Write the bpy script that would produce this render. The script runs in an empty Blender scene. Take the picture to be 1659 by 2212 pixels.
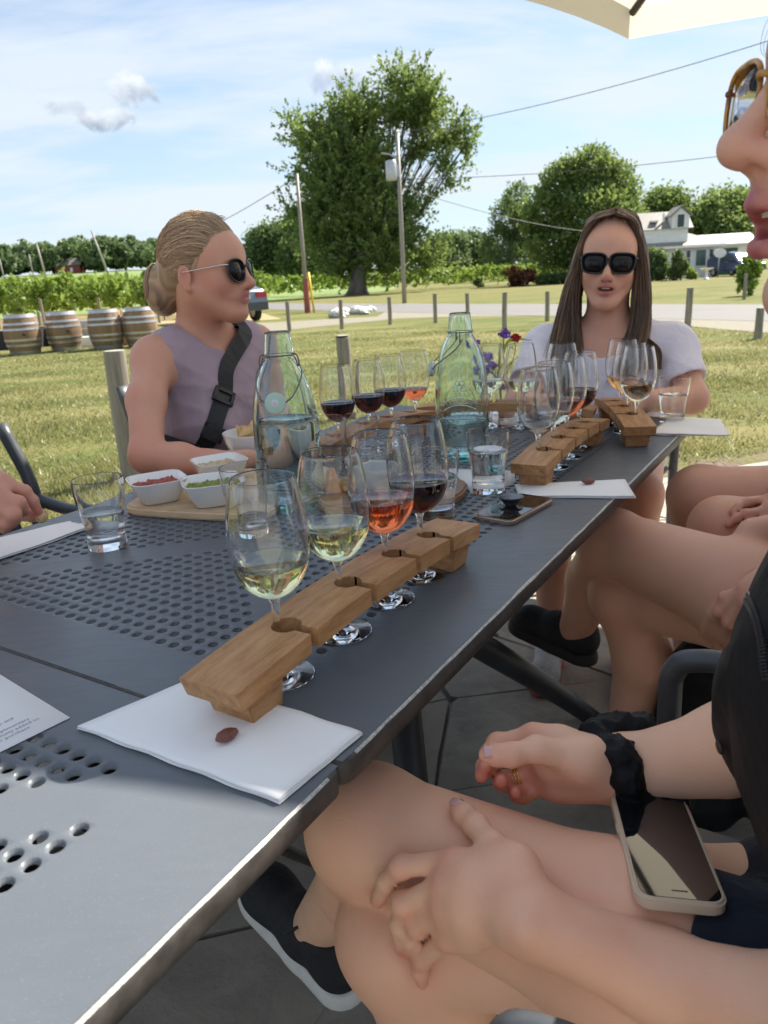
import bpy, bmesh, math, random
import numpy as np
from mathutils import Vector, Matrix
R = math.radians
rng = np.random.default_rng(7); random.seed(7)
S = bpy.context.scene
COL = S.collection

# ------------------------------------------------------------------ camera
CW, CH, CF = 1659.0, 2212.0, 1620.0          # the photograph, measured at this size
CAMZ = 1.12; PITCH = R(17.2); ROLL = R(3.2)
TZ = 0.735                                   # height of the table tops
_f = np.array([0, math.cos(PITCH), -math.sin(PITCH)]); _r = np.array([1.0, 0, 0]); _u = np.cross(_r, _f)
_r, _u = math.cos(ROLL)*_r - math.sin(ROLL)*_u, math.sin(ROLL)*_r + math.cos(ROLL)*_u
CAM = np.array([0, 0, CAMZ])
cam = bpy.data.cameras.new('camera'); camo = bpy.data.objects.new('camera', cam); COL.objects.link(camo)
m = Matrix.Identity(4)
for i in range(3):
    m[i][0], m[i][1], m[i][2], m[i][3] = _r[i], _u[i], -_f[i], CAM[i]
camo.matrix_world = m
cam.sensor_fit = 'VERTICAL'; cam.sensor_height = 36; cam.lens = CF/CH*36
cam.clip_start = 0.02; cam.clip_end = 3000
cam.dof.use_dof = True; cam.dof.focus_distance = 0.95; cam.dof.aperture_fstop = 11
S.camera = camo

def ray(x, y): return _f + _r*((x-CW/2)/CF) - _u*((y-CH/2)/CF)
def on(x, y, z=TZ):                           # the point of the plane at height z seen at (x, y)
    d = ray(x, y); return CAM + d*((z-CAMZ)/d[2])
def dep(x, y, d): return CAM + ray(x, y)*d    # the point d metres in front of the lens
def gnd(x, y): return on(x, y, 0.0)

# ------------------------------------------------------------------ light
SUN_EL, SUN_AZ = R(46), R(51)                 # azimuth clockwise from +Y
W = bpy.data.worlds.new('World'); S.world = W; W.use_nodes = True
nt = W.node_tree; N = nt.nodes; L = nt.links
N.clear()
def node(t, **k):
    n = N.new(t)
    for a, b in k.items(): setattr(n, a, b)
    return n
out = node('ShaderNodeOutputWorld'); bg = node('ShaderNodeBackground')
sky = node('ShaderNodeTexSky', sky_type='NISHITA'); sky.sun_disc = False
sky.sun_elevation = SUN_EL; sky.sun_rotation = SUN_AZ; sky.air_density = 1.0; sky.dust_density = 0.15; sky.ozone_density = 2.0
tc = node('ShaderNodeTexCoord')
def lk(a, b): L.new(a, b)
def mth(op, a, b=None, c=None, clamp=False):
    n = node('ShaderNodeMath', operation=op); n.use_clamp = clamp
    for i, v in enumerate((a, b, c)):
        if v is None: continue
        if isinstance(v, (int, float)): n.inputs[i].default_value = v
        else: lk(v, n.inputs[i])
    return n.outputs[0]
def mrange(v, a, b, c=0.0, d=1.0):
    n = node('ShaderNodeMapRange'); n.interpolation_type = 'SMOOTHSTEP'
    lk(v, n.inputs[0])
    for i, x in enumerate((a, b, c, d)): n.inputs[i+1].default_value = x
    return n.outputs[0]
sep = node('ShaderNodeSeparateXYZ'); lk(tc.outputs['Generated'], sep.inputs[0])
zc = mth('MAXIMUM', sep.outputs[2], 0.03)
px_ = mth('DIVIDE', sep.outputs[0], mth('ADD', zc, 0.18)); py_ = mth('DIVIDE', sep.outputs[1], mth('ADD', zc, 0.18))
com = node('ShaderNodeCombineXYZ'); lk(px_, com.inputs[0]); lk(py_, com.inputs[1])
def noise(vec, scale, detail=8, rough=0.55, dist=0.0, rot=0.0, sc=(1, 1, 1), loc=(0, 0, 0)):
    mp = node('ShaderNodeMapping'); mp.inputs['Rotation'].default_value = (0, 0, rot); mp.inputs['Scale'].default_value = sc
    mp.inputs['Location'].default_value = loc
    lk(vec, mp.inputs[0])
    n = node('ShaderNodeTexNoise'); n.inputs['Scale'].default_value = scale; n.inputs['Detail'].default_value = detail
    n.inputs['Roughness'].default_value = rough; n.inputs['Distortion'].default_value = dist
    lk(mp.outputs[0], n.inputs['Vector']); return n.outputs[0]
veil = noise(com.outputs[0], 1.15, 7, 0.5, 0.25, R(-38), (0.75, 1.5, 1), (3.35, 1.2, 0))
fine = noise(com.outputs[0], 3.2, 9, 0.6, 0.5, R(-30), (0.7, 1.9, 1), (1.0, 4.0, 0))
cov = mth('ADD', mth('MULTIPLY', veil, 0.85), mth('MULTIPLY', fine, 0.30))
cirrus = mth('MULTIPLY', mrange(cov, 0.41, 0.68), 0.84)
def mixc(f, a, b):
    n = node('ShaderNodeMix', data_type='RGBA')
    if isinstance(f, (int, float)): n.inputs['Factor'].default_value = f
    else: lk(f, n.inputs['Factor'])
    for s, v in ((6, a), (7, b)):
        if isinstance(v, tuple): n.inputs[s].default_value = v
        else: lk(v, n.inputs[s])
    return n.outputs[2]
air = mth('MULTIPLY', mrange(sep.outputs[2], 0.42, 0.0), 0.75)
sk = mixc(air, sky.outputs[0], (3.9, 4.75, 5.6, 1))
c1 = mixc(cirrus, sk, (5.0, 5.45, 5.9, 1))
# a few small cumulus puffs, standing at their own places in the sky
puff_n = noise(tc.outputs['Generated'], 17, 9, 0.62, 0.6)
puff_s = noise(tc.outputs['Generated'], 30, 6, 0.55)
def puff(c, px, py, rx, ry, strength=1.0, off=0.0, dark=0.5):
    d = Vector(ray(px, py)).normalized(); e = Vector(ray(px+100, py)).normalized(); k = Vector(ray(px, py-100)).normalized()
    ex = (e-d).normalized(); ez = (k-d); ez = (ez-ex*ez.dot(ex)).normalized()
    def dotc(v):
        n = node('ShaderNodeVectorMath', operation='DOT_PRODUCT'); lk(tc.outputs['Generated'], n.inputs[0]); n.inputs[1].default_value = v; return n.outputs['Value']
    X = mth('DIVIDE', mth('SUBTRACT', dotc(ex), d.dot(ex)), rx/CF); Z = mth('DIVIDE', mth('SUBTRACT', dotc(ez), d.dot(ez)), ry/CF)
    front = mth('GREATER_THAN', dotc(d), 0.5)
    r2 = mth('ADD', mth('MULTIPLY', X, X), mth('MULTIPLY', Z, Z))
    a = mth('SUBTRACT', mth('ADD', mth('SUBTRACT', 1.0, r2), mth('MULTIPLY', mth('SUBTRACT', puff_n, 0.5), 5.0)), off)
    a = mth('MULTIPLY', mth('MULTIPLY', mrange(a, 0.25, 1.0), front), strength)
    sh = mrange(mth('ADD', Z, mth('MULTIPLY', mth('SUBTRACT', puff_s, 0.5), 2.4)), -0.7, 0.6)
    col = mixc(sh, (3.2*dark+1.0, 3.7*dark+1.3, 4.6*dark+1.9, 1), (6.0, 6.2, 6.4, 1))
    return mixc(a, c, col)
c1 = puff(c1, 295, 205, 62, 42, 0.8, 0.15, 0.3)
c1 = puff(c1, 255, 255, 82, 26, 0.75, 0.15, 0.2)
c1 = puff(c1, 150, 220, 85, 30, 0.5, 0.45, 0.3)
c1 = puff(c1, 715, 165, 80, 36, 0.8, 0.1, 0.6)
lk(c1, bg.inputs[0]); bg.inputs[1].default_value = 0.061; lk(bg.outputs[0], out.inputs[0])

sun = bpy.data.lights.new('sun', 'SUN'); sun.energy = 4.3; sun.angle = R(0.53); sun.color = (1.0, 0.93, 0.82)
suno = bpy.data.objects.new('sun', sun); COL.objects.link(suno)
sd = Vector((math.sin(SUN_AZ)*math.cos(SUN_EL), math.cos(SUN_AZ)*math.cos(SUN_EL), math.sin(SUN_EL)))
suno.rotation_euler = sd.to_track_quat('Z', 'Y').to_euler(); suno.location = sd*50

S.view_settings.view_transform = 'Standard'; S.view_settings.look = 'None'
S.view_settings.exposure = 1.5; S.view_settings.gamma = 1.0; S.view_settings.use_curve_mapping = False
S.render.engine = 'CYCLES'
cy = S.cycles
cy.max_bounces = 14; cy.transmission_bounces = 12; cy.glossy_bounces = 5; cy.diffuse_bounces = 4; cy.transparent_max_bounces = 12
cy.use_denoising = True; cy.sample_clamp_indirect = 8; cy.blur_glossy = 0.3
try: cy.denoiser = 'OPENIMAGEDENOISE'
except Exception: pass

# ------------------------------------------------------------------ materials
class NT:
    def __init__(s, m):
        s.m = m; m.use_nodes = True; s.t = m.node_tree; s.N = s.t.nodes; s.L = s.t.links
        s.b = s.N['Principled BSDF']
    def n(s, t, ins=None, **k):
        x = s.N.new(t)
        for a, b in k.items(): setattr(x, a, b)
        for a, b in (ins or {}).items(): s.set(x.inputs[a], b)
        return x
    def set(s, sock, v):
        if hasattr(v, 'is_linked') or isinstance(v, bpy.types.NodeSocket): s.L.new(v, sock)
        else: sock.default_value = v
    def math(s, op, a, b=0.0, clamp=False):
        x = s.n('ShaderNodeMath', operation=op); x.use_clamp = clamp; s.set(x.inputs[0], a); s.set(x.inputs[1], b); return x.outputs[0]
    def mix(s, f, a, b, mode='MIX'):
        x = s.n('ShaderNodeMix', data_type='RGBA', blend_type=mode); s.set(x.inputs['Factor'], f); s.set(x.inputs[6], a); s.set(x.inputs[7], b); return x.outputs[2]
    def coord(s, kind='Object', scale=(1, 1, 1), rot=(0, 0, 0), loc=(0, 0, 0)):
        t = s.n('ShaderNodeTexCoord'); mp = s.n('ShaderNodeMapping', {'Scale': scale, 'Rotation': rot, 'Location': loc}); s.L.new(t.outputs[kind], mp.inputs[0]); return mp.outputs[0]
    def geo(s, scale=(1, 1, 1), rot=(0, 0, 0)):
        t = s.n('ShaderNodeNewGeometry'); mp = s.n('ShaderNodeMapping', {'Scale': scale, 'Rotation': rot}); s.L.new(t.outputs['Position'], mp.inputs[0]); return mp.outputs[0]
    def noise(s, vec, scale, detail=4, rough=0.55, dist=0.0):
        return s.n('ShaderNodeTexNoise', {'Vector': vec, 'Scale': scale, 'Detail': detail, 'Roughness': rough, 'Distortion': dist}).outputs[0]
    def vor(s, vec, scale, feature='F1', out='Distance'):
        return s.n('ShaderNodeTexVoronoi', {'Vector': vec, 'Scale': scale}, feature=feature).outputs[out]
    def rng(s, v, a, b, c=0.0, d=1.0):
        return s.n('ShaderNodeMapRange', {0: v, 1: a, 2: b, 3: c, 4: d}, interpolation_type='SMOOTHSTEP').outputs[0]
    def ramp(s, v, stops):
        x = s.n('ShaderNodeValToRGB'); e = x.color_ramp.elements
        while len(e) < len(stops): e.new(0.5)
        for q, (p, c) in zip(e, stops): q.position = p; q.color = c
        s.L.new(v, x.inputs[0]); return x.outputs[0]
    def bump(s, h, strength=0.3, dist=0.01):
        x = s.n('ShaderNodeBump', {'Height': h, 'Strength': strength, 'Distance': dist}); s.L.new(x.outputs[0], s.b.inputs['Normal'])
    def attr(s, name, out='Fac'): return s.n('ShaderNodeAttribute', attribute_name=name).outputs[out]
    def objrand(s): return s.n('ShaderNodeObjectInfo').outputs['Random']
    def P(s, **k):
        for a, b in k.items(): s.set(s.b.inputs[a.replace('_', ' ')], b)
def c3(r, g=None, b=None):
    if g is None: g = b = r
    return (r, g, b, 1)
def mat(name, fn=None, col=None, rough=0.5, **k):
    m = bpy.data.materials.new(name); t = NT(m)
    if col is not None: t.P(Base_Color=col)
    t.P(Roughness=rough, **k)
    if fn: fn(t)
    return m
M = {}
def var(base, amt=0.25, scale=40, kind='Object', bump=0.0, bdist=0.003, stretch=(1, 1, 1), detail=5):
    """a plain coloured material with wear-like mottling and fine relief"""
    def fn(t):
        v = t.coord(kind, stretch); n = t.noise(v, scale, detail, 0.6)
        lo = tuple(x*(1-amt) for x in base[:3])+(1,); hi = tuple(min(1, x*(1+amt)) for x in base[:3])+(1,)
        t.P(Base_Color=t.ramp(n, [(0.3, lo), (0.7, hi)]))
        if bump: t.bump(n, bump, bdist)
    return fn

# ------------------------------------------------------------------ builders
def link(o, parent=None):
    COL.objects.link(o)
    if parent is not None: o.parent = parent
    return o
def tag(o, label=None, cat=None, group=None, kind=None):
    for k, v in (('label', label), ('category', cat), ('group', group), ('kind', kind)):
        if v: o[k] = v
    return o
def thing(name, label, cat, loc=(0, 0, 0), rz=0.0, group=None):
    o = bpy.data.objects.new(name, None); o.location = loc; o.rotation_euler = (0, 0, rz); o.empty_display_size = 0.05
    COL.objects.link(o); return tag(o, label, cat, group)
def ob(name, v, f, m, parent=None, smooth=False, org=None):
    me = bpy.data.meshes.new(name)
    v = np.asarray(v, float)
    if org is not None: v = v - np.asarray(org, float)
    me.from_pydata(v.tolist(), [], [list(map(int, x)) for x in f]); me.materials.append(m)
    if smooth: me.polygons.foreach_set('use_smooth', [True]*len(me.polygons))
    me.update()
    return link(bpy.data.objects.new(name, me), parent)
def fast(name, v, f, m, parent=None, smooth=False):
    """big meshes of equal-sided faces, straight from arrays"""
    v = np.asarray(v, np.float32); f = np.asarray(f, np.int32); k = f.shape[1]
    me = bpy.data.meshes.new(name); me.vertices.add(len(v)); me.vertices.foreach_set('co', v.ravel())
    me.loops.add(f.size); me.loops.foreach_set('vertex_index', f.ravel())
    me.polygons.add(len(f)); me.polygons.foreach_set('loop_start', np.arange(0, f.size, k, dtype=np.int32))
    try: me.polygons.foreach_set('loop_total', np.full(len(f), k, dtype=np.int32))
    except Exception: pass
    if smooth: me.polygons.foreach_set('use_smooth', np.ones(len(f), bool))
    me.materials.append(m); me.update(calc_edges=True); me.validate()
    return link(bpy.data.objects.new(name, me), parent)
def bmo(name, bm, m, parent=None, smooth=False, bevel=0.0, seg=2):
    if bevel:
        es = [e for e in bm.edges if len(e.link_faces) == 2 and e.calc_face_angle(0) > 0.5]
        bmesh.ops.bevel(bm, geom=es, offset=bevel, segments=seg, affect='EDGES', clamp_overlap=True)
    me = bpy.data.meshes.new(name); bm.normal_update(); bm.to_mesh(me); bm.free(); me.materials.append(m)
    if smooth:
        me.polygons.foreach_set('use_smooth', [True]*len(me.polygons))
        try: me.set_sharp_from_angle(angle=R(38))
        except Exception: pass
    return link(bpy.data.objects.new(name, me), parent)
def box(bm, c, s, rz=0.0, mtx=None):
    r = bmesh.ops.create_cube(bm, size=1.0)
    mm = Matrix.Translation(c) @ Matrix.Rotation(rz, 4, 'Z') @ Matrix.Diagonal((*s, 1))
    if mtx is not None: mm = mtx @ mm
    bmesh.ops.transform(bm, matrix=mm, verts=r['verts']); return r['verts']
def tube_arrays(pts, rad, n=10, cap=True):
    pts = np.asarray(pts, float); k = len(pts); rad = np.broadcast_to(np.asarray(rad, float), (k,))
    T = np.gradient(pts, axis=0); T /= np.linalg.norm(T, axis=1)[:, None]+1e-12
    ref = np.array([0, 0, 1.0]) if abs(T[0][2]) < 0.9 else np.array([1.0, 0, 0])
    a = np.cross(T[0], ref); a /= np.linalg.norm(a); V = []
    for i in range(k):
        a = a - T[i]*(a@T[i]); a /= np.linalg.norm(a)+1e-12; b = np.cross(T[i], a)
        ang = np.linspace(0, 2*math.pi, n, endpoint=False)
        V.append(pts[i] + rad[i]*(np.cos(ang)[:, None]*a + np.sin(ang)[:, None]*b))
    V = np.concatenate(V); F = []
    for i in range(k-1):
        for j in range(n):
            F.append((i*n+j, i*n+(j+1) % n, (i+1)*n+(j+1) % n, (i+1)*n+j))
    if cap: F.append(tuple(range(n-1, -1, -1))); F.append(tuple((k-1)*n+j for j in range(n)))
    return V, F
def tube(name, pts, rad, m, parent=None, n=10, org=None):
    v, f = tube_arrays(pts, rad, n); return ob(name, v, f, m, parent, True, org)
def spline(pts, n=8):
    """Catmull-Rom through points"""
    p = np.asarray(pts, float); q = np.vstack([2*p[0]-p[1], p, 2*p[-1]-p[-2]]); o = []
    for i in range(1, len(q)-2):
        for t in np.linspace(0, 1, n, endpoint=False):
            a, b, c, d = q[i-1], q[i], q[i+1], q[i+2]
            o.append(0.5*((2*b)+(c-a)*t+(2*a-5*b+4*c-d)*t*t+(3*b-a-3*c+d)*t**3))
    o.append(p[-1]); return np.array(o)
def lathe_arrays(prof, n=40):
    prof = np.asarray(prof, float); k = len(prof); a = np.linspace(0, 2*math.pi, n, endpoint=False)
    V = np.stack([np.outer(prof[:, 0], np.cos(a)), np.outer(prof[:, 0], np.sin(a)), np.repeat(prof[:, 1][:, None], n, 1)], -1).reshape(-1, 3); F = []
    for i in range(k-1):
        for j in range(n): F.append((i*n+j, i*n+(j+1) % n, (i+1)*n+(j+1) % n, (i+1)*n+j))
    return V, F
def lathe(name, prof, m, parent=None, n=40, close=False):
    """revolved profile; points on the axis collapse to one vertex"""
    v, f = lathe_arrays(prof, n); bm = bmesh.new()
    vs = [bm.verts.new(x) for x in v]
    for q in f: bm.faces.new([vs[i] for i in q])
    bmesh.ops.remove_doubles(bm, verts=bm.verts, dist=1e-6)
    bmesh.ops.dissolve_degenerate(bm, edges=bm.edges, dist=1e-7)
    bmesh.ops.recalc_face_normals(bm, faces=bm.faces)
    return bmo(name, bm, m, parent, True)
def kids(o): return [c for c in bpy.data.objects if c.parent == o]
def dup(o, loc=None, rz=None, label=None, group=None, parent=None):
    c = o.copy(); COL.objects.link(c)
    if parent is not None: c.parent = parent
    if loc is not None: c.location = loc
    if rz is not None: c.rotation_euler = (0, 0, rz)
    if label: c['label'] = label
    if group: c['group'] = group
    for ch in kids(o): dup(ch, parent=c)
    return c
def unit(v): v = np.asarray(v, float); return v/(np.linalg.norm(v)+1e-12)
# ------------------------------------------------------------------ setting materials
def m_lawn(t):
    p = t.geo(); q = t.geo((0.35, 1.0, 1.0))
    big = t.noise(q, 0.55, 4, 0.6, 0.4); mid = t.noise(q, 2.6, 5, 0.65); fin = t.noise(p, 38, 4, 0.7)
    strip = t.noise(t.geo((0.12, 1.5, 1)), 1.1, 3, 0.5, 0.3)
    dry = t.math('ADD', t.math('MULTIPLY', big, 0.55), t.math('ADD', t.math('MULTIPLY', mid, 0.4), t.math('MULTIPLY', strip, 0.45)))
    col = t.ramp(t.math('MULTIPLY', dry, 0.72), [(0.38, c3(0.095, 0.128, 0.030)), (0.47, c3(0.165, 0.185, 0.055)), (0.54, c3(0.255, 0.235, 0.092)), (0.64, c3(0.34, 0.285, 0.13))])
    # beyond the road the lawn is drier
    sp = t.n('ShaderNodeSeparateXYZ', {0: p})
    far = t.rng(sp.outputs[1], 24, 46)
    col = t.mix(t.math('MULTIPLY', far, 0.42), col, c3(0.23, 0.20, 0.075))
    col = t.mix(t.math('MULTIPLY', t.rng(fin, 0.3, 0.75), 0.55), t.mix(0.4, col, c3(0.03, 0.045, 0.012)), col)
    # bare soil along the patio edge
    e = t.math('SUBTRACT', sp.outputs[1], t.math('ADD', t.math('MULTIPLY', sp.outputs[0], 0.2), 3.66))
    soil = t.rng(t.math('ADD', e, t.math('MULTIPLY', t.math('SUBTRACT', t.noise(p, 3.0, 5, 0.65), 0.5), 1.5)), 0.42, 0.12)
    rightside = t.rng(sp.outputs[0], 0.2, 1.0)
    soil = t.math('MULTIPLY', soil, rightside)
    sc = t.ramp(t.noise(p, 25, 5, 0.7), [(0.3, c3(0.09, 0.065, 0.042)), (0.7, c3(0.25, 0.2, 0.15))])
    col = t.mix(soil, col, sc)
    t.P(Base_Color=col, Roughness=0.9, Specular_IOR_Level=0.15)
    t.bump(t.math('ADD', fin, t.math('MULTIPLY', mid, 0.6)), 0.6, 0.05)
M['lawn'] = mat('lawn', m_lawn)
def m_gravel(t):
    p = t.geo(); a = t.noise(p, 1.2, 4, 0.6); b = t.noise(p, 45, 3, 0.7)
    t.P(Base_Color=t.mix(t.rng(a, 0.35, 0.7), t.ramp(b, [(0.3, c3(0.14, 0.12, 0.095)), (0.7, c3(0.30, 0.27, 0.225))]), c3(0.22, 0.205, 0.14)), Roughness=0.9); t.bump(b, 0.5, 0.03)
M['gravel'] = mat('gravel', m_gravel)
def m_road(t):
    p = t.geo(); a = t.noise(p, 0.5, 4, 0.6); b = t.noise(p, 60, 3, 0.7)
    t.P(Base_Color=t.mix(t.rng(a, 0.3, 0.7), t.ramp(b, [(0.3, c3(0.13, 0.125, 0.12)), (0.7, c3(0.19, 0.185, 0.18))]), c3(0.155, 0.15, 0.14)), Roughness=0.85)
M['road'] = mat('road', m_road)
def m_field(t):
    p = t.geo(); a = t.noise(p, 0.06, 4, 0.6)
    t.P(Base_Color=t.ramp(a, [(0.35, c3(0.12, 0.19, 0.045)), (0.7, c3(0.20, 0.25, 0.07))]), Roughness=0.95)
M['field'] = mat('field', m_field)
def m_soil(t):
    p = t.geo((0.4, 1, 1)); a = t.noise(p, 1.2, 5, 0.65)
    t.P(Base_Color=t.ramp(a, [(0.35, c3(0.20, 0.20, 0.06)), (0.5, c3(0.34, 0.25, 0.13)), (0.7, c3(0.45, 0.32, 0.19))]), Roughness=0.95)
M['soil'] = mat('soil', m_soil)
def m_stone(t):
    r = t.objrand(); v = t.geo()
    n = t.noise(v, 9, 6, 0.65, 0.6); f = t.noise(v, 55, 5, 0.7); big = t.noise(v, 1.5, 3)
    c = t.ramp(n, [(0.25, c3(0.20, 0.19, 0.16)), (0.55, c3(0.33, 0.31, 0.26)), (0.8, c3(0.43, 0.40, 0.33))])
    c = t.mix(t.math('MULTIPLY', r, 0.35), c, c3(0.30, 0.255, 0.19)); c = t.mix(t.math('MULTIPLY', t.rng(big, 0.4, 0.7), 0.3), c, c3(0.16, 0.155, 0.145))
    t.P(Base_Color=c, Roughness=0.82); t.bump(t.math('ADD', n, t.math('MULTIPLY', f, 0.4)), 0.55, 0.012)
M['stone'] = mat('flagstone', m_stone)
M['grout'] = mat('patio_grout', var(c3(0.16, 0.14, 0.11), 0.3, 30, bump=0.4))
def leafmat(name, lo, hi, yel, sc=0.5, tr=0.35):
    m = bpy.data.materials.new(name); t = NT(m)
    p = t.geo(); n = t.noise(p, sc, 3, 0.6); w = t.n('ShaderNodeTexWhiteNoise', {'Vector': t.geo((7, 7, 7))}).outputs[0]
    c = t.mix(t.rng(n, 0.3, 0.7), lo, hi); c = t.mix(t.math('MULTIPLY', t.rng(n, 0.55, 0.8), 0.6), c, yel)
    c = t.mix(t.math('MULTIPLY', t.attr('lv'), 0.5), c, yel)
    d = t.n('ShaderNodeBsdfDiffuse', {'Color': c}); tl = t.n('ShaderNodeBsdfTranslucent', {'Color': t.mix(0.35, c, yel)})
    g = t.n('ShaderNodeBsdfGlossy', {'Color': c3(0.5), 'Roughness': 0.45})
    x = t.n('ShaderNodeMixShader', {0: tr}); t.L.new(d.outputs[0], x.inputs[1]); t.L.new(tl.outputs[0], x.inputs[2])
    y = t.n('ShaderNodeMixShader', {0: 0.05}); t.L.new(x.outputs[0], y.inputs[1]); t.L.new(g.outputs[0], y.inputs[2])
    t.L.new(y.outputs[0], t.N['Material Output'].inputs[0]); return m
M['leaf_maple'] = leafmat('maple_leaves', c3(0.085, 0.155, 0.045), c3(0.17, 0.26, 0.075), c3(0.33, 0.39, 0.10), 0.35, 0.5)  # a little blue in these greens stands in for haze
M['leaf_dark'] = leafmat('dark_leaves', c3(0.065, 0.12, 0.045), c3(0.12, 0.19, 0.065), c3(0.23, 0.29, 0.085), 0.3, 0.5)
M['leaf_wood'] = leafmat('woodland_leaves', c3(0.11, 0.17, 0.085), c3(0.16, 0.23, 0.10), c3(0.22, 0.29, 0.11), 0.08, 0.4)  # distance haze is painted in: greens made paler and bluer
M['leaf_vine'] = leafmat('vine_leaves', c3(0.12, 0.21, 0.035), c3(0.22, 0.33, 0.055), c3(0.38, 0.46, 0.09), 0.7, 0.45)
M['leaf_red'] = leafmat('red_leaves', c3(0.10, 0.035, 0.022), c3(0.17, 0.06, 0.03), c3(0.22, 0.10, 0.04), 0.8)
M['blade'] = leafmat('grass_blades', c3(0.095, 0.145, 0.030), c3(0.175, 0.212, 0.058), c3(0.40, 0.345, 0.165), 1.3, 0.45)
M['bark'] = mat('bark', var(c3(0.085, 0.068, 0.052), 0.45, 3, 'Object', 0.6, 0.05, (1, 1, 0.25)))
M['oldwood'] = mat('weathered_post_wood', var(c3(0.23, 0.205, 0.165), 0.38, 22, 'Object', 0.5, 0.006, (1, 1, 0.1)))
M['pole'] = mat('grey_utility_pole_wood', var(c3(0.30, 0.275, 0.245), 0.25, 6, 'Object', 0.3, 0.01, (1, 1, 0.05)))

# ------------------------------------------------------------------ ground
def sheet(name, px, z, m, world=None):
    pts = [tuple(gnd(*p)[:2])+(z,) for p in px] if world is None else [tuple(p)+(z,) for p in world]
    o = ob(name, pts, [list(range(len(pts)))], m)
    if o.data.polygons[0].normal.z < 0: o.data.flip_normals()
    return tag(o, kind='structure')
sheet('lawn', None, 0.0, M['lawn'], [(-900, -60), (900, -60), (900, 1200), (-900, 1200)])
# gravel verge and drive, then the road
VERGE = [(430, 716), (600, 715), (735, 701), (860, 688), (1000, 684), (1150, 682), (1300, 688), (1500, 706), (1740, 728), (1800, 690), (1500, 676), (1200, 662), (950, 664), (840, 668), (815, 684), (700, 690), (600, 697), (430, 700)]
sheet('gravel_verge', VERGE, 0.004, M['gravel'])
rd = np.array([-0.454, 0.891]); ra = np.array([6.35, 15.7]); rb = np.array([8.9, 21.4]); 
sheet('road', None, 0.008, M['road'], [tuple(ra-rd*40), tuple(rb-rd*40), tuple(rb+rd*150), tuple(ra+rd*150+np.array([0.6, 0.2]))])
tag(bpy.data.objects['road'], kind='structure')
def terrain(x, y):
    a = x/max(y, 1); f = min(1, max(0, (-0.10-a)/0.20)); f = f*f*(3-2*f)
    h = 0 if y < 52 else (min(y, 110)-52)*0.057 + max(0, min(y, 330)-110)*0.030 + max(0, y-330)*0.02
    return h*f + (y > 60)*(y-60)*0.003*min(1, max(0, (0.05-a)/0.1))
gy = np.concatenate([np.linspace(46, 110, 10), np.linspace(130, 520, 14)]); ga = np.linspace(-0.95, 0.06, 34)
V = [(a*y, y, terrain(a*y, y)-0.02-(0.25 if (j in (0,) or i in (33,)) else 0)) for j, y in enumerate(gy) for i, a in enumerate(ga)]
F = [(j*34+i, j*34+i+1, (j+1)*34+i+1, (j+1)*34+i) for j in range(23) for i in range(33)]
tag(ob('hill', V, F, M['field'], None, True), kind='structure')
sheet('vineyard_soil', None, 0.004, M['soil'], [(-45, 27.0), (-3.2, 27.0), (-4.6, 33), (-8.5, 48), (-60, 48)])

# patio of irregular flagstones: each stone its own piece
patio = sheet('patio', None, 0.004, M['grout'], [(-3.2, -2.5), (4.6, -2.5), (4.6, 4.56), (-3.2, 3.0)])
tag(ob('bounce_terrace', [(-9, -12, .016), (11, -12, .016), (11, .12, .016), (-9, .12, .016)], [(0, 1, 2, 3)], M['stone']), kind='structure')  # unseen paving behind the camera, added to bounce sunlight into the shade
def flagstones():
    nx, ny = 13, 16; x0, y0, sx, sy = -1.75, 0.1, 0.40, 0.32
    r = random.Random(5)
    Pn = {}
    for i in range(nx+1):
        for j in range(ny+1):
            x = x0+i*sx+r.uniform(-.11, .11)+(0.2 if j % 2 else 0); y = y0+j*sy+r.uniform(-.085, .085)
            x, y = x*0.96-y*0.12, y*0.98+x*0.2
            Pn[i, j] = (x, y)
    for i in range(nx):
        for j in range(ny):
            q = [Pn[i, j], Pn[i+1, j], Pn[i+1, j+1], Pn[i, j+1]]
            if r.random() < 0.4: q.insert(2, tuple(np.mean([q[1], q[2]], 0)+np.array([r.uniform(-.05, .05), 0])))
            cx, cy = np.mean(q, 0)
            if cy > 3.60+0.2*cx or cy < 0.3 or abs(cx)/max(cy, .1) > 0.95 and cy > 1.5: continue
            bm = bmesh.new(); z = 0.018+r.uniform(-.003, .003)
            top = []
            for k in range(len(q)):
                a, b = np.array(q[k]), np.array(q[(k+1) % len(q)]); c = np.array([cx, cy])
                for s in (0.04, 0.35, 0.65, 0.96):
                    p = a+(b-a)*s; p = p+(c-p)/np.linalg.norm(c-p)*(0.003+r.uniform(-.002, .003)); top.append(p-c)
            vs = [bm.verts.new((*p, z)) for p in top]; f = bm.faces.new(vs)
            ex = bmesh.ops.extrude_face_region(bm, geom=[f]); up = [g for g in ex['geom'] if isinstance(g, bmesh.types.BMVert)]
            for v in up: v.co.z = z+0.004; v.co.x *= 0.985; v.co.y *= 0.985
            for v in vs: v.co.z = 0.002
            bmesh.ops.recalc_face_normals(bm, faces=bm.faces)
            o = bmo('paving_stone', bm, M['stone'], patio); o.location = (cx, cy, 0)
            o.rotation_euler = (r.uniform(-.006, .006), r.uniform(-.006, .006), 0)
flagstones()

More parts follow.
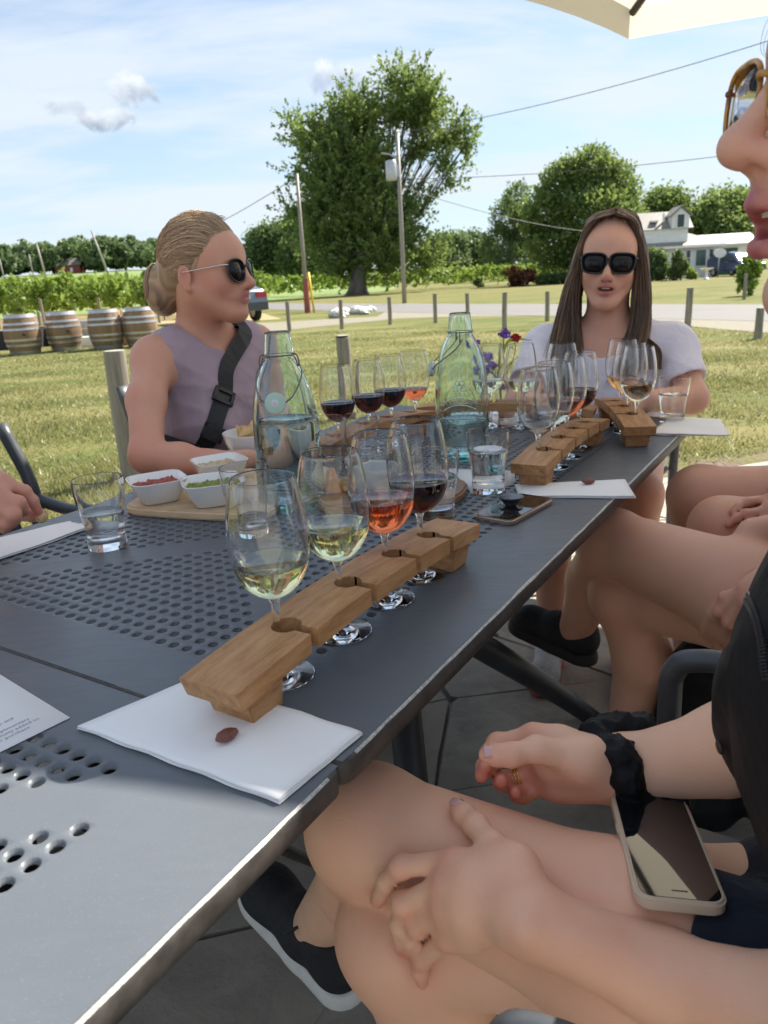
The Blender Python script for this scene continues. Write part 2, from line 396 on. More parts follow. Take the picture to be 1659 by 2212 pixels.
# grass blades: dense close up, thinning out
def grass():
    n = 260000
    y = 3.2+rng.random(n)**1.9*15; x = (rng.random(n)*2-1)*(0.62*y+0.5)
    keep = (y > 3.66+0.2*x+rng.normal(0, .06, n)+0.02); bare = (x > 0.5) & (y < 3.66+0.2*x+0.15+0.35*rng.random(n)); keep &= ~bare
    # clumps
    cl = np.sin(x*2.1+1.3*np.sin(y*1.1))*np.cos(y*2.7+np.sin(x*1.7)); keep &= rng.random(n) < np.clip(0.62+0.5*cl, 0.12, 1)
    vp_ = np.array([gnd(*q)[:2] for q in VERGE]); ins = np.zeros(n, bool); j = len(vp_)-1
    for i in range(len(vp_)):
        (xi, yi), (xj, yj) = vp_[i], vp_[j]; ins ^= ((yi > y) != (yj > y)) & (x < (xj-xi)*(y-yi)/(yj-yi+1e-9)+xi); j = i
    keep &= ~ins & ~((x > 2) & (y > 15.5))
    x, y = x[keep], y[keep]; n = len(x); cl = cl[keep]
    h = (0.014+0.026*rng.random(n))*(1+0.45*np.clip(cl, 0, 1))*np.clip(1.25-y*0.03, .6, 1.2); w = 0.0022+0.0022*rng.random(n)+y*0.00045
    a = rng.random(n)*6.283; lx, ly = rng.normal(0, .022, n), rng.normal(0, .022, n)
    b = np.stack([x, y, np.zeros(n)], 1); d = np.stack([np.cos(a), np.sin(a), np.zeros(n)], 1)*w[:, None]
    tip = b+np.stack([lx, ly, h], 1)
    V = np.concatenate([b-d, b+d, tip]); i = np.arange(n); F = np.stack([i, i+n, i+2*n], 1)
    o = fast('grass', V, F, M['blade']); tag(o, kind='stuff')
    at = o.data.attributes.new('lv', 'FLOAT', 'POINT'); lv = np.clip(rng.random(n)*0.9+np.where(rng.random(n) < 0.42, 0.85, 0)-0.35*np.clip(cl, 0, 1), 0, 1.8)
    at.data.foreach_set('value', np.tile(lv, 3).astype(np.float32))
grass()

# ------------------------------------------------------------------ plants
def leaf_mesh(name, pts, size, m, parent=None, up=0.0, dirs=None, elong=1.6, lv=None):
    """one small quad per point; optional shoot directions"""
    pts = np.asarray(pts, np.float32); n = len(pts)
    size = size*(0.6+0.8*rng.random(n))
    a = rng.normal(size=(n, 3)); 
    if dirs is not None: a = dirs*1.1+a*0.55
    a[:, 2] += up; a /= np.linalg.norm(a, axis=1)[:, None]
    b = np.cross(a, rng.normal(size=(n, 3))); b /= np.linalg.norm(b, axis=1)[:, None]+1e-9
    A = a*size[:, None]*elong/2; B = b*size[:, None]/2
    V = np.concatenate([pts-A, pts+B*1.0, pts+A, pts-B*1.0]); i = np.arange(n)
    o = fast(name, V, np.stack([i, i+n, i+2*n, i+3*n], 1), m, parent)
    at = o.data.attributes.new('lv', 'FLOAT', 'POINT'); lv = rng.random(n)*0.5 if lv is None else lv
    at.data.foreach_set('value', np.tile(lv, 4).astype(np.float32)); return o
def crown_points(lobes, n, clump=9, spread=0.3, shoot=0.0, shell=0.55, outw=None):
    """leaf positions: clumps spread through ellipsoid lobes; shoot>0 draws each clump out into a twig"""
    vol = np.array([l[3]*l[4]*l[5] for l in lobes])**0.72; vol /= vol.sum(); P = []; D = []
    for l, v in zip(lobes, vol):
        k = max(1, int(n*v/clump)); d = rng.normal(size=(k, 3)); d /= np.linalg.norm(d, axis=1)[:, None]
        r = shell+(1-shell)*rng.random(k)**0.7; r *= 0.86+0.28*rng.random(k)
        c = np.array(l[:3])+d*r[:, None]*np.array(l[3:6])
        dd = d.copy(); dd[:, 2] += 0.5; dd += rng.normal(0, .35, (k, 3)); dd /= np.linalg.norm(dd, axis=1)[:, None]
        t = rng.random((k, clump, 1))
        p = c[:, None, :]+dd[:, None, :]*(t-0.3)*shoot+rng.normal(0, spread, (k, clump, 3))*(1-0.55*t if shoot else 1)
        P.append(p.reshape(-1, 3)); D.append(np.repeat(dd, clump, 0))
    return np.concatenate(P), np.concatenate(D)
def limbs(base, lobes, r0, trunk_h, lean=(0, 0), bend=0.15):
    Vs, Fs, off = [], [], 0
    top = np.array([lean[0], lean[1], trunk_h])
    def add(p, r):
        nonlocal off
        v, f = tube_arrays(p, r, 8, False); Vs.append(v); Fs.extend([tuple(i+off for i in q) for q in f]); off += len(v)
    tp = spline([(0, 0, -0.2), (lean[0]*.2, lean[1]*.2, trunk_h*.4), top], 6)
    fl = np.linspace(0, 1, len(tp)); add(tp, r0*(1-0.3*fl)*(1+0.9*np.exp(-fl*9)))
    for l in lobes:
        if max(l[3:6]) < 1.1 and len(lobes) > 20: continue
        c = np.array(l[:3]); mid = (top+c)/2+np.array([0, 0, -0.1*np.linalg.norm(c-top)])+rng.normal(0, bend, 3)
        rr = r0*min(0.55, 0.25+0.06*max(l[3:6]))*(0.55 if len(lobes) > 20 else 1)
        add(spline([top*0.92, mid, c, c+(c-mid)*0.12], 5), np.linspace(rr, rr*0.15, 16))
        for _ in range(4):
            d = unit(rng.normal(size=3)+np.array([0, 0, .3])); e = c+d*np.array(l[3:6])*0.85
            add(spline([mid, (mid+e)/2+np.array([0, 0, .15]), e], 4), np.linspace(rr*.45, rr*.06, 9))
    return np.concatenate(Vs), Fs
def tree(name, label, cat, base, lobes, nleaf, lsize, lm, r0, trunk_h, lean=(0, 0), shoot=0.0, spread=0.3, clump=9, group=None, shell=0.5, up=0.0, extra=None):
    t = thing(name, label, cat, base, 0, group)
    v, f = limbs(base, lobes, r0, trunk_h, lean); ob('trunk', v, f, M['bark'], t, True)
    p, d = crown_points(lobes, nleaf, clump, spread, shoot, shell)
    ok = p[:, 2] > 0.12; p, d = p[ok], d[ok]
    leaf_mesh('crown', p, lsize, lm, t, up, d if shoot else None)
    return t
def lobes_px(base, depth, L):
    """lobes given in the photograph (centre, half sizes) around a trunk base at a known distance"""
    s = depth/CF; o = []
    for (x, y, rx, ry) in L:
        c = dep(x, y, depth)-np.array(base); o.append((c[0], c[1]+rng.normal(0, rx*s*0.25), c[2], rx*s, max(rx, ry)*s*0.8, ry*s))
    return o
# the tall two-headed tree beyond the road
b0 = gnd(772, 638); b0 = b0*np.array([1, 1, 0]); d0 = float((b0-CAM)@_f)
MT = [(680, 420, 100, 95), (560, 560, 130, 100), (740, 560, 115, 125), (430, 600, 110, 80), (640, 740, 160, 130), (480, 800, 100, 110), (780, 760, 95, 130), (560, 950, 140, 115), (720, 960, 150, 125), (480, 1150, 120, 120), (680, 1180, 180, 145), (860, 1100, 150, 120), (1030, 980, 90, 80), (900, 1270, 170, 105), (1100, 1290, 95, 85), (600, 1330, 110, 85), (300, 810, 45, 26), (320, 1010, 65, 45), (340, 510, 55, 50), (680, 335, 50, 38),
    (920, 260, 85, 66), (1050, 245, 46, 55), (1000, 360, 140, 85), (1120, 380, 85, 85), (940, 450, 80, 62), (1060, 470, 100, 62), (1130, 600, 100, 42), (1260, 560, 85, 60), (1335, 620, 42, 80), (1030, 660, 80, 48), (1200, 740, 60, 48), (1255, 850, 50, 45), (1150, 430, 60, 60)]
big = lobes_px(b0, d0, [(x*.3646+518, y*.3646+86, rx*.3646, ry*.3646) for x, y, rx, ry in MT])
tree('maple_tree', 'tallest tree, broad two-headed crown with shaggy spiky shoots behind the grey utility poles', 'tree', b0, big, 78000, 0.17, M['leaf_maple'], 0.75, 3.6, (0.9, 0.2), 2.5, 0.18, 34)
b1 = gnd(1232, 611)*np.array([1, 1, 0]); d1 = float((b1-CAM)@_f)
l1 = lobes_px(b1, d1, [(1265, 375, 62, 50), (1215, 410, 55, 50), (1320, 410, 58, 60), (1180, 465, 55, 50), (1270, 470, 80, 60), (1345, 470, 50, 55), (1200, 530, 62, 45), (1330, 545, 62, 45), (1265, 545, 70, 40), (1370, 520, 32, 45)])
tree('broadleaf_tree', 'full rounded green tree on the lawn behind the woman in the white shirt', 'tree', b1, l1, 42000, 0.19, M['leaf_maple'], 0.26, 2.2, (0.1, 0), 0.6, 0.30, 10)
b2 = gnd(1100, 606)*np.array([1, 1, 0]); d2 = float((b2-CAM)@_f)
l2 = lobes_px(b2, d2, [(1118, 430, 28, 38), (1105, 475, 48, 45), (1085, 530, 48, 42), (1135, 500, 45, 55), (1110, 560, 62, 32)])
tree('broadleaf_tree', 'dark slender tree at the left shoulder of the rounded lawn tree', 'tree', b2, l2, 18000, 0.21, M['leaf_dark'], 0.22, 1.8, (0, 0), 0.7, 0.3, 10)
# trees of the middle distance, each with a look of its own
for nm, lab, x, yb, D, L, k, mm in (
    ('background_tree', 'broad tree in the row right behind the dark-haired profile of the seated woman in mauve', 590, 600, 125, [(570, 520, 40, 32), (605, 540, 45, 50), (560, 560, 40, 38), (620, 500, 25, 24)], 6000, 'leaf_dark'),
    ('background_tree', 'dense dark tree between the wooden pole with the red base and the tallest tree', 655, 600, 120, [(650, 470, 28, 24), (665, 520, 40, 42), (640, 560, 40, 38), (690, 570, 35, 30)], 5000, 'leaf_dark'),
    ('background_tree', 'low dark tree in the gap just right of the grey utility pole', 955, 592, 135, [(955, 525, 32, 22), (985, 530, 30, 26), (960, 560, 50, 30)], 4000, 'leaf_wood'),
    ('background_tree', 'low hazy tree beside the slender dark tree, over the far vines', 1030, 590, 140, [(1015, 525, 30, 22), (1040, 545, 38, 30), (1000, 565, 40, 26)], 4000, 'leaf_wood'),
    ('background_tree', 'tall pale green tree above the white house roof, left one of the pair', 1440, 566, 88, [(1440, 440, 45, 28), (1410, 455, 30, 26), (1465, 480, 45, 40), (1440, 520, 50, 40)], 6000, 'leaf_maple'),
    ('background_tree', 'wide green tree behind the white garage, nearest the face on the right', 1570, 560, 86, [(1570, 445, 60, 32), (1530, 470, 42, 34), (1615, 450, 45, 40), (1570, 500, 75, 36), (1640, 500, 40, 40), (1690, 470, 45, 55)], 9000, 'leaf_maple')):
    b = dep(x, yb, D); b[2] = terrain(b[0], b[1])
    tree(nm, lab, 'tree', b, lobes_px(b, D, L), k*2, 0.36 if D > 100 else 0.27, M[mm], 0.25, 2.0, (0, 0), 0, 0.5, 12, 'trees of the middle distance')
def shrub(name, label, cat, base, r, h, n, ls, m, cone=0.0, group=None):
    t = thing(name, label, cat, base, 0, group)
    L = [(rng.normal(0, r*.25), rng.normal(0, r*.25), h*f, r*(1-cone*f)*0.75, r*(1-cone*f)*0.75, h*0.28) for f in (0.28, 0.5, 0.72)]
    p, d = crown_points(L, n, 7, r*0.10, 0, 0.45); p = p[p[:, 2] > 0.03]
    leaf_mesh('foliage', p, ls, m, t); v, f = limbs(base, L[:2], r*0.06, h*0.2); ob('stem', v, f, M['bark'], t, True); return t
def at_depth(x, D):
    p = dep(x, 600, D); p[2] = terrain(p[0], p[1]); return p
shrub('shrub', 'reddish brown leaved shrub standing on the lawn left of the rounded tree', 'shrub', at_depth(1112, 60), 0.9, 1.5, 1600, 0.16, M['leaf_red'])
shrub('shrub', 'darker red shrub touching the reddish brown one on its right', 'shrub', at_depth(1140, 61), 0.8, 1.3, 1400, 0.16, M['leaf_red'])
shrub('shrub', 'long dark low shrub bed under the rounded tree', 'shrub', at_depth(1185, 62), 1.6, 0.8, 1800, 0.16, M['leaf_dark'])
shrub('shrub', 'large dark shrub against the white house wall, next to the long brown hair', 'shrub', at_depth(1418, 53), 1.15, 2.2, 3200, 0.15, M['leaf_dark'])
shrub('shrub', 'rounded cone shaped evergreen shrub in front of the white house', 'shrub', at_depth(1460, 51), 0.72, 1.95, 2600, 0.13, M['leaf_dark'], 0.5)
shrub('shrub', 'small pale feathery shrub at the foot of the house under its triple window', 'shrub', at_depth(1494, 51), 0.45, 0.75, 1000, 0.12, M['leaf_vine'])
shrub('shrub', 'small round shrub alone on the far lawn before the vines', 'shrub', at_depth(1032, 66), 0.55, 0.8, 500, 0.14, M['leaf_dark'])
yt = dep(1625, 600, 24); yt[2] = 0
shrub('young_tree', 'young leafy sapling tied to a stake beyond the road by the chin', 'tree', yt, 0.42, 1.35, 900, 0.11, M['leaf_vine'])
# the wooded hillside on the left: far off, one mass
def wood():
    P = []
    for k in range(430):
        a = rng.uniform(-0.80, -0.085); D = rng.uniform(255, 330) if a < -0.2 else rng.uniform(180, 250)
        x, y = a*D, D; z = terrain(x, y); h = rng.uniform(7, 11.5) if D > 250 else rng.uniform(6, 9)
        for _ in range(5):
            c = np.array([x+rng.normal(0, 1.8), y+rng.normal(0, 1.5), z+h*rng.uniform(.3, .86)]); r = rng.uniform(1.6, 3.0)
            d = rng.normal(size=(55, 3)); d /= np.linalg.norm(d, axis=1)[:, None]; P.append(c+d*r*np.array([1, 1, .8]))
    leaf_mesh('wood', np.concatenate(P), 1.3, M['leaf_wood'], None, 0, None, 1.2)
    bpy.data.objects['wood']['kind'] = 'stuff'
wood()
def vine_arr(w=0.55, h0=0.62, h1=1.85, n=260, s=0.05):
    k = n//10; c = np.stack([rng.normal(0, w*.42, k), rng.normal(0, .2, k), h0+(h1-h0)*rng.random(k)**0.8], 1)
    p = (c[:, None]+rng.normal(0, .12, (k, 10, 3))).reshape(-1, 3); return p
proto = []
for q in range(3):
    t = thing('grapevine', '-', 'vine', (0, 0, 0)); leaf_mesh('foliage', vine_arr(), 0.17, M['leaf_vine'], t)
    tube('trunk', spline([(0, 0, -.05), (.03, .02, .4), (-.02, 0, .8)], 4), 0.03, M['bark'], t, 6); proto.append(t)
vl = 'leafy green grapevine in the front rows of the vineyard behind the barrels'
gvine = 'grapevines in the front rows behind the barrels'; first = set()
for row, yy in enumerate((33.0, 35.6)):
    for i in range(22):
        x = -26.5+i*1.05+row*0.4+rng.normal(0, .1)
        if x > -0.118*yy-0.6: continue
        k = int(rng.integers(3)); loc = (x, yy+rng.normal(0, .1)+0.06*(x+15)*0, 0)
        if k not in first: o = proto[k]; first.add(k); o.location = loc
        else: o = dup(proto[k], loc, rng.uniform(-.4, .4)+(math.pi if rng.random() < .5 else 0))
        o['label'] = vl; o['group'] = gvine; sc = rng.uniform(.9, 1.12); o.scale = (1, 1, sc)
P = [vine_arr(n=150)+np.array([x, y+rng.normal(0, .1), 0]) for y in np.arange(38.2, 50, 2.6) for x in np.arange(-40, -0.16*y, 1.05)]
P += [vine_arr(0.7, 0.5, 1.75, 110)*np.array([1.2, 1, 1])+np.array([x, y, terrain(x, y)]) for y in (70, 73, 76, 80) for x in np.arange(-0.17*y, 0.26*y, 1.3)]
tag(leaf_mesh('vineyard', np.concatenate(P), 0.21, M['leaf_vine']), kind='stuff')
# ------------------------------------------------------------------ plain materials for the far things
M['white_wall'] = mat('white_painted_siding', var(c3(0.74, 0.75, 0.76), 0.06, 3))
M['roof'] = mat('grey_shingles', var(c3(0.20, 0.185, 0.165), 0.3, 6))
M['trim'] = mat('white_trim', col=c3(0.8), rough=0.5)
M['pane'] = mat('window_glass', col=c3(0.02, 0.04, 0.05), rough=0.08)
M['blind'] = mat('green_blind', col=c3(0.06, 0.13, 0.125), rough=0.3)
M['garage_green'] = mat('green_garage_door', col=c3(0.02, 0.075, 0.045), rough=0.5)
M['barn_red'] = mat('red_barn_boards', var(c3(0.22, 0.035, 0.035), 0.2, 2))
M['metal_roof'] = mat('white_metal_roof', col=c3(0.72, 0.73, 0.75), rough=0.4)
M['tyre'] = mat('tyre_rubber', col=c3(0.02), rough=0.8)
M['rim'] = mat('wheel_rim', col=c3(0.5), rough=0.3, Metallic=1.0)
M['galv'] = mat('galvanised_steel', var(c3(0.48, 0.49, 0.50), 0.15, 12), rough=0.4, Metallic=0.7)
M['white_paint'] = mat('white_paint', col=c3(0.78), rough=0.4)
M['wire'] = mat('power_wire', col=c3(0.08), rough=0.6)

# ------------------------------------------------------------------ white house on the right
D = 58.0; HS = D/CF
hb = dep(1470, 600, D); hb[2] = 0
def hx(px): return (px-1470)*HS
def hz(py): return (598-py)*HS+0.03*0       # heights above the lawn from the photograph
h = thing('house', 'white house with a grey roof, a gabled dormer and a triple window behind the shrubs', 'house', hb, R(-6))
def bx(name, c, s, m, parent, **k):
    bm = bmesh.new(); box(bm, c, s); return bmo(name, bm, m, parent, **k)
wl = bx('wall', (hx(1455), 2.6, 1.17), (6.6, 5.2, 2.34), M['white_wall'], h)
def prism(name, pts2, y0, y1, m, parent, axis='y'):
    """extrude an outline (x, z) from y0 to y1"""
    n = len(pts2); V = [(x, y0, z) for x, z in pts2]+[(x, y1, z) for x, z in pts2]
    F = [tuple(range(n)), tuple(range(2*n-1, n-1, -1))]+[(i, i+n, (i+1) % n+n, (i+1) % n) for i in range(n)]
    return ob(name, V, F, m, parent)
ez = 2.36
V = [(hx(1352), -.45, ez), (hx(1557), -.45, ez), (hx(1557), 5.6, ez), (hx(1352), 5.6, ez), (hx(1352)+1.5, 2.4, 3.55), (hx(1480), 2.4, 3.55)]
ob('roof', V+[(x, y, z-.14) for x, y, z in V[:4]], [(0, 1, 5, 4), (1, 2, 5), (2, 3, 4, 5), (3, 0, 4), (6, 7, 1, 0), (7, 8, 2, 1), (9, 8, 7, 6)], M['roof'], h)
bx('fascia', (hx(1455), -.47, ez-.09), (7.35, .05, .17), M['trim'], h)
bx('upper_wall', (hx(1430), 1.25, 3.2), (hx(1482)-hx(1378), 1.9, 1.05), M['white_wall'], h)
rf = prism('upper_roof', [(0.15, 3.66), (2.2, 5.0), (4.4, 3.66)], hx(1365), hx(1492), M['roof'], h)
rf.data.transform(Matrix(((0, 1, 0, 0), (1, 0, 0, 0), (0, 0, 1, 0), (0, 0, 0, 1)))); rf.data.flip_normals()
dm = prism('dormer', [(hx(1446), 3.66), (hx(1446), 4.55), (hx(1464), 5.12), (hx(1482), 4.55), (hx(1482), 3.66)], 0.12, 2.4, M['white_wall'], h)
prism('dormer_roof', [(hx(1442), 4.50), (hx(1464), 5.16), (hx(1487), 4.50), (hx(1487), 4.60), (hx(1464), 5.28), (hx(1442), 4.60)], -0.05, 2.5, M['roof'], h)
w = bx('window', (hx(1464), 0.10, 4.18), (0.62, 0.08, 1.05), M['trim'], dm); bx('pane', (hx(1464), 0.05, 4.18), (0.48, 0.04, 0.9), M['pane'], w)
for px, wd, mm in ((1483, .26, 'pane'), (1509, .72, 'blind'), (1530, .26, 'pane')):
    w = bx('window', (hx(px), -.03, 1.42), (wd+.14, .08, 1.30), M['trim'], wl); bx('pane', (hx(px), -.08, 1.42), (wd, .04, 1.14), M[mm], w)
    if mm == 'pane': bx('glazing_bar', (hx(px), -.105, 1.42), (wd, .02, .05), M['trim'], w)
ch = bx('skylight', (hx(1415), 0.95, 4.28), (.55, .5, .12), M['trim'], h); ch.rotation_euler = (0, 0, 0)
bx('vent_pipe', (hx(1434), 0.9, 4.5), (.14, .14, .62), M['trim'], h)
g = thing('garage', 'long low white garage with a white roof and a dark green door beside the house', 'garage', (hb[0]+hx(1600), hb[1]+4, 0), R(-6))
bx('wall', (0, 2, 1.2), (5.6, 4, 2.4), M['white_wall'], g)
rr = prism('roof', [(-.5, 2.3), (2, 3.1), (4.5, 2.3), (4.5, 2.42), (2, 3.24), (-.5, 2.42)], -3.0, 3.0, M['metal_roof'], g); rr.data.transform(Matrix(((0, 1, 0, 0), (1, 0, 0, 0), (0, 0, 1, 0), (0, 0, 0, 1))))
bx('door', (0.1, -.03, 1.05), (2.6, .08, 2.05), M['garage_green'], g); bx('window', (-1.95, -.03, 1.5), (.7, .08, .7), M['blind'], g)
bp = dep(1551, 590, 55); bp[2] = 0
bk = thing('basketball_hoop', 'white rounded backboard on a pole between house and garage', 'backboard', bp)
tube('pole', [(0, 0, 0), (0, 0, 1.7)], 0.05, M['galv'], bk, 8)
lathe('backboard', [(0.001, 0), (.72, 0), (.72, .05), (.001, .05)], M['white_paint'], bk, 20).matrix_local = Matrix.Translation((0, -.08, 1.65)) @ Matrix.Rotation(R(90), 4, 'X') @ Matrix.Diagonal((.62, .45, 1, 1))
bb = dep(1525, 604, 49); bb[2] = 0
q = thing('birdbath', 'white stone birdbath on the lawn in front of the house', 'birdbath', bb)
lathe('pedestal', [(.001, 0), (.2, 0), (.2, .06), (.09, .12), (.07, .45), (.12, .55), (.001, .55)], M['white_paint'], q, 16); lathe('basin', [(.001, .55), (.12, .55), (.42, .68), (.42, .72), (.3, .66), (.001, .6)], M['white_paint'], q, 20)
bl = dep(150, 603, 250); bl[2] = terrain(bl[0], bl[1])-.2
b = thing('barn', 'small dark red barn with a grey roof below the wooded hillside', 'barn', bl, R(4))
bx('wall', (0, 3, 1.5), (8, 6, 3.0), M['barn_red'], b)
rr = prism('roof', [(-.4, 2.9), (3, 5.2), (6.4, 2.9)], -4.4, 4.4, M['roof'], b); rr.data.transform(Matrix(((0, 1, 0, 0), (1, 0, 0, 0), (0, 0, 1, 0), (0, 0, 0, 1)))); rr.data.flip_normals()
bx('window', (-1.6, -.05, 1.4), (.8, .1, 1.3), M['trim'], b); bx('window', (1.2, -.05, 1.4), (.8, .1, 1.3), M['trim'], b)

# ------------------------------------------------------------------ cars
def car(name, label, loc, rz, paint, mpv=False):
    t = thing(name, label, 'car', loc, rz)
    if mpv: prof = [(-2.1, .35), (-2.12, .75), (-2.05, 1.0), (-1.9, 1.62), (-.2, 1.68), (.55, 1.55), (1.35, 1.02), (2.0, .86), (2.12, .62), (2.1, .35)]
    else: prof = [(-2.3, .36), (-2.34, .72), (-2.22, 1.02), (-1.65, 1.10), (-.75, 1.44), (.25, 1.46), (1.05, 1.06), (1.95, .92), (2.28, .72), (2.3, .36)]
    bm = bmesh.new(); n = len(prof); L = []
    for s in (-1, 1):
        row = []
        for x, z in prof: row.append(bm.verts.new((x, s*(0.88 if z < 1.12 else 0.66), z)))
        L.append(row)
    bm.faces.new(L[0]); bm.faces.new(L[1][::-1])
    for i in range(n): bm.faces.new((L[0][i], L[1][i], L[1][(i+1) % n], L[0][(i+1) % n]))
    bmesh.ops.recalc_face_normals(bm, faces=bm.faces)
    bmo('body', bm, paint, t, True, 0.07, 3)
    def quad(nm, p, m, off=0.0):
        return ob(nm, p, [tuple(range(len(p)))], m, t)
    top = 1.44 if not mpv else 1.64
    # glass: proud of the body by a few millimetres, as slabs
    bm = bmesh.new()
    def slab(nm, a, b_, wa, wb, m):
        a, b_ = np.array(a), np.array(b_); d = unit(b_-a); nrm = np.array([-d[1], d[0]]); nrm = nrm if nrm[1] > 0 else -nrm
        P = []
        for (q, w_) in ((a+(b_-a)*.1, wa), (b_-(b_-a)*.08, wb)):
            for s in (-1, 1):
                for o_ in (-.03, .014): P.append((q[0]+nrm[0]*o_, s*w_, q[1]+nrm[1]*o_))
        F = [(0, 1, 3, 2), (4, 6, 7, 5), (1, 5, 7, 3), (0, 2, 6, 4), (0, 4, 5, 1), (2, 3, 7, 6)]
        o = ob(nm, P, F, m, t)
    if mpv:
        slab('rear_window', (-2.05, 1.0), (-1.9, 1.62), .78, .62, M['pane']); slab('windscreen', (1.35, 1.02), (.55, 1.55), .78, .62, M['pane'])
        side = [(-1.85, 1.08), (-1.75, 1.52), (-.2, 1.57), (.5, 1.46), (1.15, 1.05)]
    else:
        slab('rear_window', (-1.65, 1.10), (-.75, 1.44), .76, .60, M['pane']); slab('windscreen', (1.05, 1.06), (.25, 1.46), .76, .60, M['pane'])
        side = [(-1.45, 1.08), (-.8, 1.36), (.2, 1.38), (.85, 1.06)]
    for s in (-1, 1):
        P = [(x, s*(0.90-(z-1.04)*.52), z) for x, z in side]+[(x, s*(0.84-(z-1.04)*.52), z) for x, z in side]; k = len(side)
        ob('side_window', P, [tuple(range(k)), tuple(range(2*k-1, k-1, -1))]+[(i, i+k, (i+1) % k+k, (i+1) % k) for i in range(k)], M['pane'], t)
        bx('tail_light', (-2.30 if not mpv else -2.08, s*.66, .86 if not mpv else 1.05), (.10, .36, .16 if not mpv else .4), M['tail'], t)
        bx('headlight', (2.10 if not mpv else 1.98, s*.64, .74), (.22, .34, .13), M['lamp_glass'], t)
        for x in (-1.35, 1.38):
            w = lathe('wheel', [(.20, -.10), (.30, -.11), (.33, -.08), (.33, .08), (.30, .11), (.20, .10)], M['tyre'], t, 24)
            w.matrix_local = Matrix.Translation((x, s*.80, .33)) @ Matrix.Rotation(R(90), 4, 'X')
            lathe('rim', [(.001, -.085), (.12, -.09), (.205, -.10), (.205, .10), (.12, .09), (.001, .085)], M['rim'], w, 20)
    bx('rear_bumper', (-2.30 if not mpv else -2.1, 0, .50), (.14, 1.70, .24), M['bumper'], t)
    bx('number_plate', (-2.365 if not mpv else -2.13, 0, .80), (.03, .5, .13), M['plate'], t)
    return t
M['tail'] = mat('red_tail_light', col=c3(0.45, 0.02, 0.03), rough=0.2)
M['lamp_glass'] = mat('clear_headlight', col=c3(0.65, 0.68, 0.7), rough=0.1)
M['bumper'] = mat('dark_bumper', col=c3(0.06, 0.065, 0.07), rough=0.5)
M['plate'] = mat('number_plate', col=c3(0.35, 0.5, 0.68), rough=0.4)
M['grey_paint'] = mat('grey_car_paint', col=c3(0.16, 0.18, 0.21), rough=0.28, Metallic=0.5, Coat_Weight=0.6)
M['blue_paint'] = mat('blue_car_paint', col=c3(0.03, 0.05, 0.13), rough=0.25, Metallic=0.3, Coat_Weight=0.7)
cl = dep(515, 690, 24.5); cl[2] = 0
car('parked_car', 'grey saloon car seen from its rear corner behind the shoulder of the woman in mauve', (cl[0]-1.0, cl[1]+1.9, 0.01), R(122), M['grey_paint'])
cb = dep(1588, 600, 55); cb[2] = 0
car('parked_car', 'dark blue car parked beside the white house', (cb[0], cb[1], 0.01), R(-76), M['blue_paint'], True)

# ------------------------------------------------------------------ poles and wires
def upole(label, base, h, r, lean=(0, 0), cat='utility pole', m='pole'):
    t = thing('utility_pole', label, cat, base)
    tube('pole', [(0, 0, -.2), (lean[0]*.5, lean[1]*.5, h/2), (lean[0], lean[1], h)], [r*1.15, r, r*.8], M[m], t, 12); return t
A = gnd(874, 655); pa = upole('tall grey utility pole carrying a grey transformer in front of the tallest tree', A*np.array([1, 1, 0]), 7.3, 0.095)
dA = float((A-CAM)@_f)
tp = lathe('transformer', [(.001, 0), (.23, 0), (.25, .05), (.25, .75), (.2, .82), (.001, .82)], M['galv'], pa, 20); tp.location = (-.34, -.12, 5.35)
bm = bmesh.new(); box(bm, (-.16, -.06, 5.75), (.3, .05, .5)); bmo('bracket', bm, M['galv'], pa)
tube('lamp_arm', [(0, -.08, 6.2), (-.4, -.3, 6.4), (-.75, -.4, 6.45)], 0.03, M['galv'], pa, 6)
tube('insulator', [(0, 0, 7.28), (0, 0, 7.42)], 0.05, M['white_paint'], pa, 8)
B = gnd(665, 676); pb = upole('brown wooden pole with a red lower end left of the tallest tree', B*np.array([1, 1, 0]), 5.15, 0.075, m='oldwood')
M['red_base'] = mat('weathered_red_wrap', var(c3(0.27, 0.07, 0.035), 0.3, 8)); M['yellow'] = mat('yellow_plastic', col=c3(0.75, 0.52, 0.03), rough=0.4)
lathe('red_wrap', [(.125, 0), (.115, 1.3), (.105, 1.32), (.001, 1.32)], M['red_base'], pb, 16)
tube('guy_guard', [(.27, -.15, 0), (.21, -.1, .8), (.15, -.04, 1.55)], 0.045, M['yellow'], pb, 8)
for i, (lab, xb, yb, xt, yt_, D) in enumerate((('longest pale leaning pole on the hill left of the hair bun', 238, 603, 208, 500, 100), ('pale leaning pole second from the left above the vines', 100, 600, 88, 528, 105), ('thin pole between two others, half lost against the wooded hill', 73, 600, 69, 550, 130), ('short pale pole at the left edge above the vines', 9, 598, 4, 560, 110))):
    b_ = dep(xb, yb, D); t_ = dep(xt, yt_, D); z = terrain(b_[0], b_[1])
    upole(lab, (b_[0], b_[1], z), t_[2]-z, 0.13 if i < 2 else .09, (t_[0]-b_[0], 0))
def wire(lab, a, b, sag, r=0.012):
    a, b = np.array(a), np.array(b); s = np.linspace(0, 1, 24); p = a+(b-a)*s[:, None]; p[:, 2] -= sag*4*s*(1-s)
    tag(tube('power_line', p, r, M['wire'], None, 5), lab, 'wire', 'overhead wires')
Ap = A*np.array([1, 1, 0])
wire('overhead wire rising right from the top of the grey utility pole', Ap+np.array([0, 0, 7.3]), dep(1900, 10, 20), .35, .013)
wire('nearly level overhead wire from the grey pole to the face at the right', Ap+np.array([0, 0, 5.4]), dep(1900, 290, 24), .3, .012)
wire('overhead wire dropping from the grey pole to the white house', Ap+np.array([0, 0, 5.1]), hb+np.array([-2.3, -.2, 3.4]), .7, .018)
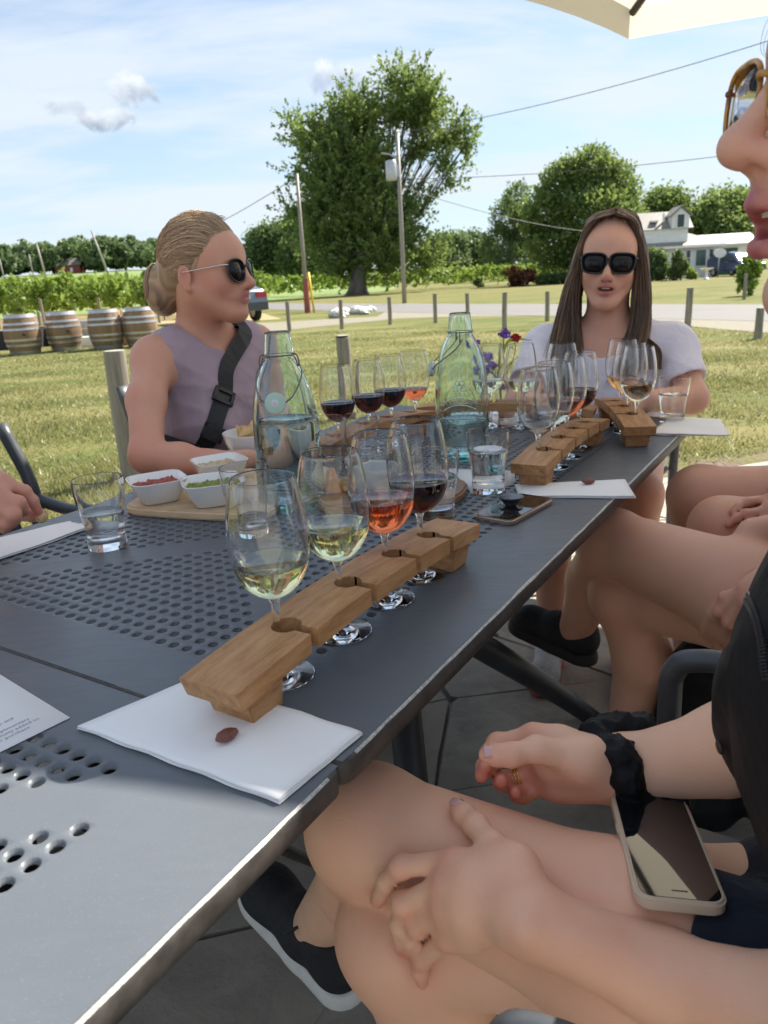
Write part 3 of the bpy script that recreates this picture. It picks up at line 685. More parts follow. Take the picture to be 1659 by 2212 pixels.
wire('faint overhead wire from the brown wooden pole down to the leaning pole on the hill', B*np.array([1, 1, 0])+np.array([0, 0, 5.05]), dep(208, 502, 100), 2.2, .016)

# ------------------------------------------------------------------ fence posts, barrels, things by the vineyard
def post(lab, xb, yb, xt, yt_, r, slant=0.0, depth=None, m='oldwood'):
    b_ = gnd(xb, yb) if depth is None else dep(xb, yb, depth); b_[2] = 0; d = float((b_-CAM)@_f); h_ = dep(xt, yt_, d)[2]
    t = tag(thing('fence_post', lab, 'post', b_, rng.uniform(0, 6), 'round wooden fence posts'))
    v, f = tube_arrays([(0, 0, -.1), (rng.normal(0, .006), rng.normal(0, .006), h_*.5), (rng.normal(0, .01), 0, h_)], [r*1.04, r, r*.97], 16)
    v[-16:, 2] += slant*v[-16:, 0]; o = ob('timber', v, f, M[m], t, True)
    try: o.data.set_sharp_from_angle(angle=R(40))
    except Exception: pass
    lathe('end_grain', [(.001, 0), (r*.9, 0), (r*.9, .004), (.001, .006)], M['endgrain'], t, 16).location = (0, 0, h_-.001 if not slant else h_+.004)
M['endgrain'] = mat('sawn_end_grain', var(c3(0.42, 0.38, 0.31), 0.25, 40))
post('thick weathered post standing close behind the bare shoulder of the woman in mauve', 290, 1037, 247, 752, .066)
post('thick post seen between the two carafes on the lawn', 752, 902, 751, 722, .06, .25)
for lab, *a in (('thin post just right of the grey car', 626, 716, 623, 651, .052), ('thin post beside the pile of pale rocks', 739, 711, 736, 647, .052), ('thin post left of the base of the grey utility pole', 843, 701, 841, 641, .052),
    ('thin post right of the base of the grey utility pole', 941, 698, 939, 634, .052), ('thin post just left of the clear carafe neck', 1010, 694, 1009, 633, .052), ('thin post above the purple flowers', 1090, 712, 1088, 631, .052),
    ('thin post touching the white shirt sleeve', 1182, 694, 1180, 629, .052), ('post on the near verge right of the woman in white', 1484, 716, 1487, 621, .055), ('post at the right edge in front of the chin', 1637, 732, 1644, 664, .055),
    ('taller grey stake tied to the sapling', 1607, 647, 1608, 592, .05), ('end post of the vineyard behind the leftmost barrel', 98, 712, 95, 645, .055), ('end post of the vineyard behind the second barrel', 222, 706, 222, 643, .055), ('end post of the vineyard behind the fourth barrel', 345, 698, 343, 638, .055)):
    post(lab, *a)
post('short pale post peeping over the third barrel', 267, 718, 267, 670, .05); post('short leaning pale post beside the leftmost barrel', 92, 726, 84, 673, .05)
def m_barrel(t):
    v = t.coord('Object'); sp = t.n('ShaderNodeSeparateXYZ', {0: v}); a = t.math('ARCTAN2', sp.outputs[1], sp.outputs[0])
    st = t.math('FLOOR', t.math('MULTIPLY', a, 26/6.283)); wn = t.n('ShaderNodeTexWhiteNoise', {'W': st}, noise_dimensions='1D').outputs[0]
    n = t.noise(t.coord('Object', (1, 1, .2)), 30, 4, .6)
    t.P(Base_Color=t.mix(t.math('MULTIPLY', n, .6), t.ramp(wn, [(0, c3(.19, .115, .058)), (1, c3(.33, .215, .115))]), c3(.14, .085, .05)), Roughness=.8)
    fr = t.math('FRACT', t.math('MULTIPLY', a, 26/6.283)); t.bump(t.rng(t.math('ABSOLUTE', t.math('SUBTRACT', fr, .5)), .5, .44), .6, .01)
M['barrel'] = mat('oak_staves', m_barrel)
M['cork'] = mat('dark_bung', col=c3(.03, .02, .015), rough=.7)
def barrel(lab, px, py, rz, src=None):
    b_ = gnd(px, py); b_[2] = 0.0
    if src is not None: return dup(src, b_, rz, lab)
    t = thing('wine_barrel', lab, 'barrel', b_, rz, 'oak wine barrels by the vineyard')
    H = .84; zz = np.linspace(0, H, 13); rr = .285+.085*np.sin(math.pi*zz/H); 
    prof = [(.001, .03), (.255, .03), (.265, 0)]+[(a, z) for a, z in zip(rr, zz)]+[(.265, H), (.255, H-.035), (.001, H-.035)]
    lathe('staves', prof, M['barrel'], t, 52)
    for z, w_ in ((.045, .07), (.20, .045), (.31, .045), (H-.31, .045), (H-.20, .045), (H-.045, .07)):
        f_ = lambda q: .285+.085*math.sin(math.pi*min(max(q, 0), H)/H)+.004
        lathe('hoop', [(f_(z-w_/2)-.003, z-w_/2), (f_(z-w_/2)+.003, z-w_/2), (f_(z+w_/2)+.003, z+w_/2), (f_(z+w_/2)-.003, z+w_/2)], M['galv'], t, 40)
    k = lathe('bung', [(.001, 0), (.032, 0), (.026, .02), (.001, .02)], M['cork'], t, 14); k.matrix_local = Matrix.Translation((.366*math.cos(R(-62)), .366*math.sin(R(-62)), H*.5)) @ Matrix.Rotation(R(-62), 4, 'Z') @ Matrix.Rotation(R(90), 4, 'Y')
    return t
k0 = barrel('leftmost oak barrel with pale steel hoops beside the black planter', 57, 765, 0.0)
barrel('second oak barrel from the left with steel hoops', 145, 757, .12, k0); barrel('third oak barrel, standing in front of a short pale post', 235, 753, 2.2, k0); barrel('oak barrel nearest the bare shoulder, partly hidden by it', 309, 748, 2.9, k0)
M['black_wood'] = mat('black_timber', col=c3(.018, .018, .02), rough=.7); M['plank'] = mat('new_planks', var(c3(.42, .26, .15), .25, 8, 'Object', .2, .004, (.3, 2, 2)))
M['cardboard'] = mat('cardboard', var(c3(.34, .20, .11), .15, 6))
def pbox(name, lab, cat, px, py, s, rz, m, z=0.0, group=None):
    b_ = gnd(px, py); t = thing(name, lab, cat, (b_[0], b_[1], z), rz, group)
    bm = bmesh.new(); hw = .03
    for (cx, cy, sx, sy) in ((0, s[1]/2-hw, s[0], 2*hw), (0, -s[1]/2+hw, s[0], 2*hw), (s[0]/2-hw, 0, 2*hw, s[1]-4*hw), (-s[0]/2+hw, 0, 2*hw, s[1]-4*hw)): box(bm, (cx, cy, s[2]/2), (sx, sy, s[2]))
    bmo('side_boards', bm, M[m], t); bx('base', (0, 0, .05), (s[0]-.1, s[1]-.1, .08), M[m], t); return t
pbox('planter', 'long black timber planter running behind the leftmost barrel', 'planter', 10, 754, (1.9, .8, .42), .05, 'black_wood')
pbox('planter', 'black timber planter between the first and second barrels', 'planter', 113, 745, (.95, .8, .42), .05, 'black_wood')
for lab, px, py, s, z, m in (('orange brown plank lying on the planter between the first two barrels', 108, 745, (1.0, .22, .05), .42, 'plank'), ('pale plank leaning between the second and third barrels', 190, 742, (.9, .2, .06), .3, 'plank'), ('white low crate between the second and third barrels', 190, 748, (.75, .4, .22), 0, 'white_paint'), ('grey metal block behind the second barrel', 182, 738, (.5, .4, .52), 0, 'galv')):
    b_ = gnd(px, py); t = thing('plank' if 'plank' in lab else ('crate' if 'crate' in lab else 'metal_block'), lab, 'plank' if 'plank' in lab else ('crate' if 'crate' in lab else 'block'), (b_[0], b_[1], z), .05)
    bm = bmesh.new(); box(bm, (0, 0, s[2]/2), s); bmo('board' if 'plank' in lab else 'body', bm, M[m], t, False, .008)
bs = gnd(190, 742); bx2 = thing('trestle', 'low trestle carrying the pale plank between the barrels', 'trestle', (bs[0], bs[1], 0), .05)
bm = bmesh.new(); box(bm, (-.35, 0, .15), (.06, .2, .296)); box(bm, (.35, 0, .15), (.06, .2, .296)); bmo('legs', bm, M['oldwood'], bx2)
b_ = gnd(281, 744); cbx = thing('cardboard_box', 'brown cardboard box standing between the third and fourth barrels', 'box', (b_[0], b_[1], 0), .1)
bm = bmesh.new(); box(bm, (0, 0, .32), (.42, .4, .64)); bmo('carton', bm, M['cardboard'], cbx, False, .006); bx('flap', (-.14, -.08, .70), (.02, .36, .16), M['cardboard'], cbx)
# rocks by the drive
M['rock'] = mat('pale_rock', var(c3(.50, .49, .46), .35, 5, 'Object', .6, .05))
for i in range(18):
    f_ = i/17; b_ = gnd(722+f_*78+rng.normal(0, 5), 684-f_*12+rng.normal(0, 2.2)); s = rng.uniform(.13, .28)
    bm = bmesh.new(); bmesh.ops.create_icosphere(bm, subdivisions=2, radius=s)
    for v in bm.verts: v.co *= 1+rng.normal(0, .11); v.co.z *= .68
    o = bmo("rock", bm, M["rock"], None, False); o.location = (b_[0], b_[1], s*.4); o.rotation_euler = (0, 0, rng.uniform(0, 6))
    tag(o, 'pale angular rock in the pile beside the drive', 'rock', 'pale rocks piled beside the drive')

# ------------------------------------------------------------------ parasol
def m_canvas(t):
    v = t.coord('Object'); n = t.noise(v, 220, 2); 
    d = t.n('ShaderNodeBsdfDiffuse', {'Color': c3(.72, .66, .55)}); tl = t.n('ShaderNodeBsdfTranslucent', {'Color': c3(.76, .69, .56)})
    x = t.n('ShaderNodeMixShader', {0: .5}); t.L.new(d.outputs[0], x.inputs[1]); t.L.new(tl.outputs[0], x.inputs[2]); t.L.new(x.outputs[0], t.N['Material Output'].inputs[0])
M['canvas'] = mat('cream_canvas', m_canvas); M['umb_metal'] = mat('brown_aluminium', col=c3(.05, .04, .034), rough=.4, Metallic=.3)
def parasol(lab, c, Rr, n, rot, ze, zt):
    t = thing('parasol', lab, 'parasol', (c[0], c[1], 0))
    A_ = [rot+2*math.pi*i/n for i in range(n)]
    E = [np.array([Rr*math.cos(a), Rr*math.sin(a), ze]) for a in A_]; top = np.array([0, 0, zt])
    for i in range(n):
        a, b = E[i], E[(i+1) % n]; V, F = [], []
        for u in range(7):
            for w_ in range(7):
                s = u/6; q = w_/6; e = a+(b-a)*q; inward = -4*q*(1-q)*.05; e = e*(1+inward*np.array([1, 1, 0])); p = top+(e-top)*s; p[2] -= .05*4*q*(1-q)*s*(1-s); V.append(p)
        for u in range(6):
            for w_ in range(6): F.append((u*7+w_, u*7+w_+1, (u+1)*7+w_+1, (u+1)*7+w_))
        ob('canopy_panel', V, F, M['canvas'], t, True)
        V = []; 
        for w_ in range(7):
            q = w_/6; e = (a+(b-a)*q)*(1-4*q*(1-q)*.05*np.array([1, 1, 0])); V += [e+np.array([0, 0, .002]), e*np.array([1.003, 1.003, 1])-np.array([0, 0, .115])]
        ob('valance', V, [(2*k, 2*k+1, 2*k+3, 2*k+2) for k in range(6)], M['canvas'], t, True)
        d = unit(a-top); r0 = top+d*.1-np.array([0, 0, .03]); v, f = tube_arrays([r0, a-np.array([0, 0, .026])-d*.02], .017, 8); ob('rib', v, f, M['umb_metal'], t)
        v, f = tube_arrays([a*.5+top*.5-np.array([0, 0, .05]), np.array([0, 0, ze-.05])+unit(a*np.array([1, 1, 0]))*.04], .008, 6); ob('strut', v, f, M['umb_metal'], t)
    tube('pole', [(0, 0, .05), (0, 0, zt+.05)], .024, M['umb_metal'], t, 14)
    lathe('base', [(.001, .02), (.20, .02), (.20, .06), (.05, .09), (.035, .3), (.001, .3)], M['umb_metal'], t, 30)
    return t
UC = dep(1360, 70, 3.35); 
ur = 1.40; ua = R(101); uc = UC[:2]-ur*np.array([math.cos(ua), math.sin(ua)])
UZ = float(UC[2])+.09
parasol('cream canvas parasol whose corner and rib show at the top right', uc, ur, 6, ua, UZ, UZ+.5)
# ------------------------------------------------------------------ table-side materials
def m_table(t):
    p = t.geo(); n = t.noise(p, 9, 5, .6); sp = t.noise(p, 900, 2, .5); sc = t.noise(t.geo((1, 6, 1), (0, 0, .6)), 28, 4, .65)
    c = t.mix(t.math('MULTIPLY', t.rng(n, .3, .75), .35), c3(.100, .114, .132), c3(.126, .140, .158))
    c = t.mix(t.math('MULTIPLY', t.rng(sp, .66, .74), .6), c, c3(.22, .23, .24))
    t.P(Base_Color=c, Roughness=t.rng(sc, .3, .75, .32, .46), Specular_IOR_Level=.45); t.bump(t.noise(p, 700, 3, .6), .08, .0008)
M['table'] = mat('anthracite_powder_coat', m_table)
M['table_edge'] = mat('worn_table_edge', var(c3(.052, .047, .043), .4, 60)); M['worn'] = mat('bare_worn_metal', var(c3(.40, .39, .36), .5, 300), rough=.4)
M['frame'] = mat('anthracite_frame', var(c3(.028, .031, .036), .25, 14), rough=.42)
M['chair'] = mat('grey_chair_tube', var(c3(.060, .066, .075), .2, 25), rough=.42)
def glassmat(name, col=(1, 1, 1), ior=1.5, rough=0.0, vol=None, dens=0):
    m = bpy.data.materials.new(name); t = NT(m)
    t.P(Base_Color=c3(*col), Roughness=rough, IOR=ior, Transmission_Weight=1.0, Specular_IOR_Level=.5)
    if vol: v = t.n('ShaderNodeVolumeAbsorption', {'Color': c3(*vol), 'Density': dens}); t.L.new(v.outputs[0], t.N['Material Output'].inputs['Volume'])
    return m
M['glass'] = glassmat('clear_glass', (.985, .99, .99), 1.48)
M['aqua'] = glassmat('aqua_bottle_glass', (.89, .97, .96), 1.48, 0, (.08, .76, .74), 13)
M['water'] = glassmat('water', (.99, 1, 1), 1.333)
M['white_wine'] = glassmat('white_wine', (1, 1, .98), 1.345, 0, (.96, .93, .42), 17)
M['pale_wine'] = glassmat('pale_wine', (1, 1, .98), 1.345, 0, (.98, .95, .55), 9)
M['amber_wine'] = glassmat('amber_wine', (1, 1, 1), 1.345, 0, (.98, .62, .06), 36)
M['rose_wine'] = glassmat('rose_wine', (1, 1, 1), 1.345, 0, (1.0, .42, .03), 46)
M['red_wine'] = glassmat('red_wine', (1, 1, 1), 1.345, 0, (.42, .02, .06), 105)
def m_stave(t):
    v = t.coord('Object', (1, 6, 6)); n = t.noise(v, 16, 6, .62, .4); f = t.noise(t.coord('Object', (1, 14, 14)), 60, 4, .65); big = t.noise(t.coord('Object'), 9, 3); r = t.objrand()
    c = t.ramp(n, [(.25, c3(.29, .135, .050)), (.5, c3(.45, .232, .098)), (.75, c3(.57, .33, .165))])
    c = t.mix(t.math('MULTIPLY', t.rng(f, .56, .72), .55), c, c3(.19, .09, .03)); c = t.mix(t.math('MULTIPLY', t.rng(big, .5, .75), .35), c, c3(.33, .165, .055))
    stain = t.math('MULTIPLY', t.rng(t.noise(t.coord('Object', (1, 3, 3), loc=(.37, .2, .1)), 22, 3), .66, .74), .45)
    c = t.mix(stain, c, c3(.22, .05, .06))
    t.P(Base_Color=c, Roughness=.55, Specular_IOR_Level=.35); t.bump(t.math('ADD', n, f), .25, .0012)
M['stave'] = mat('oak_barrel_stave', m_stave)
def m_paper(t):
    p = t.coord('Object'); n = t.noise(p, 60, 5, .6); w = t.noise(t.coord('Object', (1, 3, 1)), 14, 3)
    t.P(Base_Color=t.mix(t.math('MULTIPLY', n, .12), c3(.84, .83, .82), c3(.76, .76, .755)), Roughness=.85); t.bump(t.math('ADD', t.math('MULTIPLY', n, .5), w), .25, .0025)
M['napkin'] = mat('paper_napkin', m_paper); M['menu'] = mat('menu_paper', col=c3(.80, .80, .82), rough=.7); M['ink'] = mat('grey_ink', col=c3(.28, .28, .34), rough=.8)
M['pit'] = mat('red_brown_pit', var(c3(.19, .065, .048), .3, 160, bump=.4, bdist=.001), rough=.5)
M['ceramic'] = mat('white_glazed_ceramic', col=c3(.80, .79, .77), rough=.18, Coat_Weight=.4)
M['maple_board'] = mat('pale_maple_board', var(c3(.58, .42, .26), .14, 9, 'Object', .1, .001, (1, 9, 9)), rough=.5)
M['brown_board'] = mat('brown_acacia_board', var(c3(.26, .135, .062), .35, 9, 'Object', .1, .001, (1, 9, 9)), rough=.45)
M['steel'] = mat('dark_wire', col=c3(.16, .15, .14), rough=.35, Metallic=.9)
M['stopper'] = mat('grey_white_stopper', col=c3(.62, .61, .62), rough=.4)
M['rubber'] = mat('pale_green_gasket', col=c3(.44, .58, .47), rough=.6)

# ------------------------------------------------------------------ tables
TU = np.array([math.sin(R(32.2)), math.cos(R(32.2)), 0]); TV = np.array([-TU[1], TU[0], 0]); TO = on(735, 1650)*np.array([1, 1, 0])
def tw(u, v, z=TZ): return TO+TU*u+TV*v+np.array([0, 0, z])
TLEN, TWID, PIT = 1.62, 0.888, 0.0205
def hole_ok(w, v):
    if w < .094 or w > TLEN-.094 or v < .112 or v > TWID-.112: return False
    for ww in (w, TLEN-w):
        for vv in (v, TWID-v):
            if abs(ww+vv-.861) < .031 and ww < TWID/2+.0: return False
            if abs(ww-vv+.010) < .031 and ww < TWID/2-.03: return False
    return True
def make_table(label, sgn, lab2):
    """top with real countersunk holes; w runs away from the joint"""
    t = thing('patio_table', label, 'table', tuple(TO))
    nw, nv = int(TLEN/PIT), int(TWID/PIT); w0 = .003; ow = .094+.002; ov = .0035
    ws = [w0]+[.0855+i*PIT for i in range(int((TLEN-.17)/PIT)+1)]+[TLEN]; vs = [0.0]+[.1015+j*PIT for j in range(int((TWID-.20)/PIT)+1)]+[TWID]
    V, F = [], []; idx = {}
    def P(w, v, z=0.0):
        k = (round(w, 5), round(v, 5), round(z, 5))
        if k not in idx: idx[k] = len(V); V.append(TU*(sgn*w)+TV*v+np.array([0, 0, TZ+z]))
        return idx[k]
    NS = 12; r1, r2 = (.0083, .0053) if sgn < 0 else (.0068, .0054)
    for i in range(len(ws)-1):
        for j in range(len(vs)-1):
            a, b, c, d = ws[i], ws[i+1], vs[j], vs[j+1]; cw, cv = (a+b)/2, (c+d)/2
            if 0 < i < len(ws)-2 and 0 < j < len(vs)-2 and hole_ok(cw, cv):
                sq = []
                for k in range(NS):
                    an = 2*math.pi*k/NS+math.pi/4; ca, sa = math.cos(an), math.sin(an); s = max(abs(ca), abs(sa)); sq.append((cw+(b-a)/2*ca/s, cv+(d-c)/2*sa/s))
                prev = [P(*q) for q in sq]
                for (rr, z) in ((r1, 0), (r1*.87, -.0006), (r2*1.22, -.0019), (r2, -.0025), (r2, -.0045 if sgn < 0 else -.008)):
                    ring = []
                    for k in range(NS):
                        an = 2*math.pi*k/NS+math.pi/4; ring.append(P(cw+rr*math.cos(an), cv+rr*math.sin(an), z))
                    for k in range(NS):
                        q = (prev[k], prev[(k+1) % NS], ring[(k+1) % NS], ring[k]); F.append(q if sgn > 0 else q[::-1])
                    prev = ring
            else:
                # long solid strips are split to keep neighbours aligned
                q = (P(a, c), P(b, c), P(b, d), P(a, d)); F.append(q if sgn > 0 else q[::-1])
    o = ob('tabletop', V, F, M['table'], t, True)
    # the rolled rim hanging from the edge
    pr = [(0.0, 0.0), (.0025, -.001), (.004, -.004), (.004, -.022), (.0, -.026), (-.012, -.027)]
    out_ = []
    cr = .012; pts = []
    for (cw, cv, a0) in ((w0+cr, cr, 180), (w0+cr, TWID-cr, 90), (TLEN-cr, TWID-cr, 0), (TLEN-cr, cr, -90)):
        for s in range(5):
            an = R(a0+90-s*22.5) if True else 0; pts.append((cw, cv, math.cos(an), math.sin(an)))
    V, F = [], []; k = len(pts)
    for (cw, cv, ca, sa) in pts:
        for (o_, z) in pr: V.append(TU*(sgn*(cw+ca*(cr+o_)))+TV*(cv+sa*(cr+o_))+np.array([0, 0, TZ+z-.0004]))
    n = len(pr)
    for i in range(k):
        for j in range(n-1):
            q = (i*n+j, ((i+1) % k)*n+j, ((i+1) % k)*n+j+1, i*n+j+1); F.append(q if sgn > 0 else q[::-1])
    e = ob('table_rim', V, F, M['table_edge'], t, True)
    # trestles
    for vv in (0.0, TWID):
        sd_ = 1 if vv else -1; V = []
        for k in range(60):
            w_ = .02+(TLEN-.04)*k/59; a_ = .0009*(.5+.5*math.sin(k*2.3)*math.sin(k*.7)); V += [TU*(sgn*w_)+TV*(vv+sd_*.0008)+np.array([0, 0, TZ+.0002]), TU*(sgn*w_)+TV*(vv+sd_*(.0028+a_))+np.array([0, 0, TZ-.0012-a_])]
        ob('worn_edge', V, [(2*k, 2*k+1, 2*k+3, 2*k+2) for k in range(59)], M['worn'], t, True)
    b_ = TU*(sgn*TLEN/2)+TV*(TWID/2)
    lathe('column', [(.001, .40), (.052, .40), (.050, .50), (.045, .62), (.060, .70), (.12, TZ-.012), (.001, TZ-.012)], M['frame'], t, 24).location = b_
    for a_ in (0, 1, 2, 3):
        dr = TU*math.cos(R(45+90*a_))*.62+TV*math.sin(R(45+90*a_))*.44; dr = dr
        tube('leg', spline([b_+np.array([0, 0, .60])+dr*.05, b_+np.array([0, 0, .46])+dr*.10, b_+np.array([0, 0, .355])+dr*.30, b_+np.array([0, 0, .17])+dr*.70, b_+np.array([0, 0, .022])+dr*1.0], 7), np.concatenate([np.linspace(.042, .034, 15), np.linspace(.033, .022, 14)]), M['frame'], t, 14)
        tube('support_arm', spline([b_+np.array([0, 0, .62])+dr*.08, b_+np.array([0, 0, TZ-.045])+dr*.4, b_+np.array([0, 0, TZ-.04])+dr*.85], 6), .018, M['frame'], t, 10)
    tube('rail', [tw(sgn*.25, .10, TZ-.045)-TO, tw(sgn*(TLEN-.25), .10, TZ-.045)-TO], .016, M['frame'], t, 10)
    tube('rail', [tw(sgn*.25, TWID-.10, TZ-.045)-TO, tw(sgn*(TLEN-.25), TWID-.10, TZ-.045)-TO], .016, M['frame'], t, 10)
    return t
make_table('dark grey perforated metal table under the wine flights and carafes', 1, '')
make_table('dark grey perforated metal table in the sunlit near corner, under the menu sheet', -1, '')

# ------------------------------------------------------------------ glassware
BOWL = [(.0045, .088), (.012, .0905), (.0225, .0975), (.031, .108), (.0365, .121), (.0395, .136), (.0402, .150), (.0395, .165), (.0372, .183), (.0340, .199), (.0310, .2115)]
def bowl_r(z): return float(np.interp(z, [p[1] for p in BOWL], [p[0] for p in BOWL]))
bp_ = spline([(p[0], p[1]) for p in BOWL], 3)
outer = [(.001, 0), (.0325, 0), (.0335, .0008), (.0333, .0018), (.020, .0042), (.009, .0078), (.0052, .014), (.0038, .025), (.0034, .045), (.0036, .068), (.0045, .082), (.0062, .0872)]
GP = outer+[(max(p[0], .0075), p[1]) for p in bp_]
inner = [(max(p[0]-.0011, .001), p[1]+(.0012 if i < 8 else 0)) for i, p in enumerate(bp_)]
glass_prof = GP+[(bp_[-1][0]-.0003, .2121)]+[(q[0], q[1]) for q in inner[::-1]][:-2]+[(.001, .0905)]
def liquid_prof(inn, lev, eps=.00025):
    zz = np.array([q[1] for q in inn]); rr = np.array([q[0] for q in inn]); keep = [(r+eps, z-eps) for r, z in zip(rr, zz) if z < lev-.0015]
    rl = float(np.interp(lev, zz, rr))+eps
    return [(.0008, keep[0][1])]+keep+[(rl, lev-.0008), (rl-.0004, lev), (rl-.0022, lev-.0006), (.0008, lev-.0008)]
inn_w = [(.0009, .0905)]+[(q[0], q[1]) for q in inner[2:]]
proto_glass = None
GW = 'tulip wine glasses standing in the flight boards'
def wine_glass(loc, wine, lev, label, rz=0):
    global proto_glass
    if proto_glass is None:
        t = thing('wine_glass', label, 'wine glass', loc, rz, GW)
        lathe('glass_body', glass_prof, M['glass'], t, 56); proto_glass = t
    else:
        t = proto_glass.copy(); COL.objects.link(t); t.location = loc; t.rotation_euler = (0, 0, rz); t['label'] = label
        b = [c for c in proto_glass.children if c.name.startswith('glass_body')][0].copy(); COL.objects.link(b); b.parent = t
    if wine: lathe('wine', liquid_prof(inn_w, lev), M[wine], t, 56)
    return t
def tumbler_profile():
    o = spline([(.0300, 0), (.0302, .012), (.0298, .028), (.0325, .050), (.0368, .075), (.0390, .095), (.0393, .112)], 5)
    i = [(r-.0019, z) for r, z in o if z > .0165]
    return [(.0008, .0008), (.027, .0)]+[tuple(p) for p in o]+[(.0383, .1128)]+i[::-1]+[(.02, .0158), (.0008, .0155)], [(.0008, .0156), (.02, .0159)]+i
TP, TI = tumbler_profile(); proto_t = {}
def tumbler(px, py, lev, label):
    p = on(px, py); t = thing('tumbler', label, 'glass', (p[0], p[1], TZ+.0005), 0, 'stout water tumblers')
    if 't' not in proto_t: b = lathe('glass_body', TP, M['glass'], t, 48); proto_t['t'] = b.data
    else: link(bpy.data.objects.new('glass_body', proto_t['t']), t)
    if lev: lathe('water', liquid_prof(TI, lev), M['water'], t, 48)
    return t

# ------------------------------------------------------------------ flight boards
SW, ST = .069, .0205
def stave_mesh(Ln, holes, side, rise=.014, r=.0155, s=.0058):
    """plank bent along its length, with keyhole slots open to one side"""
    xs = set(np.linspace(0, Ln, 41).round(5))
    for h_ in holes:
        for k in np.linspace(-1, 1, 17): xs.add(round(h_+r*math.sin(k*math.pi/2), 5))
        xs.add(round(h_-s, 5)); xs.add(round(h_+s, 5))
    xs = sorted(xs); hw = SW/2; bm = bmesh.new(); cache = {}
    def vtx(x, y):
        k = (round(x, 5), round(y, 5))
        if k not in cache: cache[k] = bm.verts.new((x, y, 0))
        return cache[k]
    def ivs(x, hh):
        if hh is None: return [(-hw, hw)]
        dx = min(abs(x-hh), r); q = math.sqrt(max(r*r-dx*dx, 0)); return q
    for a, b in zip(xs[:-1], xs[1:]):
        m_ = (a+b)/2; hh = next((q for q in holes if abs(m_-q) < r), None)
        if hh is None:
            ys = [-hw, hw]; A_ = [(-hw, hw)]; B_ = [(-hw, hw)]
        else:
            qa, qb = ivs(a, hh), ivs(b, hh)
            A_, B_ = [(-hw, -qa)], [(-hw, -qb)]
            if abs(m_-hh) > s: A_.append((qa, hw)); B_.append((qb, hw))
        for (a0, a1), (b0, b1) in zip(A_, B_):
            pts = [(a, a0*side), (b, b0*side), (b, b1*side), (a, a1*side)]
            vs_ = []
            for p in pts:
                v = vtx(*p)
                if v not in vs_: vs_.append(v)
            if len(vs_) > 2:
                try: bm.faces.new(vs_)
                except ValueError: pass
    # split the sides where slots begin, so edges meet
    bmesh.ops.recalc_face_normals(bm, faces=bm.faces)
    if sum(f.normal.z for f in bm.faces) < 0: bmesh.ops.reverse_faces(bm, faces=bm.faces)
    bottom = bmesh.ops.extrude_face_region(bm, geom=bm.faces[:]); dn = [g for g in bottom['geom'] if isinstance(g, bmesh.types.BMVert)]
    for v in dn: v.co.z -= ST
    bmesh.ops.recalc_face_normals(bm, faces=bm.faces)
    for v in bm.verts:
        x = v.co.x/Ln*2-1; v.co.z += rise*(1-x*x)-.0035*(abs(v.co.y)/hw)**2*0
        if abs(abs(x)-1) < 1e-4 and v.co.z < -ST*.5: v.co.x += .007 if x < 0 else -.007
        v.co.x -= Ln/2
    bmesh.ops.remove_doubles(bm, verts=bm.verts, dist=1e-6)
    return bm
def foot_mesh(inward):
    bm = bmesh.new(); L0, W0, H = .050, .056, .0310
    vs = box(bm, (0, 0, H/2), (L0, W0, H))
    for v in vs:
        if v.co.z < H*.5:
            v.co.x = v.co.x*.84+inward*.004; v.co.y *= .86
    return bm
def flight(label, a, b, fr, side, fills, glabels, Ln=None, name='flight_board'):
    """a, b: ends of the board on the table; fr: hole positions; fills: wine and level per hole"""
    a, b = np.array(a)*np.array([1, 1, 0]), np.array(b)*np.array([1, 1, 0]); Ln = Ln or float(np.linalg.norm(b-a)); u = unit(b-a); c = a+u*Ln/2
    ang = math.atan2(u[1], u[0]); H = .0310
    t = thing(name, label, 'flight board', (c[0], c[1], TZ+.0006), ang, 'oak stave flight boards')
    o = bmo('stave', stave_mesh(Ln, [f*Ln for f in fr], side), M['stave'], t, True, .0010, 2); o.location = (0, 0, H+ST-.0015)
    for s in (-1, 1):
        f = bmo('foot', foot_mesh(-s), M['stave'], t, True, .001, 2); f.location = (s*(Ln/2-.045), 0, 0)
    for f, w_, lb in zip(fr, fills, glabels):
        if lb is None: continue
        p = c+u*(f-.5)*Ln+np.array([-u[1], u[0], 0])*(-side*.0122); wine_glass((p[0], p[1], TZ+.0006), w_[0], w_[1], lb, float(rng.uniform(0, 6)))
    return t
bz = .0515+TZ
flight('near oak flight board with four glasses, standing half on the white napkin', on(446, 1482, bz), on(990, 1124, bz), (.226, .445, .645, .822), -1,
    [('white_wine', .127), ('white_wine', .131), ('rose_wine', .133), ('red_wine', .132)],
    ['nearest wine glass, with a little white wine, by the board end on the napkin', 'glass of white wine between the nearest glass and the glass of rosé', 'glass of bright orange rosé in the near flight board', 'glass of dark red wine at the far end of the near flight board'])
a2, b2 = on(1140, 1003, bz), on(1282, 905, bz)
flight('oak flight board in the middle right, end on the napkin with a date stone', a2, b2, (.20, .40, .60, .80), -1,
    [(None, 0), ('pale_wine', .112), ('rose_wine', .125), ('red_wine', .131)],
    ['empty wine glass at the near end of the middle right flight board', 'glass with a sip of pale wine behind the empty glass', 'glass of rosé in the middle right flight board', 'glass of red wine at the far end of the middle right flight board'], .47)
a3, b3 = on(1384, 921, bz), on(1318, 864, bz)
flight('oak flight board at the far right table corner before the woman in white', a3, b3, (.26, .48, .72), 1,
    [('pale_wine', .130), ('amber_wine', .127), ('amber_wine', .122)],
    ['front glass of pale gold wine in the right corner flight board', 'glass of amber wine behind the pale gold one', 'rearmost glass of amber wine in the right corner flight board'], .40)
a4, b4 = on(688, 958, bz), on(912, 888, bz)
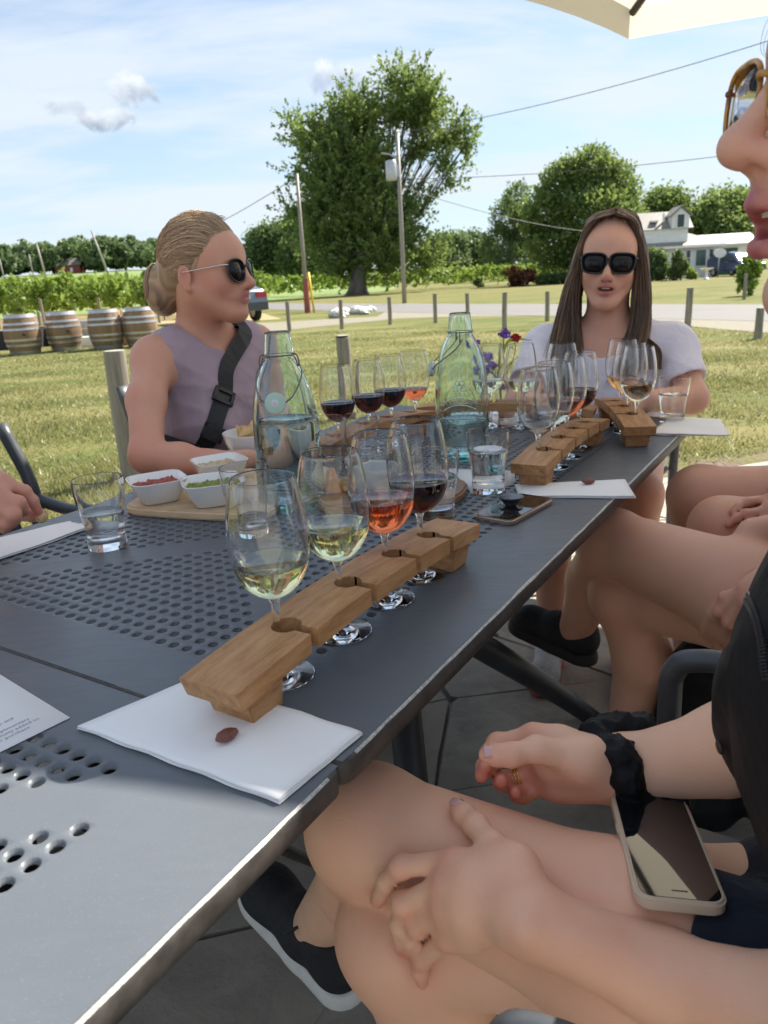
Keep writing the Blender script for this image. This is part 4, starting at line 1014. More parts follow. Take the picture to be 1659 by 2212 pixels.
flight('oak flight board along the far side behind the full carafe, with red wines', a4, b4, (.14, .40, .60, .84), 1,
    [('red_wine', .132), ('red_wine', .130), ('red_wine', .130), ('rose_wine', .118)],
    ['darkest red wine, next to the carafe with water', 'red wine second from the carafe with water', 'red wine between another red and a rosé on the far side', 'glass with a little rosé at the end of the row of reds'], .44)
a5, b5 = on(905, 876, bz), on(1268, 880, bz)
flight('dark oak flight board lying crosswise behind the clear carafe', a5, b5, (.16, .43, .60, .82), 1,
    [(None, 0), ('white_wine', .122), ('white_wine', .122), (None, 0)],
    [None, 'glass of white wine in front of the purple flowers', 'glass of white wine right of the flower stems', 'empty glass before the left arm hidden by the white shirt'], .47)

tumbler(234, 1180, .058, 'half full tumbler standing alone at the left by the folded napkin')
tumbler(541, 1152, .030, 'tumbler seen through the nearest wine glass')
tumbler(786, 1008, .040, 'tumbler in front of the row of red wines')
tumbler(945, 1116, .070, 'tumbler of water behind the dark red wine of the near board')
tumbler(1055, 1060, .078, 'well filled tumbler next to the phone with the black grip')
tumbler(1101, 920, .062, 'tumbler between the clear carafe and the empty wine glass')
tumbler(1451, 910, .068, 'tumbler on the napkin at the right corner of the table')
tumbler(716, 1014, .030, 'tumbler behind the full carafe, left of the ramekin')

# ------------------------------------------------------------------ carafes
def carafe_prof():
    o = spline([(.0545, 0), (.0580, .006), (.0583, .03), (.0580, .10), (.0570, .150), (.0530, .190), (.0445, .226), (.0345, .250), (.0275, .262), (.0258, .266), (.0262, .268), (.0268, .272), (.0262, .276), (.0256, .280), (.0240, .295), (.0222, .3075)], 4)
    i = [(max(r-.0042 if z < .26 else r-.0034, .004), z) for r, z in o if z > .012]
    return [(.0008, .006), (.03, .0045), (.046, .001)]+[tuple(p) for p in o]+[(.0208, .3095), (.0192, .3085)]+i[::-1]+[(.045, .0115), (.02, .013), (.0008, .0145)], [(.0008, .0146), (.02, .0131), (.045, .0116)]+i
CPF, CIN = carafe_prof()
def car_r(z): return float(np.interp(z, [p[1] for p in CPF[3:68]], [p[0] for p in CPF[3:68]]))
def emboss(txt, size, z, ang0, arch=0.0, bold=.004):
    """raised lettering wrapped round the bottle"""
    cu = bpy.data.curves.new('lettering', 'FONT'); cu.body = txt; cu.size = size; cu.align_x = 'CENTER'; cu.extrude = .0011; cu.bevel_depth = .0004; cu.offset = bold*size*6; cu.resolution_u = 3; cu.space_character = 1.15
    o = bpy.data.objects.new('tmp', cu); COL.objects.link(o); dg = bpy.context.evaluated_depsgraph_get(); me = bpy.data.meshes.new_from_object(o.evaluated_get(dg)); bpy.data.objects.remove(o); bpy.data.curves.remove(cu)
    for v in me.vertices:
        x, y, h_ = v.co; zz = z+y-arch*x*x; r_ = car_r(zz)+.0006+h_*.6; a = ang0+x/.0585; v.co = (r_*math.cos(a), r_*math.sin(a), zz)
    return me
def carafe(px, py, water, label, rot, motif):
    p = on(px, py); t = thing('carafe', label, 'carafe', (p[0], p[1], TZ+.0006), 0, 'swing top glass carafes')
    lathe('glass_body', CPF, M['aqua'], t, 64); lathe('water', liquid_prof(CIN, water), M['water'], t, 64)
    # wire bail round the neck, arms and ceramic stopper
    cam_d = math.atan2(-p[1], -p[0])
    for s in (-1, 1):
        a = rot+s*R(80); e = np.array([math.cos(a), math.sin(a), 0])
        tube('wire_loop', spline([e*.0268+[0, 0, .272], e*.033+[0, 0, .268], e*.035+[0, 0, .255], e*.031+[0, 0, .250], e*.030+[0, 0, .262], e*.0272+[0, 0, .266]], 5), .0013, M['steel'], t, 6)
    tube('wire_ring', [(.0273*math.cos(k), .0273*math.sin(k), .270) for k in np.linspace(0, 2*math.pi, 33)], .0012, M['steel'], t, 6)
    f = np.array([math.cos(rot), math.sin(rot), 0]); sd_ = np.array([-f[1], f[0], 0]); drop = .196
    q = f*(car_r(drop)+.011)+np.array([0, 0, drop])
    for s in (-1, 1):
        tube('bail_arm', spline([sd_*s*.033+[0, 0, .256], sd_*s*.040+f*.018+[0, 0, .236], sd_*s*.030+f*(car_r(.21)+.006)+[0, 0, .208], q+sd_*s*.016], 6), .0013, M['steel'], t, 6)
    st = lathe('stopper', [(.0008, -.007), (.010, -.007), (.0165, -.003), (.0165, .002), (.012, .006), (.0008, .007)], M['stopper'], t, 28)
    mt = Matrix.Translation(q) @ f_to(f); st.matrix_local = mt
    gk = lathe('gasket', [(.0008, .0066), (.012, .0064), (.0175, .0052), (.0180, .0035), (.0168, .0024), (.0008, .0024)], M['rubber'], st, 28)
    if motif is not None:
        for txt, sz, z, ar in (('NATURALE', .0125, .128, 9.0), ('PURE', .0165, .100, 0), ('WATER', .0165, .080, 0)):
            me = emboss(txt, sz, z, motif, ar); me.materials.clear(); me.materials.append(M['aqua']); link(bpy.data.objects.new('raised_lettering', me), t)
        def ribbon(pts, r_=.0011):
            P3 = [((car_r(z)+.0004)*math.cos(motif+x/.0585), (car_r(z)+.0004)*math.sin(motif+x/.0585), z) for x, z in pts]; tube('raised_emblem', P3, r_, M['aqua'], t, 6)
        ribbon([(.033*math.cos(k), .128+.036*math.sin(k)) for k in np.linspace(R(-8), R(188), 26)]); ribbon([(x, .1235-9*x*x) for x in np.linspace(-.036, .036, 16)]); ribbon([(x, .141-9*x*x) for x in np.linspace(-.036, .036, 16)])
        ribbon([(.033*math.cos(k), .112+.030*math.sin(k)) for k in np.linspace(R(200), R(340), 18)])
        for cx, cz in ((0, .160), (-.009, .154), (.009, .154), (-.005, .167), (.005, .167)):
            ribbon([(cx+.0048*math.cos(k), cz+.0048*math.sin(k)) for k in np.linspace(0, 2*math.pi, 11)], .0013)
        ribbon([(0, .148), (.002, .143)], .0013)
    return t
def f_to(f):
    return Matrix(((f[0], -f[1], 0, 0), (f[1], f[0], 0, 0), (0, 0, 1, 0), (0, 0, 0, 1))) @ Matrix.Rotation(R(82), 4, 'Y')
c1p = on(633, 1090); a1 = math.atan2(-c1p[1], -c1p[0]); c2p = on(1000, 985); a2_ = math.atan2(-c2p[1], -c2p[0])
carafe(633, 1090, .158, 'carafe half full of water with its stopper hanging in front, beside the dips', a1-R(12), a1+R(95))
carafe(1000, 985, .083, 'carafe with raised NATURALE PURE WATER lettering, little water, stopper hanging left', a2_-R(82), a2_-R(4))

# ------------------------------------------------------------------ paper goods
def sheet_px(name, label, cat, cs, layers=1, th=.0004, wob=.0, m='napkin', nz=18, z0=.0008, group=None, ragged=.0):
    """a flat or softly waved sheet between four table points (in order round the sheet)"""
    C_ = [np.array(c) for c in cs]; ctr = sum(C_)/4; t = thing(name, label, cat, (ctr[0], ctr[1], TZ), 0, group)
    for l in range(layers):
        V, F = [], []; k = .006*l if layers > 1 else 0
        ph = rng.uniform(0, 6, 4)
        for i in range(nz+1):
            for j in range(nz+1):
                s, q = i/nz, j/nz; s2 = s*(1-k)+k*.5*(1 if l % 2 else .2); q2 = q*(1-k)+k*.5
                p = (C_[0]*(1-s2)+C_[1]*s2)*(1-q2)+(C_[3]*(1-s2)+C_[2]*s2)*q2
                e = min(s, 1-s, q, 1-q); w_ = wob*(math.sin(s*5+ph[0])*math.cos(q*4+ph[1])+.6*math.sin(s*11+q*6+ph[2]))
                rg = ragged*math.sin(s*19+q*23+ph[3])*(e < .01)
                V.append((p[0]-ctr[0]+rg, p[1]-ctr[1]+rg, z0+l*(th+wob*.9)+max(0, wob+w_)*(.35+.65*min(1, e*6))))
        n = nz+1
        for i in range(nz):
            for j in range(nz): F.append((i*n+j, (i+1)*n+j, (i+1)*n+j+1, i*n+j+1))
        o = ob('ply' if layers > 1 else 'sheet', V, F, M[m], t, True)
        if np.cross(C_[1]-C_[0], C_[3]-C_[0])[2] < 0: o.data.flip_normals()
        so = o.modifiers.new('th', 'SOLIDIFY'); so.thickness = th; so.offset = 1
    return t
NG = 'white paper napkins on the table'
sheet_px('napkin', 'large white napkin in front, under the near flight board foot', 'napkin', [on(168, 1576), on(425, 1470), on(784, 1590), on(604, 1740)], 3, .0007, .0010, group=NG, ragged=.0006)
sheet_px('napkin', 'folded napkin at the left edge beside the lone tumbler', 'napkin', [on(-60, 1183), on(150, 1130), on(196, 1143), on(-60, 1232)], 2, .0007, .0022, group=NG, ragged=.001)
sheet_px('napkin', 'flat napkin behind the phone with the black grip, carrying a red stone', 'napkin', [on(1112, 1052), on(1352, 1041), on(1374, 1078), on(1122, 1077)], 3, .0007, .0012, group=NG)
sheet_px('napkin', 'greyish napkin at the right corner, poking over the table edge', 'napkin', [on(1398, 941), on(1452, 902), on(1556, 909), on(1577, 944)], 2, .0007, .0020, group=NG, ragged=.002)
pm = on(152, 1552); ed = unit((on(0, 1627)-pm)); er = unit(on(0, 1480)-pm); er = unit(er-ed*(er@ed))
menu = sheet_px('menu_sheet', 'white printed menu sheet at the left edge in the sun', 'menu', [pm, pm+ed*.216, pm+ed*.216+er*.28, pm+er*.28], 1, .0002, 0, 'menu', 2)
ctr_ = np.array(menu.location)
def print_lines(parent, org, dx, dy, lines, size, ink='ink'):
    """flat print on a sheet: one mesh per line"""
    for i, (txt, x, y) in enumerate(lines):
        cu = bpy.data.curves.new('print', 'FONT'); cu.body = txt; cu.size = size; cu.align_x = 'RIGHT'; cu.resolution_u = 2
        o = bpy.data.objects.new('tmp', cu); COL.objects.link(o); dg = bpy.context.evaluated_depsgraph_get(); me = bpy.data.meshes.new_from_object(o.evaluated_get(dg)); bpy.data.objects.remove(o); bpy.data.curves.remove(cu)
        for v in me.vertices:
            p = org+dx*(v.co.x+x)+dy*(v.co.y+y); v.co = (p[0], p[1], .0016)
        me.materials.clear(); me.materials.append(M[ink]); link(bpy.data.objects.new('printed_line', me), parent)
print_lines(menu, pm-ctr_, -ed, er, [('for your purchase.', -.030, .0150), ('15% gratuity added to', -.0185, .0225), ('water complimentary', -.0245, .0300), ('with crisp and', -.0330, .0440), ('lush and', -.0430, .0515), ('roasted', -.0450, .0660), ('from', -.0450, .0735)], .0064)
m2 = sheet_px('menu_sheet', 'printed white sheet lying under the well filled tumbler', 'menu', [on(975, 1013), on(1112, 1018), on(1112, 1047), on(1018, 1066)], 1, .0002, 0, 'menu', 2, z0=.0003)
for k in range(7):
    a_, b_ = on(1040+k*9, 1024+k*3.0), on(1100, 1022+k*3.3); 
    bm = bmesh.new(); mid_ = (a_+b_)/2-np.array(m2.location); d_ = b_-a_; box(bm, (mid_[0], mid_[1], .0009), (np.linalg.norm(d_)*.9, .0015, .0002), math.atan2(d_[1], d_[0])); bmo('printed_line', bm, M['ink'], m2)
sheet_px('menu_sheet', 'white sheet under the crosswise flight board at the far end', 'menu', [on(905, 908), on(1010, 880), on(1258, 888), on(1090, 916)], 1, .0002, 0, 'menu', 2, z0=.0003)
def pit(px, py, z, lab, s=1.0, rz=0.0):
    p = on(px, py, TZ+z); bm = bmesh.new(); bmesh.ops.create_uvsphere(bm, u_segments=18, v_segments=12, radius=1)
    for v in bm.verts:
        x = v.co.x; f = 1-.25*x*(x > 0); v.co = Vector((x*.0125, v.co.y*.0072*f, v.co.z*.0055*f))*s*(1+.05*math.sin(v.co.y*9+x*7))
    o = bmo('fruit_stone', bm, M['pit'], None, True); o.location = (p[0], p[1], TZ+z+.0052*s); o.rotation_euler = (.1, .1, rz); tag(o, lab, 'fruit stone')
pit(492, 1598, .0062, 'red brown fruit stone on the large near napkin', .95, R(50)); pit(1271, 1045, .0065, 'dark red fruit stone on the napkin behind the phone', 1.0, R(10))

# ------------------------------------------------------------------ food, boards, bowls
def outline_slab(name, pts, z0, z1, m, parent, bevel=.004):
    bm = bmesh.new(); vs = [bm.verts.new((x, y, z0)) for x, y in pts]; f = bm.faces.new(vs); bm.normal_update()
    if f.normal.z > 0: bmesh.ops.reverse_faces(bm, faces=[f])
    ex = bmesh.ops.extrude_face_region(bm, geom=[f]); 
    for g in ex['geom']:
        if isinstance(g, bmesh.types.BMVert): g.co.z = z1
    bmesh.ops.recalc_face_normals(bm, faces=bm.faces)
    return bmo(name, bm, m, parent, True, bevel, 3)
def board_from_px(label, px, th, m, name='serving_board'):
    P3 = [on(x, y, TZ+th) for x, y in px]; c = np.mean(P3, 0); t = thing(name, label, 'board', (c[0], c[1], TZ+.0006))
    sp_ = spline([p[:2]-c[:2] for p in P3+[P3[0]]], 5)[:-1]; outline_slab('slab', sp_, 0, th, M[m], t); return t
board_from_px('pale wooden board under the three square dip bowls', [(272, 1088), (330, 1055), (430, 1022), (520, 1010), (600, 1020), (620, 1060), (590, 1098), (500, 1108), (380, 1104), (285, 1097)], .016, 'maple_board')
board_from_px('brown oval wooden board with orange cheese behind the glasses', [(668, 1068), (720, 1036), (820, 1022), (930, 1022), (1000, 1036), (1008, 1052), (980, 1074), (900, 1092), (790, 1098), (700, 1092)], .016, 'brown_board')
bzt = TZ+.0170
M['salsa'] = mat('red_salsa', var(c3(.36, .055, .03), .5, 150, bump=1.0, bdist=.004), rough=.35); M['guac'] = mat('green_guacamole', var(c3(.24, .27, .035), .4, 120, bump=1.0, bdist=.004), rough=.5); M['hummus'] = mat('pale_dip', var(c3(.55, .43, .26), .2, 90, bump=.6), rough=.6)
M['chips'] = mat('tortilla_chip', var(c3(.60, .40, .17), .25, 60, bump=.5), rough=.6)
def square_bowl(px, py, label, food, rz, s=1.0, fname='dip', z=bzt):
    p = on(px, py, z); t = thing('dip_bowl', label, 'bowl', (p[0], p[1], z+.0004), rz)
    def sq(r, zz, n=32, e=4.5): return [(r*np.sign(math.cos(a))*abs(math.cos(a))**(2/e), r*np.sign(math.sin(a))*abs(math.sin(a))**(2/e), zz) for a in np.linspace(0, 2*math.pi, n, endpoint=False)]
    rings = [sq(.030, 0), sq(.033, .002), sq(.044, .024), sq(.051, .041), sq(.0515, .0425), sq(.0490, .0425), sq(.0415, .024), sq(.030, .008), sq(.012, .006)]
    V = [np.array(v)*s for r_ in rings for v in r_]; n = 32; F = [(i*n+j, i*n+(j+1) % n, (i+1)*n+(j+1) % n, (i+1)*n+j) for i in range(len(rings)-1) for j in range(n)]+[tuple(range(n-1, -1, -1)), tuple((len(rings)-1)*n+j for j in range(n))]
    ob('bowl', V, F, M['ceramic'], t, True)
    if food:
        V, F = [], []; k = 22
        for i in range(k+1):
            for j in range(k+1):
                x, y = (i/k*2-1), (j/k*2-1); e = max(abs(x), abs(y)); V.append((x*.043*s, y*.043*s, s*(.027+.007*(1-e**3)+.0035*math.sin(x*9+y*5)*math.cos(y*11)*(1-e*e)+(rng.normal(0, .0014) if e < .95 else 0))))
        F = [(i*(k+1)+j, (i+1)*(k+1)+j, (i+1)*(k+1)+j+1, i*(k+1)+j+1) for i in range(k) for j in range(k)]
        o = ob(fname, V, F, M[food], t, True); c_ = sq(.0475*s, 0, 40)
        for v in o.data.vertices:
            e = (abs(v.co.x)/(.0445*s))**4.5+(abs(v.co.y)/(.0445*s))**4.5
            if e > 1: q = e**(-1/4.5); v.co.x *= q; v.co.y *= q
    return t
square_bowl(345, 1080, 'square white bowl of red salsa at the left end of the pale board', 'salsa', R(28), 1.0, 'salsa')
square_bowl(462, 1086, 'square white bowl of green guacamole', 'guac', R(18), 1.03, 'guacamole')
square_bowl(478, 1036, 'square white bowl of pale dip behind the guacamole', 'hummus', R(30), 1.0, 'dip')
p = on(556, 998); t = thing('snack_bowl', 'round white bowl of tortilla chips touching the full carafe', 'bowl', (p[0], p[1], TZ+.0006))
lathe('bowl', [(.0008, .004), (.030, .004), (.033, 0), (.038, .002), (.058, .025), (.068, .052), (.072, .072), (.070, .0725), (.066, .053), (.055, .026), (.034, .009), (.0008, .008)], M['ceramic'], t, 44)
for i in range(9):
    a = i*2.4; r_ = .042*math.sqrt(rng.random()); bm = bmesh.new(); vs = [bm.verts.new((.03*math.cos(k), .03*math.sin(k), 0)) for k in (0, 2.09, 4.19)]; bm.faces.new(vs); bmesh.ops.subdivide_edges(bm, edges=bm.edges, cuts=2, use_grid_fill=True)
    for v in bm.verts: v.co.z = 8*(v.co.x**2-v.co.y**2*.6)
    o = bmo('tortilla_chip', bm, M['chips'], None, True); o.location = (p[0]+r_*math.cos(a), p[1]+r_*math.sin(a), TZ+.058+.003*i); o.rotation_euler = (rng.uniform(-.7, .7), rng.uniform(-.7, .7), a); so = o.modifiers.new('th', 'SOLIDIFY'); so.thickness = .0015
    tag(o, 'golden tortilla chip heaped in the round white bowl', 'chip', 'tortilla chips in the round bowl')
M['cheese'] = mat('orange_cheese', var(c3(.62, .26, .06), .2, 80, bump=.3), rough=.45); M['bread'] = mat('crusty_bread', var(c3(.55, .37, .19), .35, 70, bump=.8, bdist=.004), rough=.8); M['pale_cheese'] = mat('pale_cheese', var(c3(.66, .55, .38), .15, 80, bump=.3), rough=.5)
def wedge(px, py, sz, lab, m, name, cat, rz):
    p = on(px, py, bzt); bm = bmesh.new(); x, y, z = sz
    vs = [bm.verts.new(v) for v in ((-x/2, -y/2, 0), (x/2, -y/2, 0), (x/2, y/2, 0), (-x/2, y/2, 0), (-x*.1, -y*.42, z), (x*.22, -y*.3, z*.92), (x*.15, y*.35, z*.85), (-x*.2, y*.3, z*.8))]
    for f in ((3, 2, 1, 0), (4, 5, 6, 7), (0, 1, 5, 4), (1, 2, 6, 5), (2, 3, 7, 6), (3, 0, 4, 7)): bm.faces.new([vs[i] for i in f])
    bmesh.ops.subdivide_edges(bm, edges=bm.edges, cuts=3, use_grid_fill=True)
    for v in bm.verts: v.co += Vector(rng.normal(0, .0009, 3))
    o = bmo(name, bm, M[m], None, True, 0); o.location = (p[0], p[1], bzt+.0015); o.rotation_euler = (0, 0, rz); tag(o, lab, cat)
wedge(718, 1062, (.036, .03, .048), 'upright wedge of orange cheese on the brown board', 'cheese', 'cheese_wedge', 'cheese', R(20))
for i, (x, y) in enumerate(((748, 1052), (775, 1046), (765, 1060))): wedge(x, y, (.034, .026, .02), ('torn crust of bread nearest the orange cheese', 'torn crust of bread beside the ramekin', 'torn crust of bread at the front of the brown board')[i], 'bread', 'bread_piece', 'bread', i*1.1)
wedge(697, 1038, (.04, .035, .028), 'round lump of pale cheese left of the orange wedge', 'pale_cheese', 'cheese_piece', 'cheese', .3); wedge(945, 1048, (.05, .04, .028), 'pinkish brown bread heel at the right end of the brown board', 'bread', 'bread_piece', 'bread', .8)
p = on(815, 1066, bzt); t = thing('ramekin', 'small grey ramekin on the brown board', 'ramekin', (p[0], p[1], bzt+.0006))
M['frost'] = mat('pale_grey_ceramic', col=c3(.42, .43, .45), rough=.35)
lathe('cup', [(.0008, .003), (.030, .003), (.033, .0), (.036, .004), (.040, .05), (.0395, .0515), (.0375, .05), (.034, .008), (.0008, .007)], M['frost'], t, 36)

# ------------------------------------------------------------------ phone with a grip on the table
def phone(name, label, c, L_, W_, T_, frame, face):
    """local x along the length, y across, lying on z=0"""
    t = thing(name, label, 'phone', c)
    def rr(a, b, r, n=7): 
        P_ = []
        for (x, y, s) in ((a/2-r, b/2-r, 0), (-a/2+r, b/2-r, 90), (-a/2+r, -b/2+r, 180), (a/2-r, -b/2+r, 270)):
            for k in range(n): P_.append((x+r*math.cos(R(s+90*k/(n-1))), y+r*math.sin(R(s+90*k/(n-1)))))
        return P_
    outline_slab('case', rr(L_, W_, .013), 0, T_, M[frame], t, .0022); outline_slab('screen' if face == 'screen' else 'back_panel', rr(L_-.007, W_-.007, .010), T_-.001, T_+.0004, M[face], t, .0003)
    return t, rr
M['gold'] = mat('rose_gold_case', col=c3(.40, .30, .24), rough=.22, Metallic=.8); M['mirror_back'] = mat('glossy_bronze_back', col=c3(.16, .12, .09), rough=.05, Metallic=.85)
M['black_gloss'] = mat('black_gloss_plastic', col=c3(.012, .013, .016), rough=.25); M['grip_top'] = mat('black_grip_top', col=c3(.03, .04, .05), rough=.12)
q0, q1, q2, q3 = on(1009, 1124), on(1101, 1147), on(1199, 1083), on(1130, 1072); pc = (q0+q1+q2+q3)/4; pd = unit((q2+q3)-(q0+q1))
ph, rr_ = phone('phone', 'glossy bronze phone lying face down with a black pop out grip', (pc[0], pc[1], TZ+.0006), .150, .074, .009, 'gold', 'mirror_back'); ph.rotation_euler = (0, 0, math.atan2(pd[1], pd[0]))
g = lathe('grip', [(.0008, .0095), (.0195, .0095), (.0195, .0112), (.012, .0125), (.0095, .014), (.0100, .018), (.0135, .0185), (.0135, .0215), (.0165, .022), (.0170, .025), (.0200, .0262), (.0208, .0285), (.0200, .0298), (.0008, .0302)], M['black_gloss'], ph, 40); g.location = (-.012, 0, 0)
bm = bmesh.new(); box(bm, (-.052, -.018, .0103), (.030, .013, .0012)); bmo('camera_plate', bm, M['black_gloss'], ph, True, .004, 3)
lathe('fingerprint_reader', [(.0008, .0093), (.0062, .0093), (.0062, .0099), (.0008, .0099)], M['black_gloss'], ph, 24).location = (-.045, .014, 0)

# ------------------------------------------------------------------ flowers in a bottle
M['petal'] = mat('purple_petals', var(c3(.25, .11, .50), .3, 80), rough=.6); M['petal_red'] = mat('red_petals', col=c3(.50, .02, .03), rough=.6); M['petal_pink'] = mat('magenta_petals', col=c3(.45, .06, .32), rough=.6); M['stem'] = mat('green_stem', var(c3(.10, .16, .035), .3, 40), rough=.6); M['stem_y'] = mat('yellow_green_leaf', col=c3(.36, .38, .05), rough=.6)
vp = on(1076, 893); fl = thing('flower_vase', 'bottle of purple and red garden flowers left of the woman in white', 'flowers', (vp[0], vp[1], TZ+.0006))
lathe('bottle', [(.0008, .004), (.026, .002), (.030, .006), (.030, .075), (.020, .095), (.013, .105), (.013, .125), (.0115, .125), (.0115, .106), (.018, .094), (.028, .074), (.028, .010), (.0008, .008)], M['glass'], fl, 32)
vd = float((vp-CAM)@_f)
for px, py, kind, r_ in ((1089, 722, 'petal', .017), (1029, 742, 'petal', .015), (1052, 772, 'petal', .024), (1046, 800, 'petal', .018), (1114, 730, 'petal_red', .014), (1085, 836, 'petal_pink', .011), (1064, 790, 'petal', .016)):
    e = dep(px, py, vd+rng.normal(0, .015))-vp; e0 = np.array([rng.normal(0, .005), rng.normal(0, .005), .10])
    s = tube('flower_stem', spline([e0*.3, e0, (e0+e)/2+rng.normal(0, .006, 3), e], 5), .0016, M['stem'], fl, 6)
    k = 90; d = rng.normal(size=(k, 3)); d /= np.linalg.norm(d, axis=1)[:, None]; leaf_mesh('blossom', e+d*r_*(.35+.65*rng.random((k, 1)))*np.array([1, 1, .8]), .0075, M[kind], s)
for (x0, y0, x1, y1) in ((1096, 740, 1150, 735), (1086, 750, 1108, 755), (1080, 800, 1120, 770)):
    tube('leaf', spline([dep(1078, 830, vd)-vp, dep(x0, y0, vd)-vp, dep(x1, y1, vd)-vp], 6), np.concatenate([np.linspace(.002, .0045, 7), np.linspace(.0045, .0008, 6)]), M['stem_y'], fl, 6)

# ------------------------------------------------------------------ chairs
def chair(label, front_l, front_r, back, arm_z=.66, depth=.46, cushion=False):
    """armchair of bent tube: front_l/front_r are the arm fronts on the ground plan, back the unit vector to the rest"""
    fl_, fr_ = np.array(front_l), np.array(front_r); c = (fl_+fr_)/2; bk = np.array(back); sx = unit(fr_-fl_); hw = np.linalg.norm(fr_-fl_)/2
    t = thing('patio_chair', label, 'chair', (c[0], c[1], .02), math.atan2(bk[1], bk[0]), 'grey tube armchairs')
    sgn = 1 if (np.array([-bk[1], bk[0]])@sx[:2]) > 0 else -1
    for s in (-1, 1):
        y = s*hw
        tube('armrest', spline([(.02, y, 0), (.01, y, .30), (.0, y, arm_z-.10), (.004, y, arm_z-.04), (.03, y, arm_z-.022), (.09, y, arm_z-.02), (depth*.7, y, arm_z-.035), (depth, y, arm_z-.02)], 6), .0145, M['chair'], t, 14)
        tube('leg', spline([(depth+.10, y*.92, 0), (depth+.03, y*.95, .42), (depth, y, arm_z-.02), (depth+.06, y*.95, .82)], 6), .0155, M['chair'], t, 12)
    bm = bmesh.new(); box(bm, (.26, 0, .415), (.46, hw*2-.05, .022)); bmo('seat', bm, M['chair'], t, True, .008, 3)
    V, F = [], []; n = 10
    for i in range(n+1):
        for j in range(n+1):
            y = (i/n*2-1)*hw*.93; z = .50+.34*j/n; V.append((depth+.03+.05*(1-(y/hw)**2)+.10*(j/n), y, z))
    F = [(i*(n+1)+j, (i+1)*(n+1)+j, (i+1)*(n+1)+j+1, i*(n+1)+j+1) for i in range(n) for j in range(n)]
    o = ob('backrest', V, F, M['chair'], t, True); so = o.modifiers.new('th', 'SOLIDIFY'); so.thickness = .012
    return t
BK = -TV[:2]                                   # away from the table, on the right hand side
CL, CR = on(1172, 2236, .66)[:2], on(1402, 1412, .655)[:2]
wdir = unit(np.append(CR-CL, 0))[:2]
chair('armchair of the woman at the right edge, its arm behind the scrunchie', CL, CR, BK)
for k, lab in ((1, 'armchair of the person with crossed bare legs in the middle right'), (2, 'armchair of the person farthest along the right side')):
    off = TU[:2]*.66*k+BK*.24; chair(lab, CL+off, CR+off, BK)
FW = TV[:2]
ce = tw(1.26, .90, 0)[:2]; chair('armchair behind the woman in mauve by the thick post', ce-TU[:2]*.24, ce+TU[:2]*.24, FW)
ce = tw(.33, .86, 0)[:2]; chair('armchair at the left edge whose rounded back shows above the hand', ce-TU[:2]*.28, ce+TU[:2]*.28, FW)
ce = tw(TLEN+.16, .42, 0)[:2]; chair('armchair of the woman in white at the table head', ce-TV[:2]*.27, ce+TV[:2]*.27, TU[:2])
